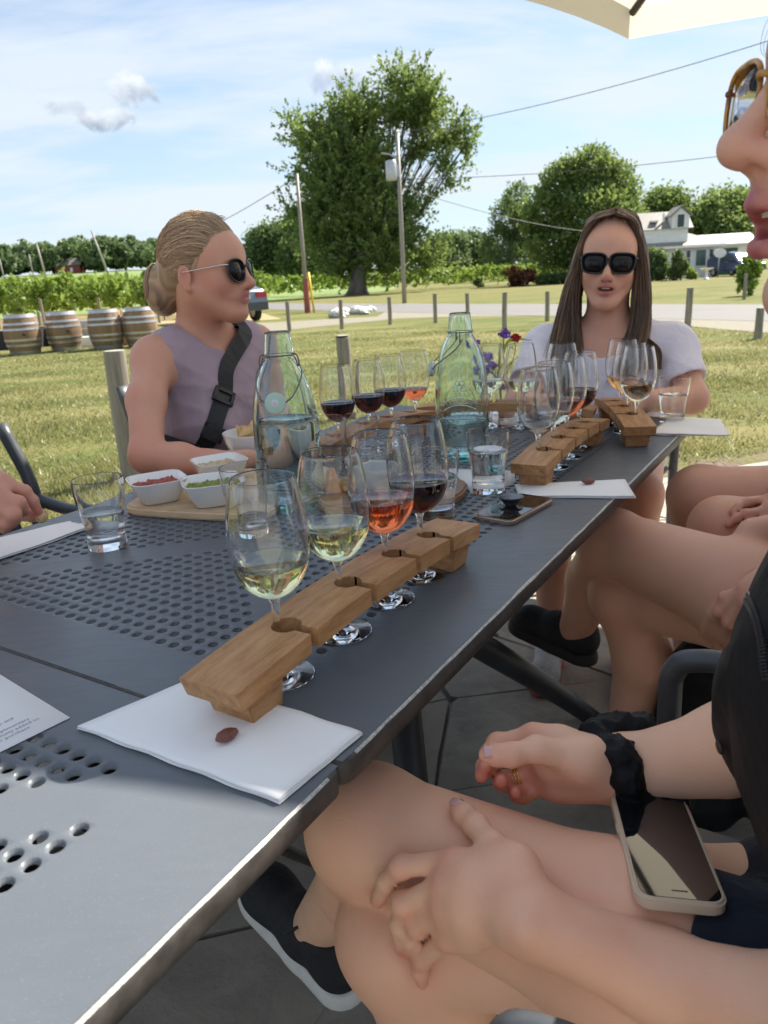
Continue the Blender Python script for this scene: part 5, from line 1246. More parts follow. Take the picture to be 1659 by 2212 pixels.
# ------------------------------------------------------------------ bodies: implicit surfaces
class Body:
    def __init__(s): s.p = []; s.g = []
    def add(s, o): s.g.append(o); return s        # a limb that only touches what is already there
    def cone(s, a, b, ra, rb=None, k=.02, sub=False): s.p.append(('c', np.array(a, float), np.array(b, float), ra, ra if rb is None else rb, k, sub)); return s
    def ball(s, c, r, k=.02, sub=False): return s.cone(c, np.array(c, float)+1e-5, r, r, k, sub)
    def ell(s, c, r, rot=None, k=.02, sub=False): s.p.append(('e', np.array(c, float), np.array(r, float), np.eye(3) if rot is None else np.array(rot), k, sub)); return s
    def chain(s, pts, rad, k=.012):
        for i in range(len(pts)-1): s.cone(pts[i], pts[i+1], rad[i], rad[i+1], k if i else k)
        return s
    def half(s, c, n, k=.004): s.p.append(('h', np.array(c, float), unit(n), k, True)); return s    # keep the side the normal points away from
    @staticmethod
    def dist(q, P):
        if q[0] == 'c':
            _, a, b, ra, rb, k, sub = q; ab = b-a; t = np.clip(((P-a)@ab)/(ab@ab+1e-18), 0, 1)
            return np.linalg.norm(P-a-t[..., None]*ab, axis=-1)-(ra+t*(rb-ra))
        if q[0] == 'e':
            _, c, r, Rm, k, sub = q; L_ = (P-c)@Rm; k0 = np.linalg.norm(L_/r, axis=-1); k1 = np.linalg.norm(L_/(r*r), axis=-1)+1e-12
            return k0*(k0-1)/k1
        return -((P-q[1])@q[2])
    def val(s, P):
        P = np.asarray(P, float); d = np.full(P.shape[:-1], 1.0)
        for q in s.p: d = s.comb(d, s.dist(q, P), q[-2], q[-1])
        for o in s.g: d = s.comb(d, o.val(P), .003, False)
        return d
    @staticmethod
    def comb(d, e, k, sub):
        if sub: e = -e; h = np.maximum(k-np.abs(d-e), 0)/k; return np.maximum(d, e)+h*h*k*.25
        h = np.maximum(k-np.abs(d-e), 0)/k; return np.minimum(d, e)-h*h*k*.25
    def bounds(s):
        lo, hi = np.full(3, 1e9), np.full(3, -1e9)
        for q in s.p:
            if q[-1]: continue
            l, h = s.bb(q); lo = np.minimum(lo, l); hi = np.maximum(hi, h)
        for o in s.g: l, h = o.bounds(); lo = np.minimum(lo, l); hi = np.maximum(hi, h)
        return lo, hi
    @staticmethod
    def bb(q):
        if q[0] == 'c': r = max(q[3], q[4]); return np.minimum(q[1], q[2])-r, np.maximum(q[1], q[2])+r
        e = np.abs(q[3])@q[2]; return q[1]-e, q[1]+e
    def mesh(s, name, m, h, parent=None, disp=None, org=None, clip=None):
        lo, hi = s.bounds(); lo -= 3*h; hi += 3*h
        if clip is not None: lo = np.maximum(lo, clip[0]); hi = np.minimum(hi, clip[1])
        n = np.maximum(4, np.ceil((hi-lo)/h).astype(int)+1)
        ax = [lo[i]+h*np.arange(n[i]) for i in range(3)]
        Fd = s.grid(ax, lo, n, h)
        if disp is not None:
            near = np.abs(Fd) < 6*h; idx = np.argwhere(near); P = lo+idx*h; Fd[near] += disp(P).astype(np.float32)
        V, F = surface_nets(Fd, lo, h)
        if org is not None: V = V-np.asarray(org)
        return fast(name, V, F, m, parent, True), V
    def grid(s, ax, lo, n, h):
        Fd = np.full(n, 1.0, np.float32)
        for q in s.p:
            if q[0] == 'h': i0, i1 = np.zeros(3, int), n
            else:
                l, u = s.bb(q); pad = q[-2]+4*h; i0 = np.clip(np.floor((l-pad-lo)/h).astype(int), 0, n); i1 = np.clip(np.ceil((u+pad-lo)/h).astype(int)+1, 0, n)
            if np.any(i1 <= i0): continue
            sl = tuple(slice(a, b) for a, b in zip(i0, i1)); G = np.stack(np.meshgrid(*[ax[i][sl[i]] for i in range(3)], indexing='ij'), -1)
            Fd[sl] = s.comb(Fd[sl], s.dist(q, G), q[-2], q[-1])
        for o in s.g:
            l, u = o.bounds(); i0 = np.clip(np.floor((l-.03-5*h-lo)/h).astype(int), 0, n); i1 = np.clip(np.ceil((u+.03+5*h-lo)/h).astype(int)+1, 0, n)
            if np.any(i1 <= i0): continue
            sl = tuple(slice(a, b) for a, b in zip(i0, i1)); Fd[sl] = s.comb(Fd[sl], o.grid([ax[k][sl[k]] for k in range(3)], lo+i0*h, i1-i0, h), .003, False)
        return Fd
def surface_nets(Fd, lo, h):
    S_ = Fd < 0; n = np.array(Fd.shape); c = [S_[a:n[0]-1+a, b:n[1]-1+b, d:n[2]-1+d] for a in (0, 1) for b in (0, 1) for d in (0, 1)]
    cnt = sum(x.astype(np.int8) for x in c); act = (cnt > 0) & (cnt < 8); idx = np.full(act.shape, -1, np.int64); ijk = np.argwhere(act); idx[act] = np.arange(len(ijk))
    pos = np.zeros((len(ijk), 3)); num = np.zeros(len(ijk)); off = [(a, b, d) for a in (0, 1) for b in (0, 1) for d in (0, 1)]
    def at(o): return Fd[ijk[:, 0]+o[0], ijk[:, 1]+o[1], ijk[:, 2]+o[2]]
    for i in range(8):
        for j in range(i+1, 8):
            if sum(abs(off[i][k]-off[j][k]) for k in range(3)) != 1: continue
            a, b = at(off[i]).astype(float), at(off[j]).astype(float); x = (a < 0) != (b < 0); t = np.where(x, a/(a-b+1e-20), 0)
            p = np.array(off[i])+t[:, None]*(np.array(off[j])-np.array(off[i])); pos[x] += p[x]; num[x] += 1
    V = lo+h*(ijk+pos/num[:, None]); Q = []
    for axn in range(3):
        o1, o2 = [(1, 2), (2, 0), (0, 1)][axn]
        sl0 = [slice(1, -1)]*3; sl0[axn] = slice(0, -1); sl1 = list(sl0); sl1[axn] = slice(1, None)
        A, B = S_[tuple(sl0)], S_[tuple(sl1)]; e = np.argwhere(A != B); fl = A[A != B]
        g = e+1; g[:, axn] = e[:, axn]
        def cell(d1, d2):
            q = g.copy(); q[:, o1] += d1; q[:, o2] += d2; return idx[q[:, 0], q[:, 1], q[:, 2]]
        q = np.stack([cell(-1, -1), cell(0, -1), cell(0, 0), cell(-1, 0)], 1); q[~fl] = q[~fl][:, ::-1]; Q.append(q)
    return V, np.concatenate(Q)
def vattr(o, name, vals):
    at = o.data.attributes.new(name, 'FLOAT', 'POINT'); at.data.foreach_set('value', np.asarray(vals, np.float32))
def spots(V, L_):
    t = np.zeros(len(V))
    for c, r, w in L_: t += w*np.exp(-((V-np.asarray(c))**2).sum(1)/(r*r))
    return np.clip(t, 0, 1)
def trace(B, px, py, t0=.25, t1=4.0):
    d = unit(ray(px, py)); t = t0
    for _ in range(160):
        v = float(B.val(CAM+d*t))
        if v < 2e-4: break
        t += max(v*.8, 2e-4)
        if t > t1: return None
    return CAM+d*t
def normal(B, p, e=.002):
    g = np.array([float(B.val(p+np.eye(3)[i]*e)-B.val(p-np.eye(3)[i]*e)) for i in range(3)]); return unit(g)

# ------------------------------------------------------------------ skin, hair and cloth
def skin(name, base, red, lip=(.42, .115, .115)):
    def fn(t):
        p = t.geo(); n = t.noise(p, 22, 4, .6); f = t.noise(p, 420, 3, .6); fr = t.noise(p, 160, 2, .5); cr = t.vor(t.geo((1, 1, 1)), 900)
        c = t.mix(t.rng(n, .3, .75, 0, .45), c3(*base), c3(*(np.array(base)*.72+np.array(red)*.28)))
        c = t.mix(t.math('MULTIPLY', t.attr('tint'), 1.05, True), c, c3(*red)); c = t.mix(t.rng(fr, .70, .80, 0, .22), c, c3(*(np.array(base)*.55)))
        c = t.mix(t.math('MULTIPLY', t.attr('lip'), 1.0, True), c, c3(*lip))
        t.P(Base_Color=c, Roughness=t.rng(n, .3, .7, .42, .54), Specular_IOR_Level=.42, Subsurface_Weight=.22, Subsurface_Radius=(1.0, .36, .18), Subsurface_Scale=.006)
        t.bump(t.math('ADD', f, t.math('MULTIPLY', cr, .8)), .22, .0016)
    return mat(name, fn)
M['skin_a'] = skin('fair_skin', (.84, .52, .355), (.72, .26, .18)); M['skin_b'] = skin('tanned_skin', (.60, .31, .21), (.54, .18, .13)); M['skin_c'] = skin('rosy_skin', (.64, .35, .245), (.57, .19, .145))
def m_hair(lo, mid, hi):
    def fn(t):
        h = t.attr('hv'); c = t.ramp(h, [(0, c3(*lo)), (.5, c3(*mid)), (1, c3(*hi))]); t.P(Base_Color=c, Roughness=.42, Specular_IOR_Level=.5, Sheen_Weight=.15, Anisotropic=.4)
    return fn
M['hair_ash'] = mat('ash_blonde_hair', m_hair((.12, .070, .038), (.36, .235, .13), (.72, .53, .33))); M['hair_brown'] = mat('long_brown_hair', m_hair((.055, .030, .016), (.155, .088, .048), (.34, .21, .12))); M['hair_dark'] = mat('dark_brown_hair', m_hair((.02, .013, .01), (.05, .03, .02), (.10, .065, .04)))
def cloth(base, amt=.12, sc=60, b=.35, weave=700):
    def fn(t):
        p = t.geo(); n = t.noise(p, sc*.25, 4, .6); w = t.noise(t.geo((1, 1, 3)), weave, 2); t.P(Base_Color=t.mix(n, c3(*(np.array(base)*(1-amt))), c3(*(np.array(base)*(1+amt)))), Roughness=.85, Sheen_Weight=.15, Specular_IOR_Level=.2)
        t.bump(t.math('ADD', t.math('MULTIPLY', t.noise(t.geo(), 26, 3, .5, .6), 2.2), t.math('MULTIPLY', w, .25)), b, .006)
    return fn
M['mauve'] = mat('mauve_jersey', cloth((.38, .285, .33))); M['white_tee'] = mat('white_slub_jersey', cloth((.70, .67, .76), .05)); M['black_cloth'] = mat('black_shell_fabric', cloth((.005, .0055, .007), .2, 60, .3), rough=.5); M['navy'] = mat('navy_shorts_cloth', cloth((.012, .015, .027), .2, 60, .5))
M['black_cloth'].node_tree.nodes['Principled BSDF'].inputs['Roughness'].default_value = .55; M['black_cloth'].node_tree.nodes['Principled BSDF'].inputs['Sheen Weight'].default_value = 0
M['webbing'] = mat('black_webbing', var(c3(.012, .012, .014), .3, 300, bump=.3, bdist=.001), rough=.65); M['black_plastic'] = mat('black_plastic', col=c3(.014), rough=.4); M['lens'] = mat('dark_sunglass_lens', col=c3(.010, .010, .012), rough=.04, Specular_IOR_Level=.25); M['black_frame'] = mat('black_acetate', col=c3(.011), rough=.22); M['silver'] = mat('silver_metal', col=c3(.72, .70, .66), rough=.25, Metallic=1.0); M['gold_ring'] = mat('gold_ring', col=c3(.83, .55, .17), rough=.2, Metallic=1.0)
M['nail'] = mat('pink_nail', col=c3(.60, .34, .33), rough=.16, Coat_Weight=.6); M['tooth'] = mat('teeth', col=c3(.68, .63, .54), rough=.2); M['shoe'] = mat('black_knit_shoe', var(c3(.012, .013, .018), .4, 120, bump=.5, bdist=.002), rough=.75); M['sole'] = mat('white_foam_sole', var(c3(.66, .66, .64), .1, 30), rough=.6)
def m_tort(t):
    n = t.noise(t.coord('Object'), 45, 3, .5, .6); t.P(Base_Color=t.ramp(n, [(.38, c3(.22, .07, .015)), (.55, c3(.62, .30, .05)), (.68, c3(.50, .36, .22))]), Roughness=.15, Transmission_Weight=.25)
M['tortoise'] = mat('tortoiseshell', m_tort)
def m_clear(t):
    a = t.n('ShaderNodeBsdfTransparent', {'Color': c3(.93, .94, .95)}); b = t.n('ShaderNodeBsdfGlossy', {'Color': c3(.9), 'Roughness': .02}); f = t.n('ShaderNodeFresnel', {'IOR': 1.45}); x = t.n('ShaderNodeMixShader', {0: f.outputs[0]}); t.L.new(a.outputs[0], x.inputs[1]); t.L.new(b.outputs[0], x.inputs[2]); t.L.new(x.outputs[0], t.N['Material Output'].inputs[0])
M['clear_lens'] = mat('clear_lens', m_clear)
def frame3(o, f, up=(0, 0, 1)):
    f = unit(f); l = unit(np.cross(up, f)); u = np.cross(f, l); A = np.stack([f, l, u], 1); o = np.asarray(o, float)
    return (lambda p: o+A@np.asarray(p, float)), A
def head(B, o, f, up=(0, 0, 1), sc=1.0, opened=0.0, smile=0.0, neck=None, dm=0.0, dc=0.0, lipx=0.0, nx=0.0, lw=.62):
    """x forward, y left, z up from the point between the ear canals"""
    W_, A = frame3(o, f, up)
    def w(x, y, z):
        if z < -.026: x += lipx*min(1, (-.026-z)/.012)*(1 if z > -.070 else .2); z -= dm*min(1, (-.026-z)/.014)+dc*min(1, max(0, -.046-z)/.03)
        return W_((x*sc, y*sc, z*sc))
    r = lambda *a: np.array(a)*sc if len(a) > 1 else a[0]*sc
    j = opened
    B.ell(w(-.012, 0, .050), r(.094, .073, .090), A, .03*sc); B.ell(w(.034, 0, -.004), r(.060, .058, .078), A, .035*sc); B.ell(w(.042, 0, .052), r(.050, .057, .046), A, .03*sc)
    for s in (-1, 1):
        B.cone(w(.0, s*.048, -.030-j*.3), w(.064-j*.4, s*.020, -.078-j), r(.021), r(.015), .03*sc); B.ball(w(.057, s*.034, -.012), r(.025), .025*sc)
        B.cone(w(.085, s*.010, .031), w(.066, s*.044, .029), r(.009), r(.008), .02*sc)
    B.ball(w(.080-j*.5, 0, -.082-j), r(.0165), .022*sc); B.cone(w(-.005, 0, -.045), w(.052-j*.4, 0, -.078-j*.8), r(.034), r(.018), .035*sc)
    for s in (-1, 1): B.ball(w(.104, s*.033, .013), r(.019), .018*sc, True); B.ball(w(.0735, s*.031, .013), r(.0125), .006*sc)
    B.cone(w(.0895, 0, .026), w(.110+nx, 0, -.013), r(.0078), r(.0098), .012*sc); B.ball(w(.1125+nx, 0, -.0175), r(.0108), .010*sc)
    for s in (-1, 1): B.ell(w(.0985+nx*.6, s*.0120, -.0215), r(.0115+nx*.3, .0068, .0082), A, .008*sc)
    B.cone(w(.100, 0, -.026), w(.108+nx, 0, -.024), r(.006), r(.005), .006*sc)
    B.ell(w(.080, 0, -.042), r(.0185, .028, .020), A, .022*sc)
    for s in (-1, 1):
        B.cone(w(.081-smile*.3, s*(.0245+smile), -.0475+smile*.5), w(.0965, s*.0055, -.0415), r(.0030), r(.0050), .006*sc)
    B.cone(w(.0965, -.0055, -.0415), w(.0965, .0055, -.0415), r(.0048), r(.0048), .005*sc)
    for s in (-1, 1): B.cone(w(.080-smile*.3, s*(.0240+smile), -.0485+smile*.5-j*.4), w(.0935-j*.35, s*.007, -.0525-j), r(.0032), r(.0064), .006*sc)
    B.cone(w(.0935-j*.35, -.007, -.0525-j), w(.0935-j*.35, .007, -.0525-j), r(.0066), r(.0066), .006*sc)
    if j: B.ell(w(.092, 0, -.0475-j*.5), r(.026, .020, .0012+j*.62), A, .004*sc, True)
    else: B.cone(w(.1035, -.016, -.0470), w(.1035, .016, -.0470), r(.0028), r(.0028), .003*sc, True)
    for s in (-1, 1): B.ball(w(.1045+nx*.6, s*.0068, -.0300), r(.0042), .004*sc, True)
    for s in (-1, 1):
        er = frame3((0, 0, 0), (1, 0, 0))[1]; B.ell(w(-.013, s*.0765, .004), r(.017, .0062, .029), A, .006*sc); B.ell(w(-.009, s*.0835, .006), r(.0105, .0060, .0175), A, .004*sc, True); B.ball(w(-.006, s*.072, -.023), r(.0075), .008*sc)
    if neck is not None: B.cone(w(-.018, 0, -.035), neck, r(.050), .054, .03); B.cone(w(-.035, 0, .0), neck+np.array([0, 0, .01]), r(.048), .05, .03)
    lips = [(w(.096, 0, -.0415), .0115*sc, 1.3*lw), (w(.0945-j*.35, 0, -.053-j), .0125*sc, 1.3*lw)]+[(w(.090-j*.2, s*.012, -.0470-j*q), .0105*sc, 1.1*lw) for s in (-1, 1) for q in (0, .9)]
    red = [(w(.112, 0, -.018), .016*sc, .45)]+[(w(.062, s*.042, -.012), .028*sc, .40) for s in (-1, 1)]+[(w(-.012, s*.08, .0), .025*sc, .4) for s in (-1, 1)]
    return w, A, lips, red
def strands(name, paths, rad, m, parent, hv=None, org=None, k=4):
    """many hair locks as thin tapering tubes; paths: list of (n, 3)"""
    Vs, Fs, Hs, off = [], [], [], 0
    for i, p in enumerate(paths):
        n = len(p); s = np.linspace(0, 1, n); r_ = rad*(.35+.65*np.sin(math.pi*np.clip(s*.9+.12, 0, 1)))*rng.uniform(.7, 1.3); v, f = tube_arrays(p, r_, k, False); Vs.append(v); Fs.append(np.array(f)+off); off += len(v)
        h_ = np.clip((rng.normal(.5, .25) if hv is None else hv[i]), 0, 1); Hs.append(np.full(len(v), h_))
    V = np.concatenate(Vs); V = V if org is None else V-np.asarray(org)
    o = fast(name, V, np.concatenate(Fs), m, parent, True); vattr(o, 'hv', np.concatenate(Hs)); return o
def finish(o, V, lips=(), red=()):
    vattr(o, 'tint', spots(V, red)); vattr(o, 'lip', spots(V, lips))
def glasses(w, A, parent, lens_m, frame_m, ox, zc, hw, hh, sep_, cv=.018, temple=None, fr=.0024, power=2.6, lens_name='lens'):
    """spectacles in head coordinates w(x, y, z)"""
    g = bpy.data.objects.new('sunglasses', None); COL.objects.link(g); g.parent = parent; po = np.array(parent.location)
    def outl(s, n=36, grow=0.0):
        P_ = []
        for a in np.linspace(0, 2*math.pi, n, endpoint=False):
            ca, sa = math.cos(a), math.sin(a); y = np.sign(ca)*abs(ca)**(2/power)*(hw+grow); z = np.sign(sa)*abs(sa)**(2/power)*(hh+grow)
            if z < 0: y *= 1-.16*(-z/hh)
            yy = s*sep_+y; P_.append(w(ox-(yy/.07)**2*cv-.08*z, yy, zc+z))
        return np.array(P_)
    for s in (-1, 1):
        P_ = outl(s); fw = A[:, 0]; c = P_.mean(0); n = len(P_)
        V = np.concatenate([[c+fw*.0030], P_, [c+fw*.0012], P_-fw*.0018]); F = [(0, 1+i, 1+(i+1) % n) for i in range(n)]+[(n+1, n+2+(i+1) % n, n+2+i) for i in range(n)]+[(1+i, n+2+i, n+2+(i+1) % n, 1+(i+1) % n) for i in range(n)]
        if np.dot(np.cross(V[1]-V[0], V[2]-V[0]), fw) < 0: F = [q[::-1] for q in F]
        ob(lens_name, V, F, lens_m, g, True, po)
        q = outl(s, 48, fr*.8); v, f = tube_arrays(np.vstack([q, q[:2]]), fr, 8, False); ob('rim', v, f, frame_m, g, True, po)
        e = outl(s, 48, fr)[0 if s > 0 else 24]; e = w(ox-.018, s*(sep_+hw+.004), zc+hh*.55)
        tm = temple or (frame_m, .0022)
        v, f = tube_arrays(spline([w(ox-((sep_+hw)/.07)**2*cv+.001, s*(sep_+hw), zc+hh*.55), w(ox-.026, s*(sep_+hw+.006), zc+hh*.55), w(.02, s*.079, zc+.006), w(-.02, s*.079, zc+.002)], 4), tm[1], 8); ob('temple', v, f, tm[0], g, True, po)
    v, f = tube_arrays(spline([w(ox-.0015, -(sep_-hw)-.001, zc+hh*.35), w(ox+.003, 0, zc+hh*.48), w(ox-.0015, (sep_-hw)+.001, zc+hh*.35)], 5), fr*1.15, 8); ob('bridge', v, f, frame_m, g, True, po)
    return g
def wrinkle(amp, freq, seed=0):
    q = np.random.default_rng(seed); D = [(unit(q.normal(size=3))*freq*q.uniform(.6, 1.7), q.uniform(0, 6), q.uniform(.4, 1)) for _ in range(7)]
    def f(P):
        t = 0; wv = .015*np.stack([np.sin(P[:, 1]*22+P[:, 2]*9), np.sin(P[:, 2]*19+P[:, 0]*11), np.sin(P[:, 0]*17)], 1); Q = P+wv
        for d, ph, a in D: t = t+a*(1-np.abs(np.sin(Q@d+ph)))**2
        return -amp*(t/2.2-.45)
    return f
# ------------------------------------------------------------------ people
def limb(B, pts, rad, k=.02): B.chain([np.asarray(p) for p in pts], rad, k)
def person(label, base): return thing('person', label, 'person', tuple(base))

# ---- the woman in mauve across the table
def woman_mauve():
    f1 = unit(np.array([.8, -.6, 0])); lat = np.array([-f1[1], f1[0], 0])      # lat: her left
    C = dep(447, 745, 1.87); C[2] = .975; org = np.array([C[0], C[1], 0.0]); up = np.array([0, 0, 1.0])
    t = person('woman in a mauve sleeveless top and dark sunglasses, hair in a low bun, looking right', org)
    hip = C-f1*.10; hip[2] = .56; B = Body()
    A = np.stack([f1, lat, up], 1)
    def tors(Bd, g=0.0, arms=True):
        Bd.ell(C-up*.13+f1*.0, (.100+g, .150+g, .175+g), A, .04); Bd.ell((C+hip)/2-up*.04, (.092+g, .128+g, .17+g), A, .05); Bd.ell(hip, (.12+g, .165+g, .13+g), A, .05)
        w_ = 1.0 if arms else .80
        for s in (-1, 1):
            Bd.ball(C+f1*.070+lat*s*.068-up*.185, .052+g, .05); sh = C+lat*s*.158*w_; Bd.cone(C+up*.035-f1*.012, sh+up*.004, .045+g, .043+g, .045); Bd.cone(C+lat*s*.08-up*.04, sh-up*.02, .058+g, .05+g, .05)
    tors(B)
    eR = dep(410, 602, 1.70); fh = unit(np.array([.950, -.31, 0])); lh = np.array([-fh[1], fh[0], 0]); O = eR+lh*.076
    neck = C+up*.05-f1*.005
    w, Ah, lips, red = head(B, O, fh, (0, 0, 1), 1.0, 0, .009, neck, 0, 0, -.0015)
    shR, shL = C-lat*.166, C+lat*.166
    elR = on(318, 985, .785); wrR = on(452, 1001, .768); haR = on(540, 992, .765)
    limb(B, [shR-up*.012, shR*.55+elR*.45+lat*-.012, elR, elR*.45+wrR*.55, wrR, haR], [.045, .040, .035, .033, .025, .022], .025)
    elL = dep(600, 905, 1.93); wrL = dep(640, 985, 1.72); limb(B, [shL-up*.012, shL*.5+elL*.5, elL, wrL, wrL+np.array([.06, -.06, 0])], [.049, .041, .036, .025, .024], .03)
    for s in (-1, 1):
        k_ = hip+f1*.40+lat*s*.10-up*.02; k_[2] = .53; limb(B, [hip+lat*s*.09, k_, np.array([k_[0], k_[1], .06]), np.array([k_[0], k_[1], .05])+f1*.16], [.085, .056, .036, .034], .03)
    o, V = B.mesh('body', M['skin_b'], .0028, t, None, org); finish(o, V+org, lips, red+[(elR, .04, .5), (wrR, .05, .3)])
    # sleeveless top
    T = Body(); tors(T, .007, False)
    T.cone(neck+up*.0+f1*.012-up*.022, neck+up*.14+f1*.03, .078, .10, .008, True)
    for s in (-1, 1): T.cone(C+lat*s*.205-up*.05, C+lat*s*.225-up*.005, .062, .075, .006, True)
    T.half(np.array([0, 0, .50]), (0, 0, -1))
    o, V = T.mesh('sleeveless_top', M['mauve'], .0045, t, wrinkle(.0085, 22, 3), org)
    # cross-body strap with its two buckles, laid on the top
    path = [(497, 693), (494, 735), (490, 790), (484, 845), (470, 895), (457, 935), (440, 965), (425, 985)]
    near_ = lambda q: min([p for p in (trace(T, *q), trace(B, *q)) if p is not None], key=lambda p: np.linalg.norm(p-CAM)); P_ = [C+lat*.080+up*.058-f1*.045, C+lat*.078+up*.062+f1*.010, C+lat*.074+up*.035+f1*.060]+[p for p in (trace(T, *q) for q in path[2:]) if p is not None]; sp = spline(P_, 5); Nn = [normal(T, p) for p in sp]
    def ribbon(name, sp, Nn, wd, th, m, lift=.003):
        V, F = [], []; T_ = np.gradient(sp, axis=0)
        for p, n_, tt in zip(sp, Nn, T_):
            b = unit(np.cross(unit(tt), n_)); p = p+n_*lift
            for (x, y) in ((-1, 0), (1, 0), (1, 1), (-1, 1)): V.append(p+b*x*wd/2+n_*y*th)
        k = len(sp); F = [(i*4+j, i*4+(j+1) % 4, (i+1)*4+(j+1) % 4, (i+1)*4+j) for i in range(k-1) for j in range(4)]+[(3, 2, 1, 0), tuple((k-1)*4+j for j in range(4))]
        return ob(name, V, F, m, t, False, org)
    st = ribbon('crossbody_strap', sp, Nn, .040, .003, M['webbing'])
    for q in ((480, 858), (461, 934)):
        p = trace(T, *q); i = int(np.argmin(np.linalg.norm(sp-p, axis=1))); tt = unit(sp[min(i+1, len(sp)-1)]-sp[i-1]); n_ = Nn[i]; b = unit(np.cross(tt, n_)); mt = Matrix(((b[0], tt[0], n_[0], p[0]+n_[0]*.008-org[0]), (b[1], tt[1], n_[1], p[1]+n_[1]*.008-org[1]), (b[2], tt[2], n_[2], p[2]+n_[2]*.008-org[2]), (0, 0, 0, 1)))
        bm = bmesh.new(); box(bm, (0, 0, 0), (.050, .008, .012), mtx=mt @ Matrix.Translation((0, .014, 0))); box(bm, (0, 0, 0), (.050, .008, .012), mtx=mt @ Matrix.Translation((0, -.014, 0))); box(bm, (0, 0, 0), (.008, .036, .012), mtx=mt @ Matrix.Translation((.022, 0, 0))); box(bm, (0, 0, 0), (.008, .036, .012), mtx=mt @ Matrix.Translation((-.022, 0, 0))); box(bm, (0, 0, -.003), (.036, .022, .006), mtx=mt); bmo('buckle', bm, M['black_plastic'], st)
    band = [trace(T, *q) for q in ((352, 958), (385, 968), (415, 975), (440, 978))]; band = spline([b for b in band if b is not None], 4); ribbon('waist_pouch', band, [normal(T, p) for p in band], .062, .022, M['webbing'])
    # sunglasses and hair
    glasses(w, Ah, t, M['lens'], M['black_frame'], 0.104, .012, .0265, .0235, .033, .018, (M['silver'], .0014), .0020, 2.4)
    H = Body(); H.ell(w(-.015, 0, .052), (.098, .079, .0945), Ah, .01); bc = w(-.122, -.006, -.018)
    H.ell(w(-.072, 0, .005), (.050, .056, .062), Ah, .025)
    H.half(w(.004, 0, .0), Ah@np.array([1, 0, -.86]), .012); H.half(w(-.03, 0, -.058), Ah@np.array([.3, 0, -1]), .01)
    H.ell(bc, (.036, .046, .057), Ah, .012); H.ell(w(-.112, -.012, -.045), (.034, .040, .034), Ah, .02)
    for s in (-1, 1): H.cone(w(.004, s*.074, -.002), w(.012, s*.09, -.006), .016, .016, .006, True)
    def hd(P): L_ = (P-O)@Ah; a = np.arctan2(L_[:, 2]-.0, -(L_[:, 0]+.1)); return .0004*np.sin(L_[:, 1]*420+np.sin(L_[:, 2]*60)*2)
    o, V = H.mesh('hair', M['hair_ash'], .0030, t, hd, org); L_ = (V+org-O)@Ah
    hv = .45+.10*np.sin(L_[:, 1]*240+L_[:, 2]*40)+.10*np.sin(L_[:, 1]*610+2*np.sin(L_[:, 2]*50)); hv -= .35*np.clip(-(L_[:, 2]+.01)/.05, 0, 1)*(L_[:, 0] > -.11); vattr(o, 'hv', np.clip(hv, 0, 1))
    paths, hvv = [], []
    for i in range(1300):
        th = rng.uniform(-1.35, 1.35); hs = np.array([.074-.055*abs(th)**1.35, .076*math.sin(th), .094-.046*abs(th)**1.3]) if True else 0
        if abs(th) > 1.0: hs[0] = .012-.03*(abs(th)-1.0); hs[2] = .046-.07*(abs(th)-1.0)
        sdir = (hs-np.array([-.016, 0, .054]))/np.array([.102, .083, .099]); sdir /= np.linalg.norm(sdir); edir = np.array([-.80, rng.normal(0, .14)-.03, -.50+rng.normal(0, .12)]); edir /= np.linalg.norm(edir)
        n = 14; q = []; lift = rng.uniform(.98, 1.045); wob = rng.normal(0, .012)
        for s_ in np.linspace(0, 1, n):
            d = sdir*(1-s_)+edir*s_; d[2] += .55*math.sin(math.pi*s_)*(1-abs(th)/1.6); d[1] += (wob+np.sign(th)*.16*math.sin(math.pi*s_)); d /= np.linalg.norm(d); q.append(np.array([-.015, 0, .052])+d*np.array([.099, .080, .0955])*(lift*.975+.008*math.sin(math.pi*s_)-.02*(s_ < .05)))
        paths.append(np.array([w(*p) for p in q])); hvv.append(np.clip(rng.normal(.46, .17)+(.16 if rng.random() < .22 else 0), 0, 1))
    for i in range(330):                                            # the twist of the bun
        ph = rng.uniform(0, 6.28); R0 = rng.uniform(.6, 1.04); q = []
        for s_ in np.linspace(0, 1, 14):
            a = ph+s_*3.4; y = math.cos(a)*.046*R0; z = math.sin(a)*.057*R0; x = -.034*math.sqrt(max(0, 1.08-R0*R0*.98))*(1 if True else -1)-.003
            q.append((-.122+x*(.7+.3*math.sin(s_*3)), -.006+y, -.018+z))
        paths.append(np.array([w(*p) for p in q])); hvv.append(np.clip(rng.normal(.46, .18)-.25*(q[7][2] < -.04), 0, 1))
    for i in range(26):                                             # flyaways
        th = rng.uniform(-.8, .8); q = [(.05-.10*s_, .05*math.sin(th)+.01*s_, .125+.03*math.sin(math.pi*s_*.7)+rng.uniform(0, .008)-.02*s_) for s_ in np.linspace(0, 1, 10)]; paths.append(np.array([w(*p) for p in q])); hvv.append(.8)
    strands('hair_locks', paths, .0009, M['hair_ash'], t, hvv, org)
woman_mauve()

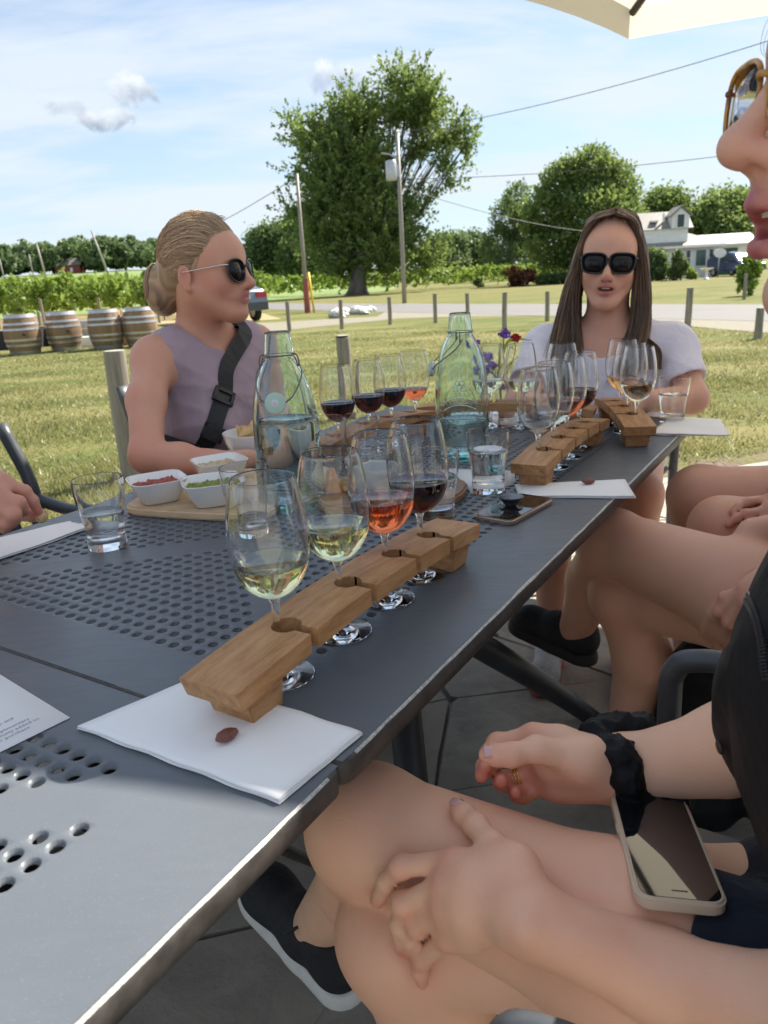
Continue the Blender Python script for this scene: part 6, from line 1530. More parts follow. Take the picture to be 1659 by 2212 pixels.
# ---- the woman in white at the head of the table
W2FEET = []
def woman_white():
    O = dep(1315, 580, 2.13); fh = unit(np.array([-.34, -1.0, -.02])); up = unit(np.array([.06, -.03, 1])); org = np.array([O[0]+.02, O[1]+.06, 0]); t = person('woman in a white shirt and black sunglasses with long straight brown hair, mouth open', org)
    fb = unit(np.array([-.36, -1, 0])); lat = np.array([-fb[1], fb[0], 0]); u3 = np.array([0, 0, 1.0]); A = np.stack([fb, lat, u3], 1)
    C = O-u3*.205-fb*.035; B = Body(); hip = C-fb*.06; hip[2] = .57
    def tors(Bd, g=0.0):
        Bd.ell(C-u3*.12, (.110+g, .168+g, .18+g), A, .04); Bd.ell((C+hip)/2-u3*.02, (.108+g, .150+g, .19+g), A, .05); Bd.ell(hip, (.13+g, .18+g, .14+g), A, .05)
        for s in (-1, 1):
            Bd.ball(C+fb*.078+lat*s*.076-u3*.19, .064+g, .05); sh = C+lat*s*.172-u3*.012; Bd.cone(C+u3*.030-fb*.01, sh-u3*.002, .048+g, .052+g, .05); Bd.cone(C+lat*s*.08-u3*.04, sh-u3*.03, .06+g, .055+g, .05)
    tors(B); neck = C+u3*.04
    w, Ah, lips, red = head(B, O, fh, up, 1.04, .0055, .0015, neck)
    el = {}
    for s, e, wr in ((1, dep(1492, 905, 2.10), dep(1380, 905, 1.98)), (-1, dep(1118, 900, 2.12), dep(1215, 905, 1.98))):
        sh = C+lat*s*.180-u3*.01; e = sh*.0+e; wr[2] = .78; e[2] = max(e[2], .76); limb(B, [sh, (sh+e)/2, e, wr, wr+fb*.1-lat*s*.03], [.050, .044, .039, .027, .024], .03); el[s] = (sh, e)
    for s in (-1, 1):
        k_ = hip+fb*.40+lat*s*.11; k_[2] = .54; limb(B, [hip+lat*s*.09, k_, np.array([k_[0], k_[1], .06]), np.array([k_[0], k_[1], .05])+fb*.16], [.09, .06, .038, .036], .03)
    o, V = B.mesh('body', M['skin_c'], .0028, t, None, org); finish(o, V+org, lips, red); W2FEET.append((t, org.copy(), hip.copy(), fb.copy(), lat.copy()))
    T = Body(); tors(T, .009)
    for s in (-1, 1):
        sh, e = el[s]; L_ = np.linalg.norm(e-sh); ax_ = unit(e-sh); T.cone(sh-u3*.006, sh+ax_*.66*L_, .060, .061, .03); c0_ = sh+ax_*(.60*L_+.078); T.cone(c0_, c0_+ax_*.12, .080, .080, .003, True)
    T.cone(neck-u3*.03+fb*.035, neck+u3*.12+fb*.05, .085, .12, .008, True); T.half(np.array([0, 0, .52]), (0, 0, -1))
    T.mesh('white_shirt', M['white_tee'], .0045, t, wrinkle(.0085, 21, 8), org)
    glasses(w, Ah, t, M['lens'], M['black_frame'], .106, .015, .0305, .0228, .0355, .018, None, .0026, 3.4)
    bm = bmesh.new(); box(bm, (0, 0, 0), (.004, .022, .0055)); th = bmo('teeth', bm, M['tooth'], t, True, .0015, 2); p = w(.089, 0, -.0470)-org; th.matrix_local = Matrix([[*Ah[0], p[0]], [*Ah[1], p[1]], [*Ah[2], p[2]], [0, 0, 0, 1]])
    # hair: a cap plus long locks in front of both shoulders
    H = Body(); H.ell(w(-.016, 0, .056), (.100, .083, .098), Ah, .01); H.cone(w(-.055, 0, .03), w(-.065, 0, -.20), .072, .085, .03); H.half(w(-.050, 0, .0), Ah@np.array([1, 0, -.80]), .01)
    def hd(P): L_ = (P-O)@Ah; return .0012*np.sin(L_[:, 1]*380+np.sin(L_[:, 2]*40))
    o, V = H.mesh('hair', M['hair_brown'], .0035, t, None, org); L_ = (V+org-O)@Ah; vattr(o, 'hv', np.clip(.42+.25*np.sin(L_[:, 1]*260)+.18*np.sin(L_[:, 1]*640), 0, 1))
    paths, hvv = [], []
    for s in (-1, 1):
        for i in range(1600):
            u = rng.random()**.8; v = rng.random(); front = 1-u
            part = np.array([.068-.12*u, .006+s*.004, .128+.022*math.sin(math.pi*min(1, u+.12))])
            a = np.array([.050-.11*u, s*(.046+.012*v), .118-.004*v+.014*math.sin(math.pi*u)]); b = np.array([.028-.085*u, s*(.077+.014*v-.006*front), .045]); c = np.array([.026-.08*u, s*(.074+.036*v), -.045])
            d = np.array([.040-.09*u, s*(.070+.052*v), -.125]); e = np.array([.085-.10*u+.012*v, s*(.050+(.085 if s < 0 else .070)*v), -.215]); f = np.array([.118-.09*u+.012*v, s*((.040+.118*v) if s < 0 else (.018+.088*v)), -.295-.03*rng.random()+.02*u])
            L_ = len((1, 2)); q = np.array([part, a, b, c, d, e, f])+rng.normal(0, .0026, (7, 3))*np.array([1, 1, .5]); end = rng.uniform(.74, 1.0); wv = rng.normal(0, .0035); wp = rng.uniform(0, 6)+s*u*5
            sp = spline(q, 5); sp[:, 1] += (.0045*np.sin(np.linspace(0, 9, len(sp))+3*u+v*4)+wv*np.sin(np.linspace(0, 6, len(sp))+wp))*np.linspace(0, 1, len(sp)); sp = sp[:max(8, int(len(sp)*end))]; paths.append(np.array([w(*p) for p in sp])); hvv.append(np.clip(rng.normal(.42, .22)+.16*(1-v)*0+.18*(v > .6)-.2*front, 0, 1))
    for i in range(40):
        s = 1; x = rng.uniform(0, .03); q = [w(-.01+x, s*.088, -.10), w(.02+x, s*.105, -.16), w(.05+x, s*(.125+x), -.20), w(.075, s*(.135+x), -.255)] ; paths.append(spline(q, 5)); hvv.append(.35)
    strands('hair_locks', paths, .0015, M['hair_brown'], t, hvv, org)
woman_white()
# ---- hands, shoes and the people along the right side
UP = np.array([0, 0, 1.0])
def hand(B, wrist, mcp, pip, tip, thumb, sc=1.0):
    """bent tapering fingers and a thumb, each its own chain rooted in one palm; joints are world points, thumb = base, knuckle, joint, tip"""
    R0 = [(.0098, .0090, .0080, .0066), (.0101, .0092, .0082, .0068), (.0097, .0088, .0078, .0065), (.0088, .0078, .0070, .0059)]
    red = []
    for i in range(4):
        a, b, c = map(np.asarray, (mcp[i], pip[i], tip[i])); q = [x*sc for x in R0[i]]; bend = unit(b-(a+c)/2+1e-9); d = b*.50+c*.50+bend*.0030*sc; Fi = Body()
        B.cone(wrist+(a-wrist)*.15, a, .013*sc, .0100*sc, .020*sc); B.ball(a+(a-wrist)*.02, .0104*sc, .006*sc)
        Fi.cone(a-(a-wrist)*.12, a, q[0]*.9, q[0], .004); Fi.cone(a, b, q[0], q[1]*.97, .004*sc); Fi.cone(b, d, q[1]*.97, q[2], .004*sc); Fi.cone(d, c, q[2], q[3], .004*sc); Fi.ball(b, q[1]*1.08, .006*sc); Fi.ball(d, q[2]*1.04, .004*sc); B.add(Fi)
        red += [(a, .013*sc, .8), (b, .011*sc, .75), (c, .012*sc, .6)]
    for i in range(3): B.cone((mcp[i]*.72+wrist*.28), (mcp[i+1]*.72+wrist*.28), .0112*sc, .0112*sc, .016*sc); B.cone((mcp[i]*.94+wrist*.06), (mcp[i+1]*.94+wrist*.06), .0092*sc, .0092*sc, .010*sc); B.cone(mcp[i]*.72+pip[i]*.28, mcp[i+1]*.72+pip[i+1]*.28, .0058*sc, .0058*sc, .008*sc)
    t0, t1, t2, t3 = map(np.asarray, thumb)
    B.cone(wrist*.8+t0*.2, t0, .016*sc, .0155*sc, .02*sc); B.cone(t0, t1, .0152*sc, .0118*sc, .016*sc); B.cone(t0, mcp[0]*.7+wrist*.3, .012*sc, .010*sc, .02*sc); T = Body(); T.cone(t0*.3+t1*.7, t1, .0118*sc, .0115*sc, .004); T.cone(t1, t2, .0112*sc, .0100*sc, .006*sc); T.ball(t2, .0106*sc, .005*sc); T.cone(t2, t2*.4+t3*.6, .0100*sc, .0098*sc, .004*sc); T.cone(t2*.4+t3*.6, t3, .0098*sc, .0070*sc, .004*sc); B.add(T)
    red += [(t2, .012*sc, .4), (t3, .015*sc, .5)]
    return red
def nail(parent, tip, base, nrm, org, L_=.011, W_=.0095, lift=.0058):
    d = unit(tip-base); n = unit(nrm-d*(nrm@d)); b = np.cross(n, d); c = tip-d*L_*.22+n*lift; V, F = [], []
    for i in range(9):
        for j in range(7):
            s, q = i/8-.5, j/6-.5; e = (abs(s)*2)**2.6; wd = W_*(1-.28*e*(s < 0)-.10*e*(s > 0)); V.append(c+d*s*L_+b*q*wd-n*(.0035*(2*q)**2*W_/.0095*.55+.0012*(2*s)**2)-org)
    F = [(i*7+j, (i+1)*7+j, (i+1)*7+j+1, i*7+j+1) for i in range(8) for j in range(6)]; o = ob('fingernail', V, F, M['nail'], parent, True); so = o.modifiers.new('th', 'SOLIDIFY'); so.thickness = .0008; so.offset = 0
    if o.data.polygons[0].normal.dot(Vector(n)) < 0: o.data.flip_normals()
def leg(B, hip, knee, ankle, rh=.088, rk=.056, ra=.034, calf=None, k=.03):
    hip, knee, ankle = map(np.asarray, (hip, knee, ankle)); m_ = hip*.5+knee*.5
    B.cone(hip, m_, rh, (rh+rk)/2+.007, k); B.cone(m_, knee, (rh+rk)/2+.007, rk, k); B.ball(knee, rk*1.01, .02)
    cb = np.zeros(3) if calf is None else np.asarray(calf); c = knee*.66+ankle*.34+cb; B.cone(knee, c, rk*.93, rk*.93, .025); B.cone(c, ankle, rk*.90, ra, .025)
def shoe(parent, heel, toe, up, org, W_=.040, um='shoe', sm='sole'):
    heel, toe = map(np.asarray, (heel, toe)); f = unit(toe-heel); u = unit(np.asarray(up)-f*(np.asarray(up)@f)); l = np.cross(u, f); A = np.stack([f, l, u], 1); Ln = np.linalg.norm(toe-heel); P = lambda x, y, z: heel+f*x*Ln+l*y+u*z
    s = bpy.data.objects.new('shoe', None); COL.objects.link(s); s.parent = parent
    U = Body(); U.cone(P(.10, 0, .040), P(.40, 0, .040), .034, .036, .02); U.cone(P(.40, 0, .036), P(.80, 0, .030), .037, .036, .02); U.ell(P(.80, 0, .028), (.055, .040, .030), A, .02); U.cone(P(.12, 0, .05), P(.16, 0, .085), .034, .036, .02); U.cone(P(.20, 0, .075), P(.48, 0, .052), .026, .026, .02)
    U.ball(P(.15, 0, .125), .032, .008, True); U.half(P(0, 0, .016), -u, .004); U.mesh('upper', M[um], .0036, s, None, org)
    K = Body(); K.cone(P(.10, 0, .0), P(.40, 0, .0), .038, .039, .01); K.cone(P(.40, 0, .0), P(.82, 0, .0), .039, .043, .01); K.ball(P(.93, 0, .004), .034, .02); K.half(P(0, 0, .020), u, .004); K.half(P(0, 0, -.010), -u, .006); K.mesh('sole', M[sm], .0036, s, None, org)
    for i in range(5):
        x = .34+.07*i; q = [P(x, -.026, .066-.005*i), P(x+.01, -.01, .083-.006*i), P(x+.02, .01, .083-.006*i), P(x+.03, .026, .066-.005*i)]; v, fc = tube_arrays(spline(q, 4), .0022, 6); ob('lace', v, fc, M['webbing'], s, True, org)
    for sg in (-1, 1): q = [P(.30, 0, .086), P(.26, sg*.025, .112), P(.33, sg*.045, .098), P(.31, sg*.01, .084)]; v, fc = tube_arrays(spline(q, 6), .0022, 6); ob('lace', v, fc, M['webbing'], s, True, org)
    return s

def woman_near():
    hip = np.array([.455, .44, .53]); fb = np.array([-TV[0]*-1, TV[1], 0]); fb = TV.copy(); lat = np.array([-fb[1], fb[0], 0]); org = np.array([hip[0], hip[1], 0])
    t = person('woman at the right edge in profile, tortoiseshell glasses, crossed bare legs, black top', org)
    hL, hR = hip+lat*.085+UP*.012, hip-lat*.085
    KL = np.array([-.035, .655, .572]); AL = np.array([-.125, .835, .265]); KR = on(866, 2015, .47); AR = on(1035, 2560, .10)
    G = Body(); leg(G, hL, KL, AL, .080, .060, .034, fb*-.03); G2 = Body(); leg(G2, hR+fb*.02, KR, AR, .082, .062, .036, fb*-.012); G.add(G2)
    B = Body(); B.p += list(G.p); B.add(G2); LA, RA = Body(), Body(); B.add(LA); B.add(RA)
    # torso and shoulders
    C = np.array([.37, .44, .955]); A = np.stack([fb, lat, UP], 1); B.ell(hip, (.13, .17, .12), A, .05); B.ell((C+hip)/2, (.10, .14, .22), A, .05); B.ell(C-UP*.12, (.105, .15, .17), A, .05); B.cone(C-lat*.15, C+lat*.15, .05, .05, .05)
    # left hand laid over the crossed knee
    def lay(px, py, off):
        p = trace(G, px, py)
        if p is None: p = dep(px, py, .60)
        return p-unit(ray(px, py))*off
    wr = lay(1150, 1985, .040); mc = [lay(982, 1862, .024), lay(966, 1911, .029), lay(963, 1964, .030), lay(970, 2024, .026)]
    pi = [lay(866, 1872, .021), lay(872, 1952, .026), lay(902, 1999, .028), lay(912, 2070, .025)]; ti = [lay(815, 1946, .0085), lay(868, 2048, .010), lay(888, 2060, .012), lay(912, 2122, .012)]
    th = [lay(1112, 1880, .028), lay(1062, 1828, .020), lay(1028, 1783, .0145), lay(987, 1744, .0105)]
    red = hand(LA, wr, mc, pi, ti, th, 1.07)
    shL = C+lat*.165; elL = dep(1800, 2330, .50); elL[2] = max(elL[2], .64); f1_ = dep(1420, 2105, .575)
    LA.cone(wr, f1_, .0225, .029, .02); LA.cone(wr-(wr-f1_)*.02+lat*.006, f1_, .0195, .027, .02)
    cd = lambda p: -unit(p-CAM)
    for q in mc: LA.ball(q+cd(q)*.0062, .0082, .005); LA.cone(q+cd(q)*.0085, wr+cd(wr)*.018+(q-wr)*.25, .0038, .0032, .007)
    for q, q2 in zip(pi, mc): LA.ball(q+cd(q)*.0035, .0074, .004)
    LA.ball(wr+cd(wr)*.014+lat*.012, .009, .012); LA.cone(f1_, elL, .029, .037, .02); LA.cone(elL, shL, .040, .050, .03)
    # right hand, half closed, palm to the lens
    D_ = dep; w2 = D_(1352, 1650, .748); mc2 = [D_(1152, 1588, .770), D_(1150, 1618, .782), D_(1166, 1660, .783), D_(1188, 1694, .776)]; pi2 = [D_(1074, 1606, .778), D_(1064, 1640, .788), D_(1092, 1688, .790), D_(1128, 1716, .780)]; ti2 = [D_(1048, 1655, .755), D_(1040, 1676, .758), D_(1082, 1688, .752), D_(1114, 1712, .752)]
    th2 = [D_(1262, 1640, .728), D_(1160, 1618, .722), D_(1104, 1631, .716), D_(1050, 1631, .714)]
    red += hand(RA, w2, mc2, pi2, ti2, th2, 1.06)
    RA.cone(D_(1300, 1655, .742), D_(1195, 1650, .752), .024, .019, .02); RA.cone(D_(1310, 1690, .752), D_(1215, 1696, .764), .019, .015, .02)
    e2 = D_(1580, 1606, .69); RA.cone(w2, e2, .0255, .034, .02); RA.cone(D_(1352, 1672, .75), D_(1560, 1650, .70), .022, .03, .02); shR = C-lat*.165; RA.cone(e2, D_(1690, 1585, .66), .035, .042, .02); RA.cone(D_(1690, 1585, .66), shR, .042, .05, .03)
    o, V = B.mesh('body', M['skin_a'], .0031, t, None, org); finish(o, V+org, (), red+[(wr, .12, .16), (f1_, .14, .16), (w2, .08, .12), (KL+UP*.03, .07, .25), (KR, .08, .45), (D_(1100, 1690, .76), .05, .35)])
    # head (its own fine-meshed piece of the same skin, joined at the neck inside the collar)
    th_ = R(27); vr = unit(np.array([.903, -.43, 0])); tc = unit(np.array([-.43, -.903, 0])); fh = -vr*math.cos(th_)+tc*math.sin(th_)
    sc = 1.06; nose = D_(1556, 331, .505); up = unit(UP-.02*fh); w0, A0 = frame3((0, 0, 0), fh, up); O = nose-(A0@np.array([.1320, 0, -.019]))*sc
    HB = Body(); neck = C+UP*.07; w, Ah, lips, red = head(HB, O, fh, up, sc, .0120, 0, neck, .0085, .0065, .0080, .0095, 1.0)
    o2, V2 = HB.mesh('head', M['skin_c'], .0017, t, None, org); finish(o2, V2+org, lips, red)
    bm = bmesh.new(); box(bm, (0, 0, 0), (.005, .030, .0095)); tt = bmo('teeth', bm, M['tooth'], t, True, .002, 2); p = w(.0865, 0, -.0455)-org; tt.matrix_local = Matrix([[*Ah[0], p[0]], [*Ah[1], p[1]], [*Ah[2], p[2]], [0, 0, 0, 1]])
    g = glasses(w, Ah, t, M['clear_lens'], M['tortoise'], .1075, .0150, .0285, .0210, .0355, .010, None, .0019, 3.2); g.name = 'eyeglasses'
    H = Body(); H.ell(w(-.016, 0, .058), np.array([.104, .086, .100])*sc, Ah, .01); H.ell(w(-.07, 0, -.02), np.array([.05, .065, .07])*sc, Ah, .03); H.half(w(.0, 0, .0), Ah@np.array([1, 0, -.84]), .01)
    hh, Vh = H.mesh('hair', M['hair_dark'], .004, t, None, org); vattr(hh, 'hv', np.clip(.5+.3*np.sin(((Vh+org-O)@Ah)[:, 1]*300), 0, 1))
    strands('hair_locks', [spline([w(.072+rng.normal(0, .004), rng.normal(0, .03), .092), w(.085+rng.normal(0, .008), rng.normal(0, .03), .104+rng.normal(0, .006)), w(.06, rng.normal(0, .03), .125+rng.uniform(0, .02))], 5) for _ in range(60)], .0006, M['hair_dark'], t, None, org)
    strands('stray_hairs', [spline([D_(1672+i*9, 20+i*10, .5), D_(1650+i*7, 62+i*8, .5), D_(1644+i*6, 110, .5), D_(1668, 135, .5)], 8) for i in range(3)], .00016, M['hair_dark'], t, None, org)
    # shorts and black top with its zip
    Sh = Body(); Sh.ell(hip, (.145, .185, .135), A, .05); e = hL+(KL-hL)*.46; Sh.cone(hL, e, .098, .084, .03); e3 = hR+(KR-hR)*.26; Sh.cone(hR, e3, .100, .094, .03); Sh.half(hL+(KL-hL)*.40, KL-hL, .003); Sh.half(np.array([0, 0, .66]), UP, .01)
    Sh.mesh('shorts', M['navy'], .0040, t, wrinkle(.003, 22, 4), org)
    J = Body(); J.ell((C+hip)/2, (.13, .165, .22), A, .05); J.ell(C-UP*.12, (.13, .175, .19), A, .05); J.cone(C-lat*.16, C+lat*.16, .07, .07, .05)
    J.chain([D_(1795, 1478, .60), D_(1756, 1512, .60), D_(1720, 1580, .62), D_(1704, 1648, .645)], [.056, .062, .055, .044], .03); J.cone(D_(1795, 1478, .60), shR, .054, .055, .03)
    jk, Vj = J.mesh('black_top', M['black_cloth'], .0035, t, wrinkle(.0075, 20, 11), org)
    zp = [trace(J, *q) for q in ((1617, 1290), (1632, 1318), (1643, 1350), (1652, 1395), (1657, 1440), (1664, 1480))]; zp = [p for p in zp if p is not None]; zz = spline(zp, 16); V, F = [], []
    L0 = np.concatenate([[0], np.cumsum(np.linalg.norm(np.diff(zz, axis=0), axis=1))]); n = int(L0[-1]/.0023)
    for i in range(n):
        s = i*.0023; p = np.array([np.interp(s, L0, zz[:, j]) for j in range(3)]); q = np.array([np.interp(min(s+.002, L0[-1]), L0, zz[:, j]) for j in range(3)]); d = unit(q-p+1e-9); n_ = normal(J, p); b = np.cross(n_, d)
        for sg in (-1, 1):
            o_ = p+b*sg*.0022+n_*.0014+d*(.0011 if sg > 0 else 0); k = len(V)
            for x in (-1, 1):
                for y in (-1, 1):
                    for z in (-1, 1): V.append(o_+d*x*.0007+b*y*.0018+n_*z*.0012)
            F += [tuple(k+c for c in q_) for q_ in ((0, 1, 3, 2), (4, 6, 7, 5), (0, 4, 5, 1), (2, 3, 7, 6), (0, 2, 6, 4), (1, 5, 7, 3))]
    z = ob('zip_teeth', V, F, M['zip'], t, False, org); z['kind'] = 'stuff'
    p = next(q for q in (trace(J, x, 1614) for x in range(1540, 1659, 4)) if q is not None); p = trace(J, *[(x+9, 1614) for x in range(1540, 1659, 4) if trace(J, x, 1614) is not None][0]); n_ = normal(J, p); v, f = tube_arrays([p+n_*.0005, p+n_*.0024], [.0062, .0052], 18); ob('snap_button', v, f, M['black_plastic'], t, True, org)
    # scrunchie round the right wrist
    ax = unit(e2-w2); c = D_(1378, 1652, .744); b1_ = unit(np.cross(ax, UP)); b2_ = np.cross(b1_, ax); Sc = Body(); m_ = 26
    ring = [c+b1_*.036*math.cos(a)+b2_*.040*math.sin(a)+ax*(.012*math.sin(a*3)+.016*math.sin(a)*-1+rng.normal(0, .004)) for a in np.linspace(0, 2*math.pi, m_, endpoint=False)]
    for i in range(m_): Sc.cone(ring[i], ring[(i+1) % m_], .0125+.004*math.sin(i*2.4), .0125+.004*math.sin((i+1)*2.4), .006)
    Sc.mesh('scrunchie', M['black_cloth'], .0022, t, wrinkle(.0055, 150, 5), org)
    # rings on the ring finger
    a, b = mc2[2], pi2[2]; p = pi2[2]*.55+ti2[2]*.45; dr = unit(ti2[2]-pi2[2]); q1 = unit(np.cross(dr, UP)); q2 = np.cross(q1, dr); rp = D_(1122, 1680, .772); dr = unit(pi2[2]-mc2[2]); q1 = unit(np.cross(dr, UP)); q2 = np.cross(q1, dr); rp = mc2[2]*.42+pi2[2]*.58
    for s in (0, 1):
        rr_ = [rp+dr*.0036*s+(q1*math.cos(k)+q2*math.sin(k))*.0106 for k in np.linspace(0, 2*math.pi, 33)]; v, f = tube_arrays(rr_, .0011, 7, False); ob('finger_ring', v, f, M['gold_ring'], t, True, org)
    nail(t, th2[3], th2[2], (CAM-th2[3])*.6+UP*.5, org, .0145, .0130, .0092); nail(t, ti2[1], pi2[1], CAM-ti2[1]-UP*.2, org, .010, .009, .0055)
    nail(t, th[3], th[2], (CAM-th[3])*.7+np.array([.1, .2, .25]), org, .0150, .0122, .0090); nail(t, ti[0], pi[0], np.array([-.7, .35, .15]), org, .010, .008, .0055)
    for q in ((905, 1848), (843, 1862), (1015, 1832)): # moles
        p = trace(G, *q); n_ = normal(G, p); v, f = tube_arrays([p-n_*.001, p+n_*.0003], [.0013, .0009], 8); ob('mole', v, f, M['mole'], t, True, org)
    shoe(t, AL+np.array([.045, -.040, -.085]), AL+np.array([-.115, .135, -.052]), (-.25, .1, 1), org)
    shoe(t, AR+np.array([.05, -.03, -.085]), AR+np.array([-.12, .09, -.085]), UP, org)
    return t, G
M['dark_sole'] = mat('black_rubber_sole', col=c3(.015), rough=.7); M['grey_shoe'] = mat('grey_mesh_shoe', var(c3(.42, .42, .42), .2, 120), rough=.8); M['red_sole'] = mat('red_rubber_sole', col=c3(.45, .06, .04), rough=.6)
M['zip'] = mat('dark_metal_zip', col=c3(.10, .10, .11), rough=.3, Metallic=.8); M['mole'] = mat('mole', col=c3(.12, .055, .04), rough=.6)
NW, NG_ = woman_near()
# phone on her lap, screen up
M['beige_case'] = mat('beige_phone_case', col=c3(.58, .45, .33), rough=.45); M['screen'] = mat('black_phone_screen', col=c3(.006, .006, .008), rough=.03, Coat_Weight=1.0)
def lap_phone():
    a, b, c, d = [trace(NG_, *q) for q in ((1315, 1722), (1480, 1742), (1578, 1985), (1372, 1950))]
    cs = [on(1315, 1726, .624), on(1478, 1744, .624), on(1578, 1992, .638), on(1372, 1962, .641)]; ctr = sum(cs)/4; x = unit((cs[2]+cs[3])-(cs[0]+cs[1])); y = unit((cs[1]+cs[2])-(cs[0]+cs[3])); y = unit(y-x*(x@y)); z = np.cross(x, y)
    if z[2] < 0: y = -y; z = -z
    L_ = np.linalg.norm((cs[2]+cs[3])-(cs[0]+cs[1]))/2; W_ = np.linalg.norm((cs[1]+cs[2])-(cs[0]+cs[3]))/2
    t, rr = phone('phone', 'phone in a beige case lying screen up on the lap, reflecting the sky', tuple(ctr), L_, W_, .0115, 'beige_case', 'screen')
    t.rotation_euler = Matrix((x, y, z)).transposed().to_euler()
    bm = bmesh.new(); box(bm, (L_/2-.012, 0, .0120), (.0012, .012, .0003)); bmo('earpiece', bm, M['black_gloss'], t)
    bm = bmesh.new(); box(bm, (-.02, -W_/2-.0004, .006), (.012, .0016, .003)); bmo('side_button', bm, M['beige_case'], t)
lap_phone()

def woman_mid():
    hip = np.array([.775, .965, .56]); fb = TV.copy(); lat = np.array([-fb[1], fb[0], 0]); org = np.array([hip[0], hip[1], 0]); A = np.stack([fb, lat, UP], 1)
    t = person('person with long crossed bare legs and black trainers in the middle right', org)
    KL = on(1322, 1172, .605); AL = on(1236, 1376, .30); KR = on(1345, 1285, .50); AR = on(1342, 1640, .09); hL, hR = hip+lat*.085+UP*.02, hip-lat*.085
    G = Body(); leg(G, hL, KL, AL, .092, .062, .034, np.array([.0, .01, -.01])); G2 = Body(); leg(G2, hR, KR, AR, .092, .060, .037, np.array([.035, -.02, 0])); G.add(G2)
    B = Body(); B.p += list(G.p); B.add(G2); HA = Body(); B.add(HA); C = hip+np.array([-.05, .03, .41]); B.ell(hip, (.13, .17, .12), A, .05); B.ell((C+hip)/2, (.10, .14, .22), A, .05); B.ell(C-UP*.12, (.105, .15, .17), A, .05); B.cone(C-lat*.15, C+lat*.15, .05, .05, .05)
    head(B, C+UP*.20+fb*.03, fb, (0, 0, 1), 1.0, 0, 0, C+UP*.04)
    D_ = dep
    def lay(px, py, off): 
        p = trace(G, px, py); p = D_(px, py, 1.15) if p is None else p; return p-unit(ray(px, py))*off
    wr = lay(1700, 1252, .035); mc = [lay(1632, 1258, .030), lay(1610, 1272, .034), lay(1612, 1298, .034), lay(1632, 1328, .030)]; pi = [lay(1566, 1292, .022), lay(1556, 1322, .024), lay(1574, 1346, .025), lay(1600, 1364, .026)]; ti = [lay(1518, 1366, .012), lay(1546, 1398, .012), lay(1572, 1402, .013), lay(1600, 1405, .014)]
    red = hand(HA, wr, mc, pi, ti, [lay(1680, 1238, .024), lay(1655, 1236, .016), lay(1640, 1240, .012), lay(1622, 1246, .010)]); el = hip+lat*.22+UP*.16; sh = C+lat*.165; HA.cone(wr, el, .027, .040, .02); HA.cone(el, sh, .040, .05, .03)
    elr = hip-lat*.22+UP*.16; B.cone(C-lat*.165, elr, .05, .04, .03); B.cone(elr, hip+fb*.25-lat*.1+UP*.12, .04, .026, .02)
    o, V = B.mesh('body', M['skin_c'], .0048, t, None, org); finish(o, V+org, (), red+[(KR, .08, .3)])
    Sh = Body(); Sh.ell(hip, (.145, .185, .135), A, .05); Sh.cone(hL, hL+(KL-hL)*.22, .105, .10, .03); Sh.cone(hR, hR+(KR-hR)*.22, .105, .10, .03); Sh.half(np.array([0, 0, .69]), UP, .01); Sh.mesh('shorts', M['navy'], .006, t, wrinkle(.006, 22, 4), org)
    J = Body(); J.ell((C+hip)/2, (.125, .16, .22), A, .05); J.ell(C-UP*.12, (.125, .17, .19), A, .05); J.cone(C-lat*.16, C+lat*.16, .065, .065, .05); J.half(C+UP*.035, UP, .01); J.mesh('grey_top', M['mauve'], .006, t, wrinkle(.007, 20, 12), org)
    H = Body(); O = C+UP*.20+fb*.03; H.ell(O+UP*.05-fb*.015, (.104, .086, .100), A, .01); H.half(O, A@np.array([1, 0, -.84]), .01); hh, Vh = H.mesh('hair', M['hair_dark'], .006, t, None, org); vattr(hh, 'hv', np.full(len(Vh), .4))
    shoe(t, on(1272, 1425, .265), on(1118, 1350, .285), (.15, -.1, 1), org, .04, 'shoe', 'dark_sole'); shoe(t, AR+np.array([.05, -.03, -.075]), AR+np.array([-.14, .09, -.075]), UP, org)
woman_mid()
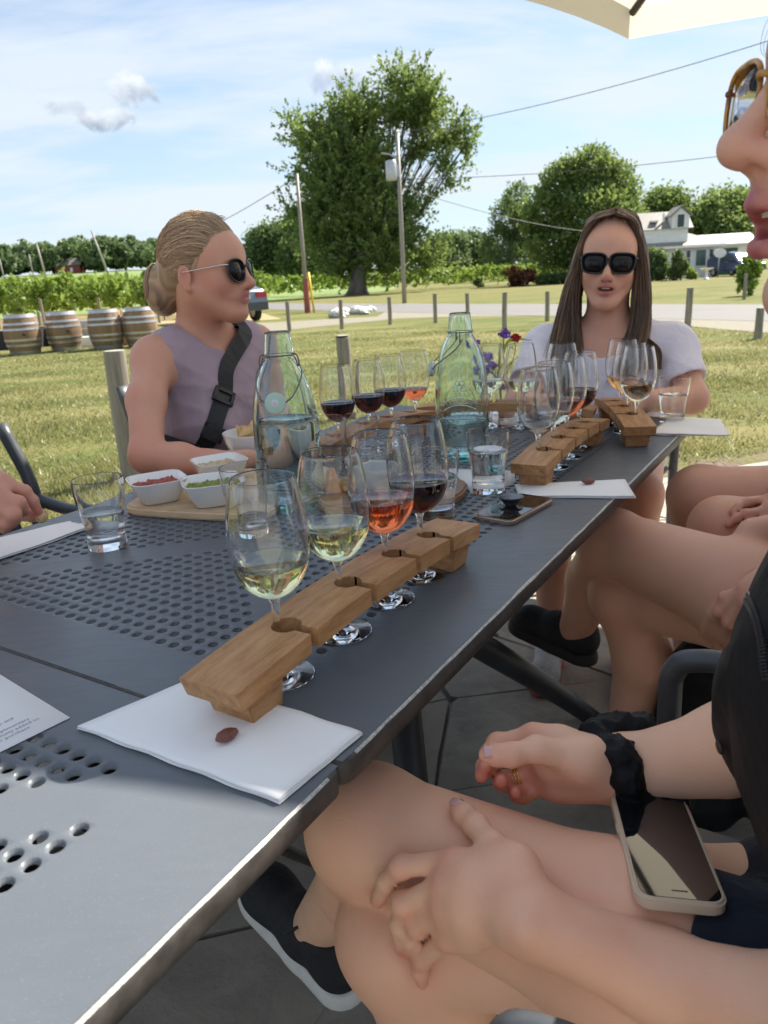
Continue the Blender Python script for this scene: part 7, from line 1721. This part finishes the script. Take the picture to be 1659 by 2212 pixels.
def person_far():
    hip = np.array([1.10, 1.49, .57]); fb = TV.copy(); lat = np.array([-fb[1], fb[0], 0]); org = np.array([hip[0], hip[1], 0]); A = np.stack([fb, lat, UP], 1)
    t = person('person farthest along the right side, bare knees and a resting hand in view', org)
    KR = on(1512, 1072, .60); KL = on(1560, 1142, .575); AR = np.array([KR[0]+.02, KR[1]+.02, .09]); AL = np.array([KL[0]+.02, KL[1]-.02, .09]); hL, hR = hip+lat*.09, hip-lat*.09
    G = Body(); leg(G, hR, KR, AR, .095, .068, .038); G2 = Body(); leg(G2, hL, KL, AL, .095, .064, .038); G.add(G2); B = Body(); B.p += list(G.p); B.add(G2); HA = Body(); B.add(HA); C = hip+np.array([-.04, .03, .42]); B.ell(hip, (.13, .17, .12), A, .05); B.ell((C+hip)/2, (.10, .14, .22), A, .05); B.ell(C-UP*.12, (.105, .15, .17), A, .05); B.cone(C-lat*.15, C+lat*.15, .05, .05, .05); head(B, C+UP*.20+fb*.03, fb, (0, 0, 1), 1.0, 0, 0, C+UP*.04)
    def lay(px, py, off):
        p = trace(G, px, py); p = dep(px, py, 1.6) if p is None else p; return p-unit(ray(px, py))*off
    wr = lay(1720, 1088, .03); mc = [lay(1668, 1075, .022), lay(1662, 1100, .024), lay(1668, 1122, .024), lay(1680, 1140, .022)]; pi = [lay(1615, 1085, .018), lay(1610, 1110, .018), lay(1622, 1132, .018), lay(1645, 1150, .018)]; ti = [lay(1582, 1106, .008), lay(1572, 1134, .008), lay(1598, 1152, .008), lay(1625, 1160, .009)]
    red = hand(HA, wr, mc, pi, ti, [lay(1700, 1062, .02), lay(1690, 1052, .014), lay(1680, 1050, .012), lay(1668, 1050, .01)]); el = hip+lat*.2+UP*.17; HA.cone(wr, el, .027, .04, .02); HA.cone(el, C+lat*.165, .04, .05, .03); elr = hip-lat*.22+UP*.16; B.cone(C-lat*.165, elr, .05, .04, .03); B.cone(elr, hip+fb*.25-lat*.1+UP*.12, .04, .026, .02)
    o, V = B.mesh('body', M['skin_c'], .0055, t, None, org); finish(o, V+org, (), red)
    Sh = Body(); Sh.ell(hip, (.145, .185, .135), A, .05); Sh.cone(hL, hL+(KL-hL)*.3, .107, .10, .03); Sh.cone(hR, hR+(KR-hR)*.3, .107, .10, .03); Sh.half(np.array([0, 0, .69]), UP, .01); Sh.mesh('shorts', M['navy'], .007, t, None, org)
    J = Body(); J.ell((C+hip)/2, (.125, .16, .22), A, .05); J.ell(C-UP*.12, (.125, .17, .19), A, .05); J.cone(C-lat*.16, C+lat*.16, .065, .065, .05); J.half(C+UP*.035, UP, .01); J.mesh('shirt', M['white_tee'], .007, t, wrinkle(.007, 20, 13), org)
    H = Body(); O = C+UP*.20+fb*.03; H.ell(O+UP*.05-fb*.015, (.104, .086, .100), A, .01); H.half(O, A@np.array([1, 0, -.84]), .01); hh, Vh = H.mesh('hair', M['hair_ash'], .007, t, None, org); vattr(hh, 'hv', np.full(len(Vh), .4))
    for a in (AR, AL): shoe(t, a+np.array([.05, -.03, -.075]), a+np.array([-.14, .09, -.075]), UP, org)
person_far()
def person_left():
    """only the hand with a bit of bread comes into the picture; the arm runs out of the left edge"""
    hip = tw(.26, 1.26, .57); fb = -TV; lat = np.array([-fb[1], fb[0], 0]); org = np.array([hip[0], hip[1], 0]); A = np.stack([fb, lat, UP], 1)
    t = person('person beyond the left edge whose hand holds a crumb of bread over the table', org)
    B = Body(); C = hip+fb*.05+UP*.41; B.ell(hip, (.13, .17, .12), A, .05); B.ell((C+hip)/2, (.10, .14, .22), A, .05); B.ell(C-UP*.12, (.105, .15, .17), A, .05); B.cone(C-lat*.15, C+lat*.15, .05, .05, .05); head(B, C+UP*.20+fb*.03, fb, (0, 0, 1), 1.0, 0, 0, C+UP*.04)
    D_ = dep; d = 1.10; wr = D_(-75, 1030, d+.02)
    mc = [D_(8, 1040, d-.01), D_(-2, 1068, d-.03), D_(-4, 1098, d-.035), D_(-10, 1122, d-.03)]; pi = [D_(52, 1062, d+.0), D_(40, 1086, d-.03), D_(30, 1112, d-.04), D_(14, 1130, d-.035)]; ti = [D_(84, 1108, d+.015), D_(50, 1108, d-.005), D_(28, 1132, d-.02), D_(8, 1146, d-.02)]
    red = hand(B, wr, mc, pi, ti, [D_(-20, 1078, d+.035), D_(18, 1100, d+.045), D_(52, 1110, d+.04), D_(82, 1116, d+.03)], 1.02); el = D_(-330, 1010, 1.16); B.cone(wr, el, .027, .04, .02); B.cone(el, C+lat*.165, .04, .05, .03); elr = hip-lat*.22+UP*.16; B.cone(C-lat*.165, elr, .05, .04, .03); B.cone(elr, hip+fb*.22-lat*.1+UP*.12, .04, .026, .02)
    for s in (-1, 1): leg(B, hip+lat*s*.09, hip+fb*.36+lat*s*.10-UP*.03, np.append((hip+fb*.34+lat*s*.10)[:2], .09), .09, .06, .037)
    o, V = B.mesh('body', M['skin_b'], .0040, t, None, org); finish(o, V+org, (), red+[(ti[0], .02, .5)])
    J = Body(); J.ell(hip, (.145, .185, .135), A, .05); J.ell((C+hip)/2, (.125, .16, .22), A, .05); J.ell(C-UP*.12, (.125, .17, .19), A, .05); J.cone(C-lat*.16, C+lat*.16, .065, .065, .05); J.half(C+UP*.035, UP, .01); J.mesh('shirt', M['navy'], .007, t, None, org)
    Q = Body(); Q.ell(hip, (.14, .18, .13), A, .05)
    for s in (-1, 1): leg(Q, hip+lat*s*.09, hip+fb*.36+lat*s*.10-UP*.03, np.append((hip+fb*.34+lat*s*.10)[:2], .09), .10, .072, .05)
    Q.mesh('trousers', M['black_cloth'], .008, t, None, org)
    H = Body(); O = C+UP*.20+fb*.03; H.ell(O+UP*.05-fb*.015, (.104, .086, .100), A, .01); H.half(O, A@np.array([1, 0, -.84]), .01); hh, Vh = H.mesh('hair', M['hair_dark'], .007, t, None, org); vattr(hh, 'hv', np.full(len(Vh), .4))
    p = D_(90, 1114, d+.022); bm = bmesh.new(); bmesh.ops.create_icosphere(bm, subdivisions=2, radius=.010)
    for v in bm.verts: v.co *= 1+rng.normal(0, .14)
    o = bmo('bread_piece', bm, M['bread'], None, False); o.location = p; tag(o, 'small crumb of bread held in the fingers at the left edge', 'bread')
person_left()
for t_, o_, h_, f_, l_ in W2FEET:
    for s_ in (-1, 1):
        k_ = h_+f_*.40+l_*s_*.11; k_[2] = .035; shoe(t_, k_-f_*.05, k_+f_*.21, UP, o_, .04, 'grey_shoe', 'red_sole')
# black bag beside the chair on the right
bg_ = on(1500, 1530, .30); b = thing('shoulder_bag', 'black bag standing behind the near arm of the chair', 'bag', (bg_[0]+.03, bg_[1]+.02, .02))
K = Body(); K.cone((0, 0, .10), (.0, 0, .34), .10, .075, .03); K.cone((.16, -.1, .10), (.16, -.1, .34), .10, .085, .03); K.half((0, 0, .005), (0, 0, -1)); K.mesh('bag_body', M['black_cloth'], .006, b, wrinkle(.010, 16, 9)); tube('strap', spline([(0, 0, .38), (.04, -.02, .50), (.13, -.08, .50), (.16, -.1, .40)], 6), .010, M['webbing'], b, 8)
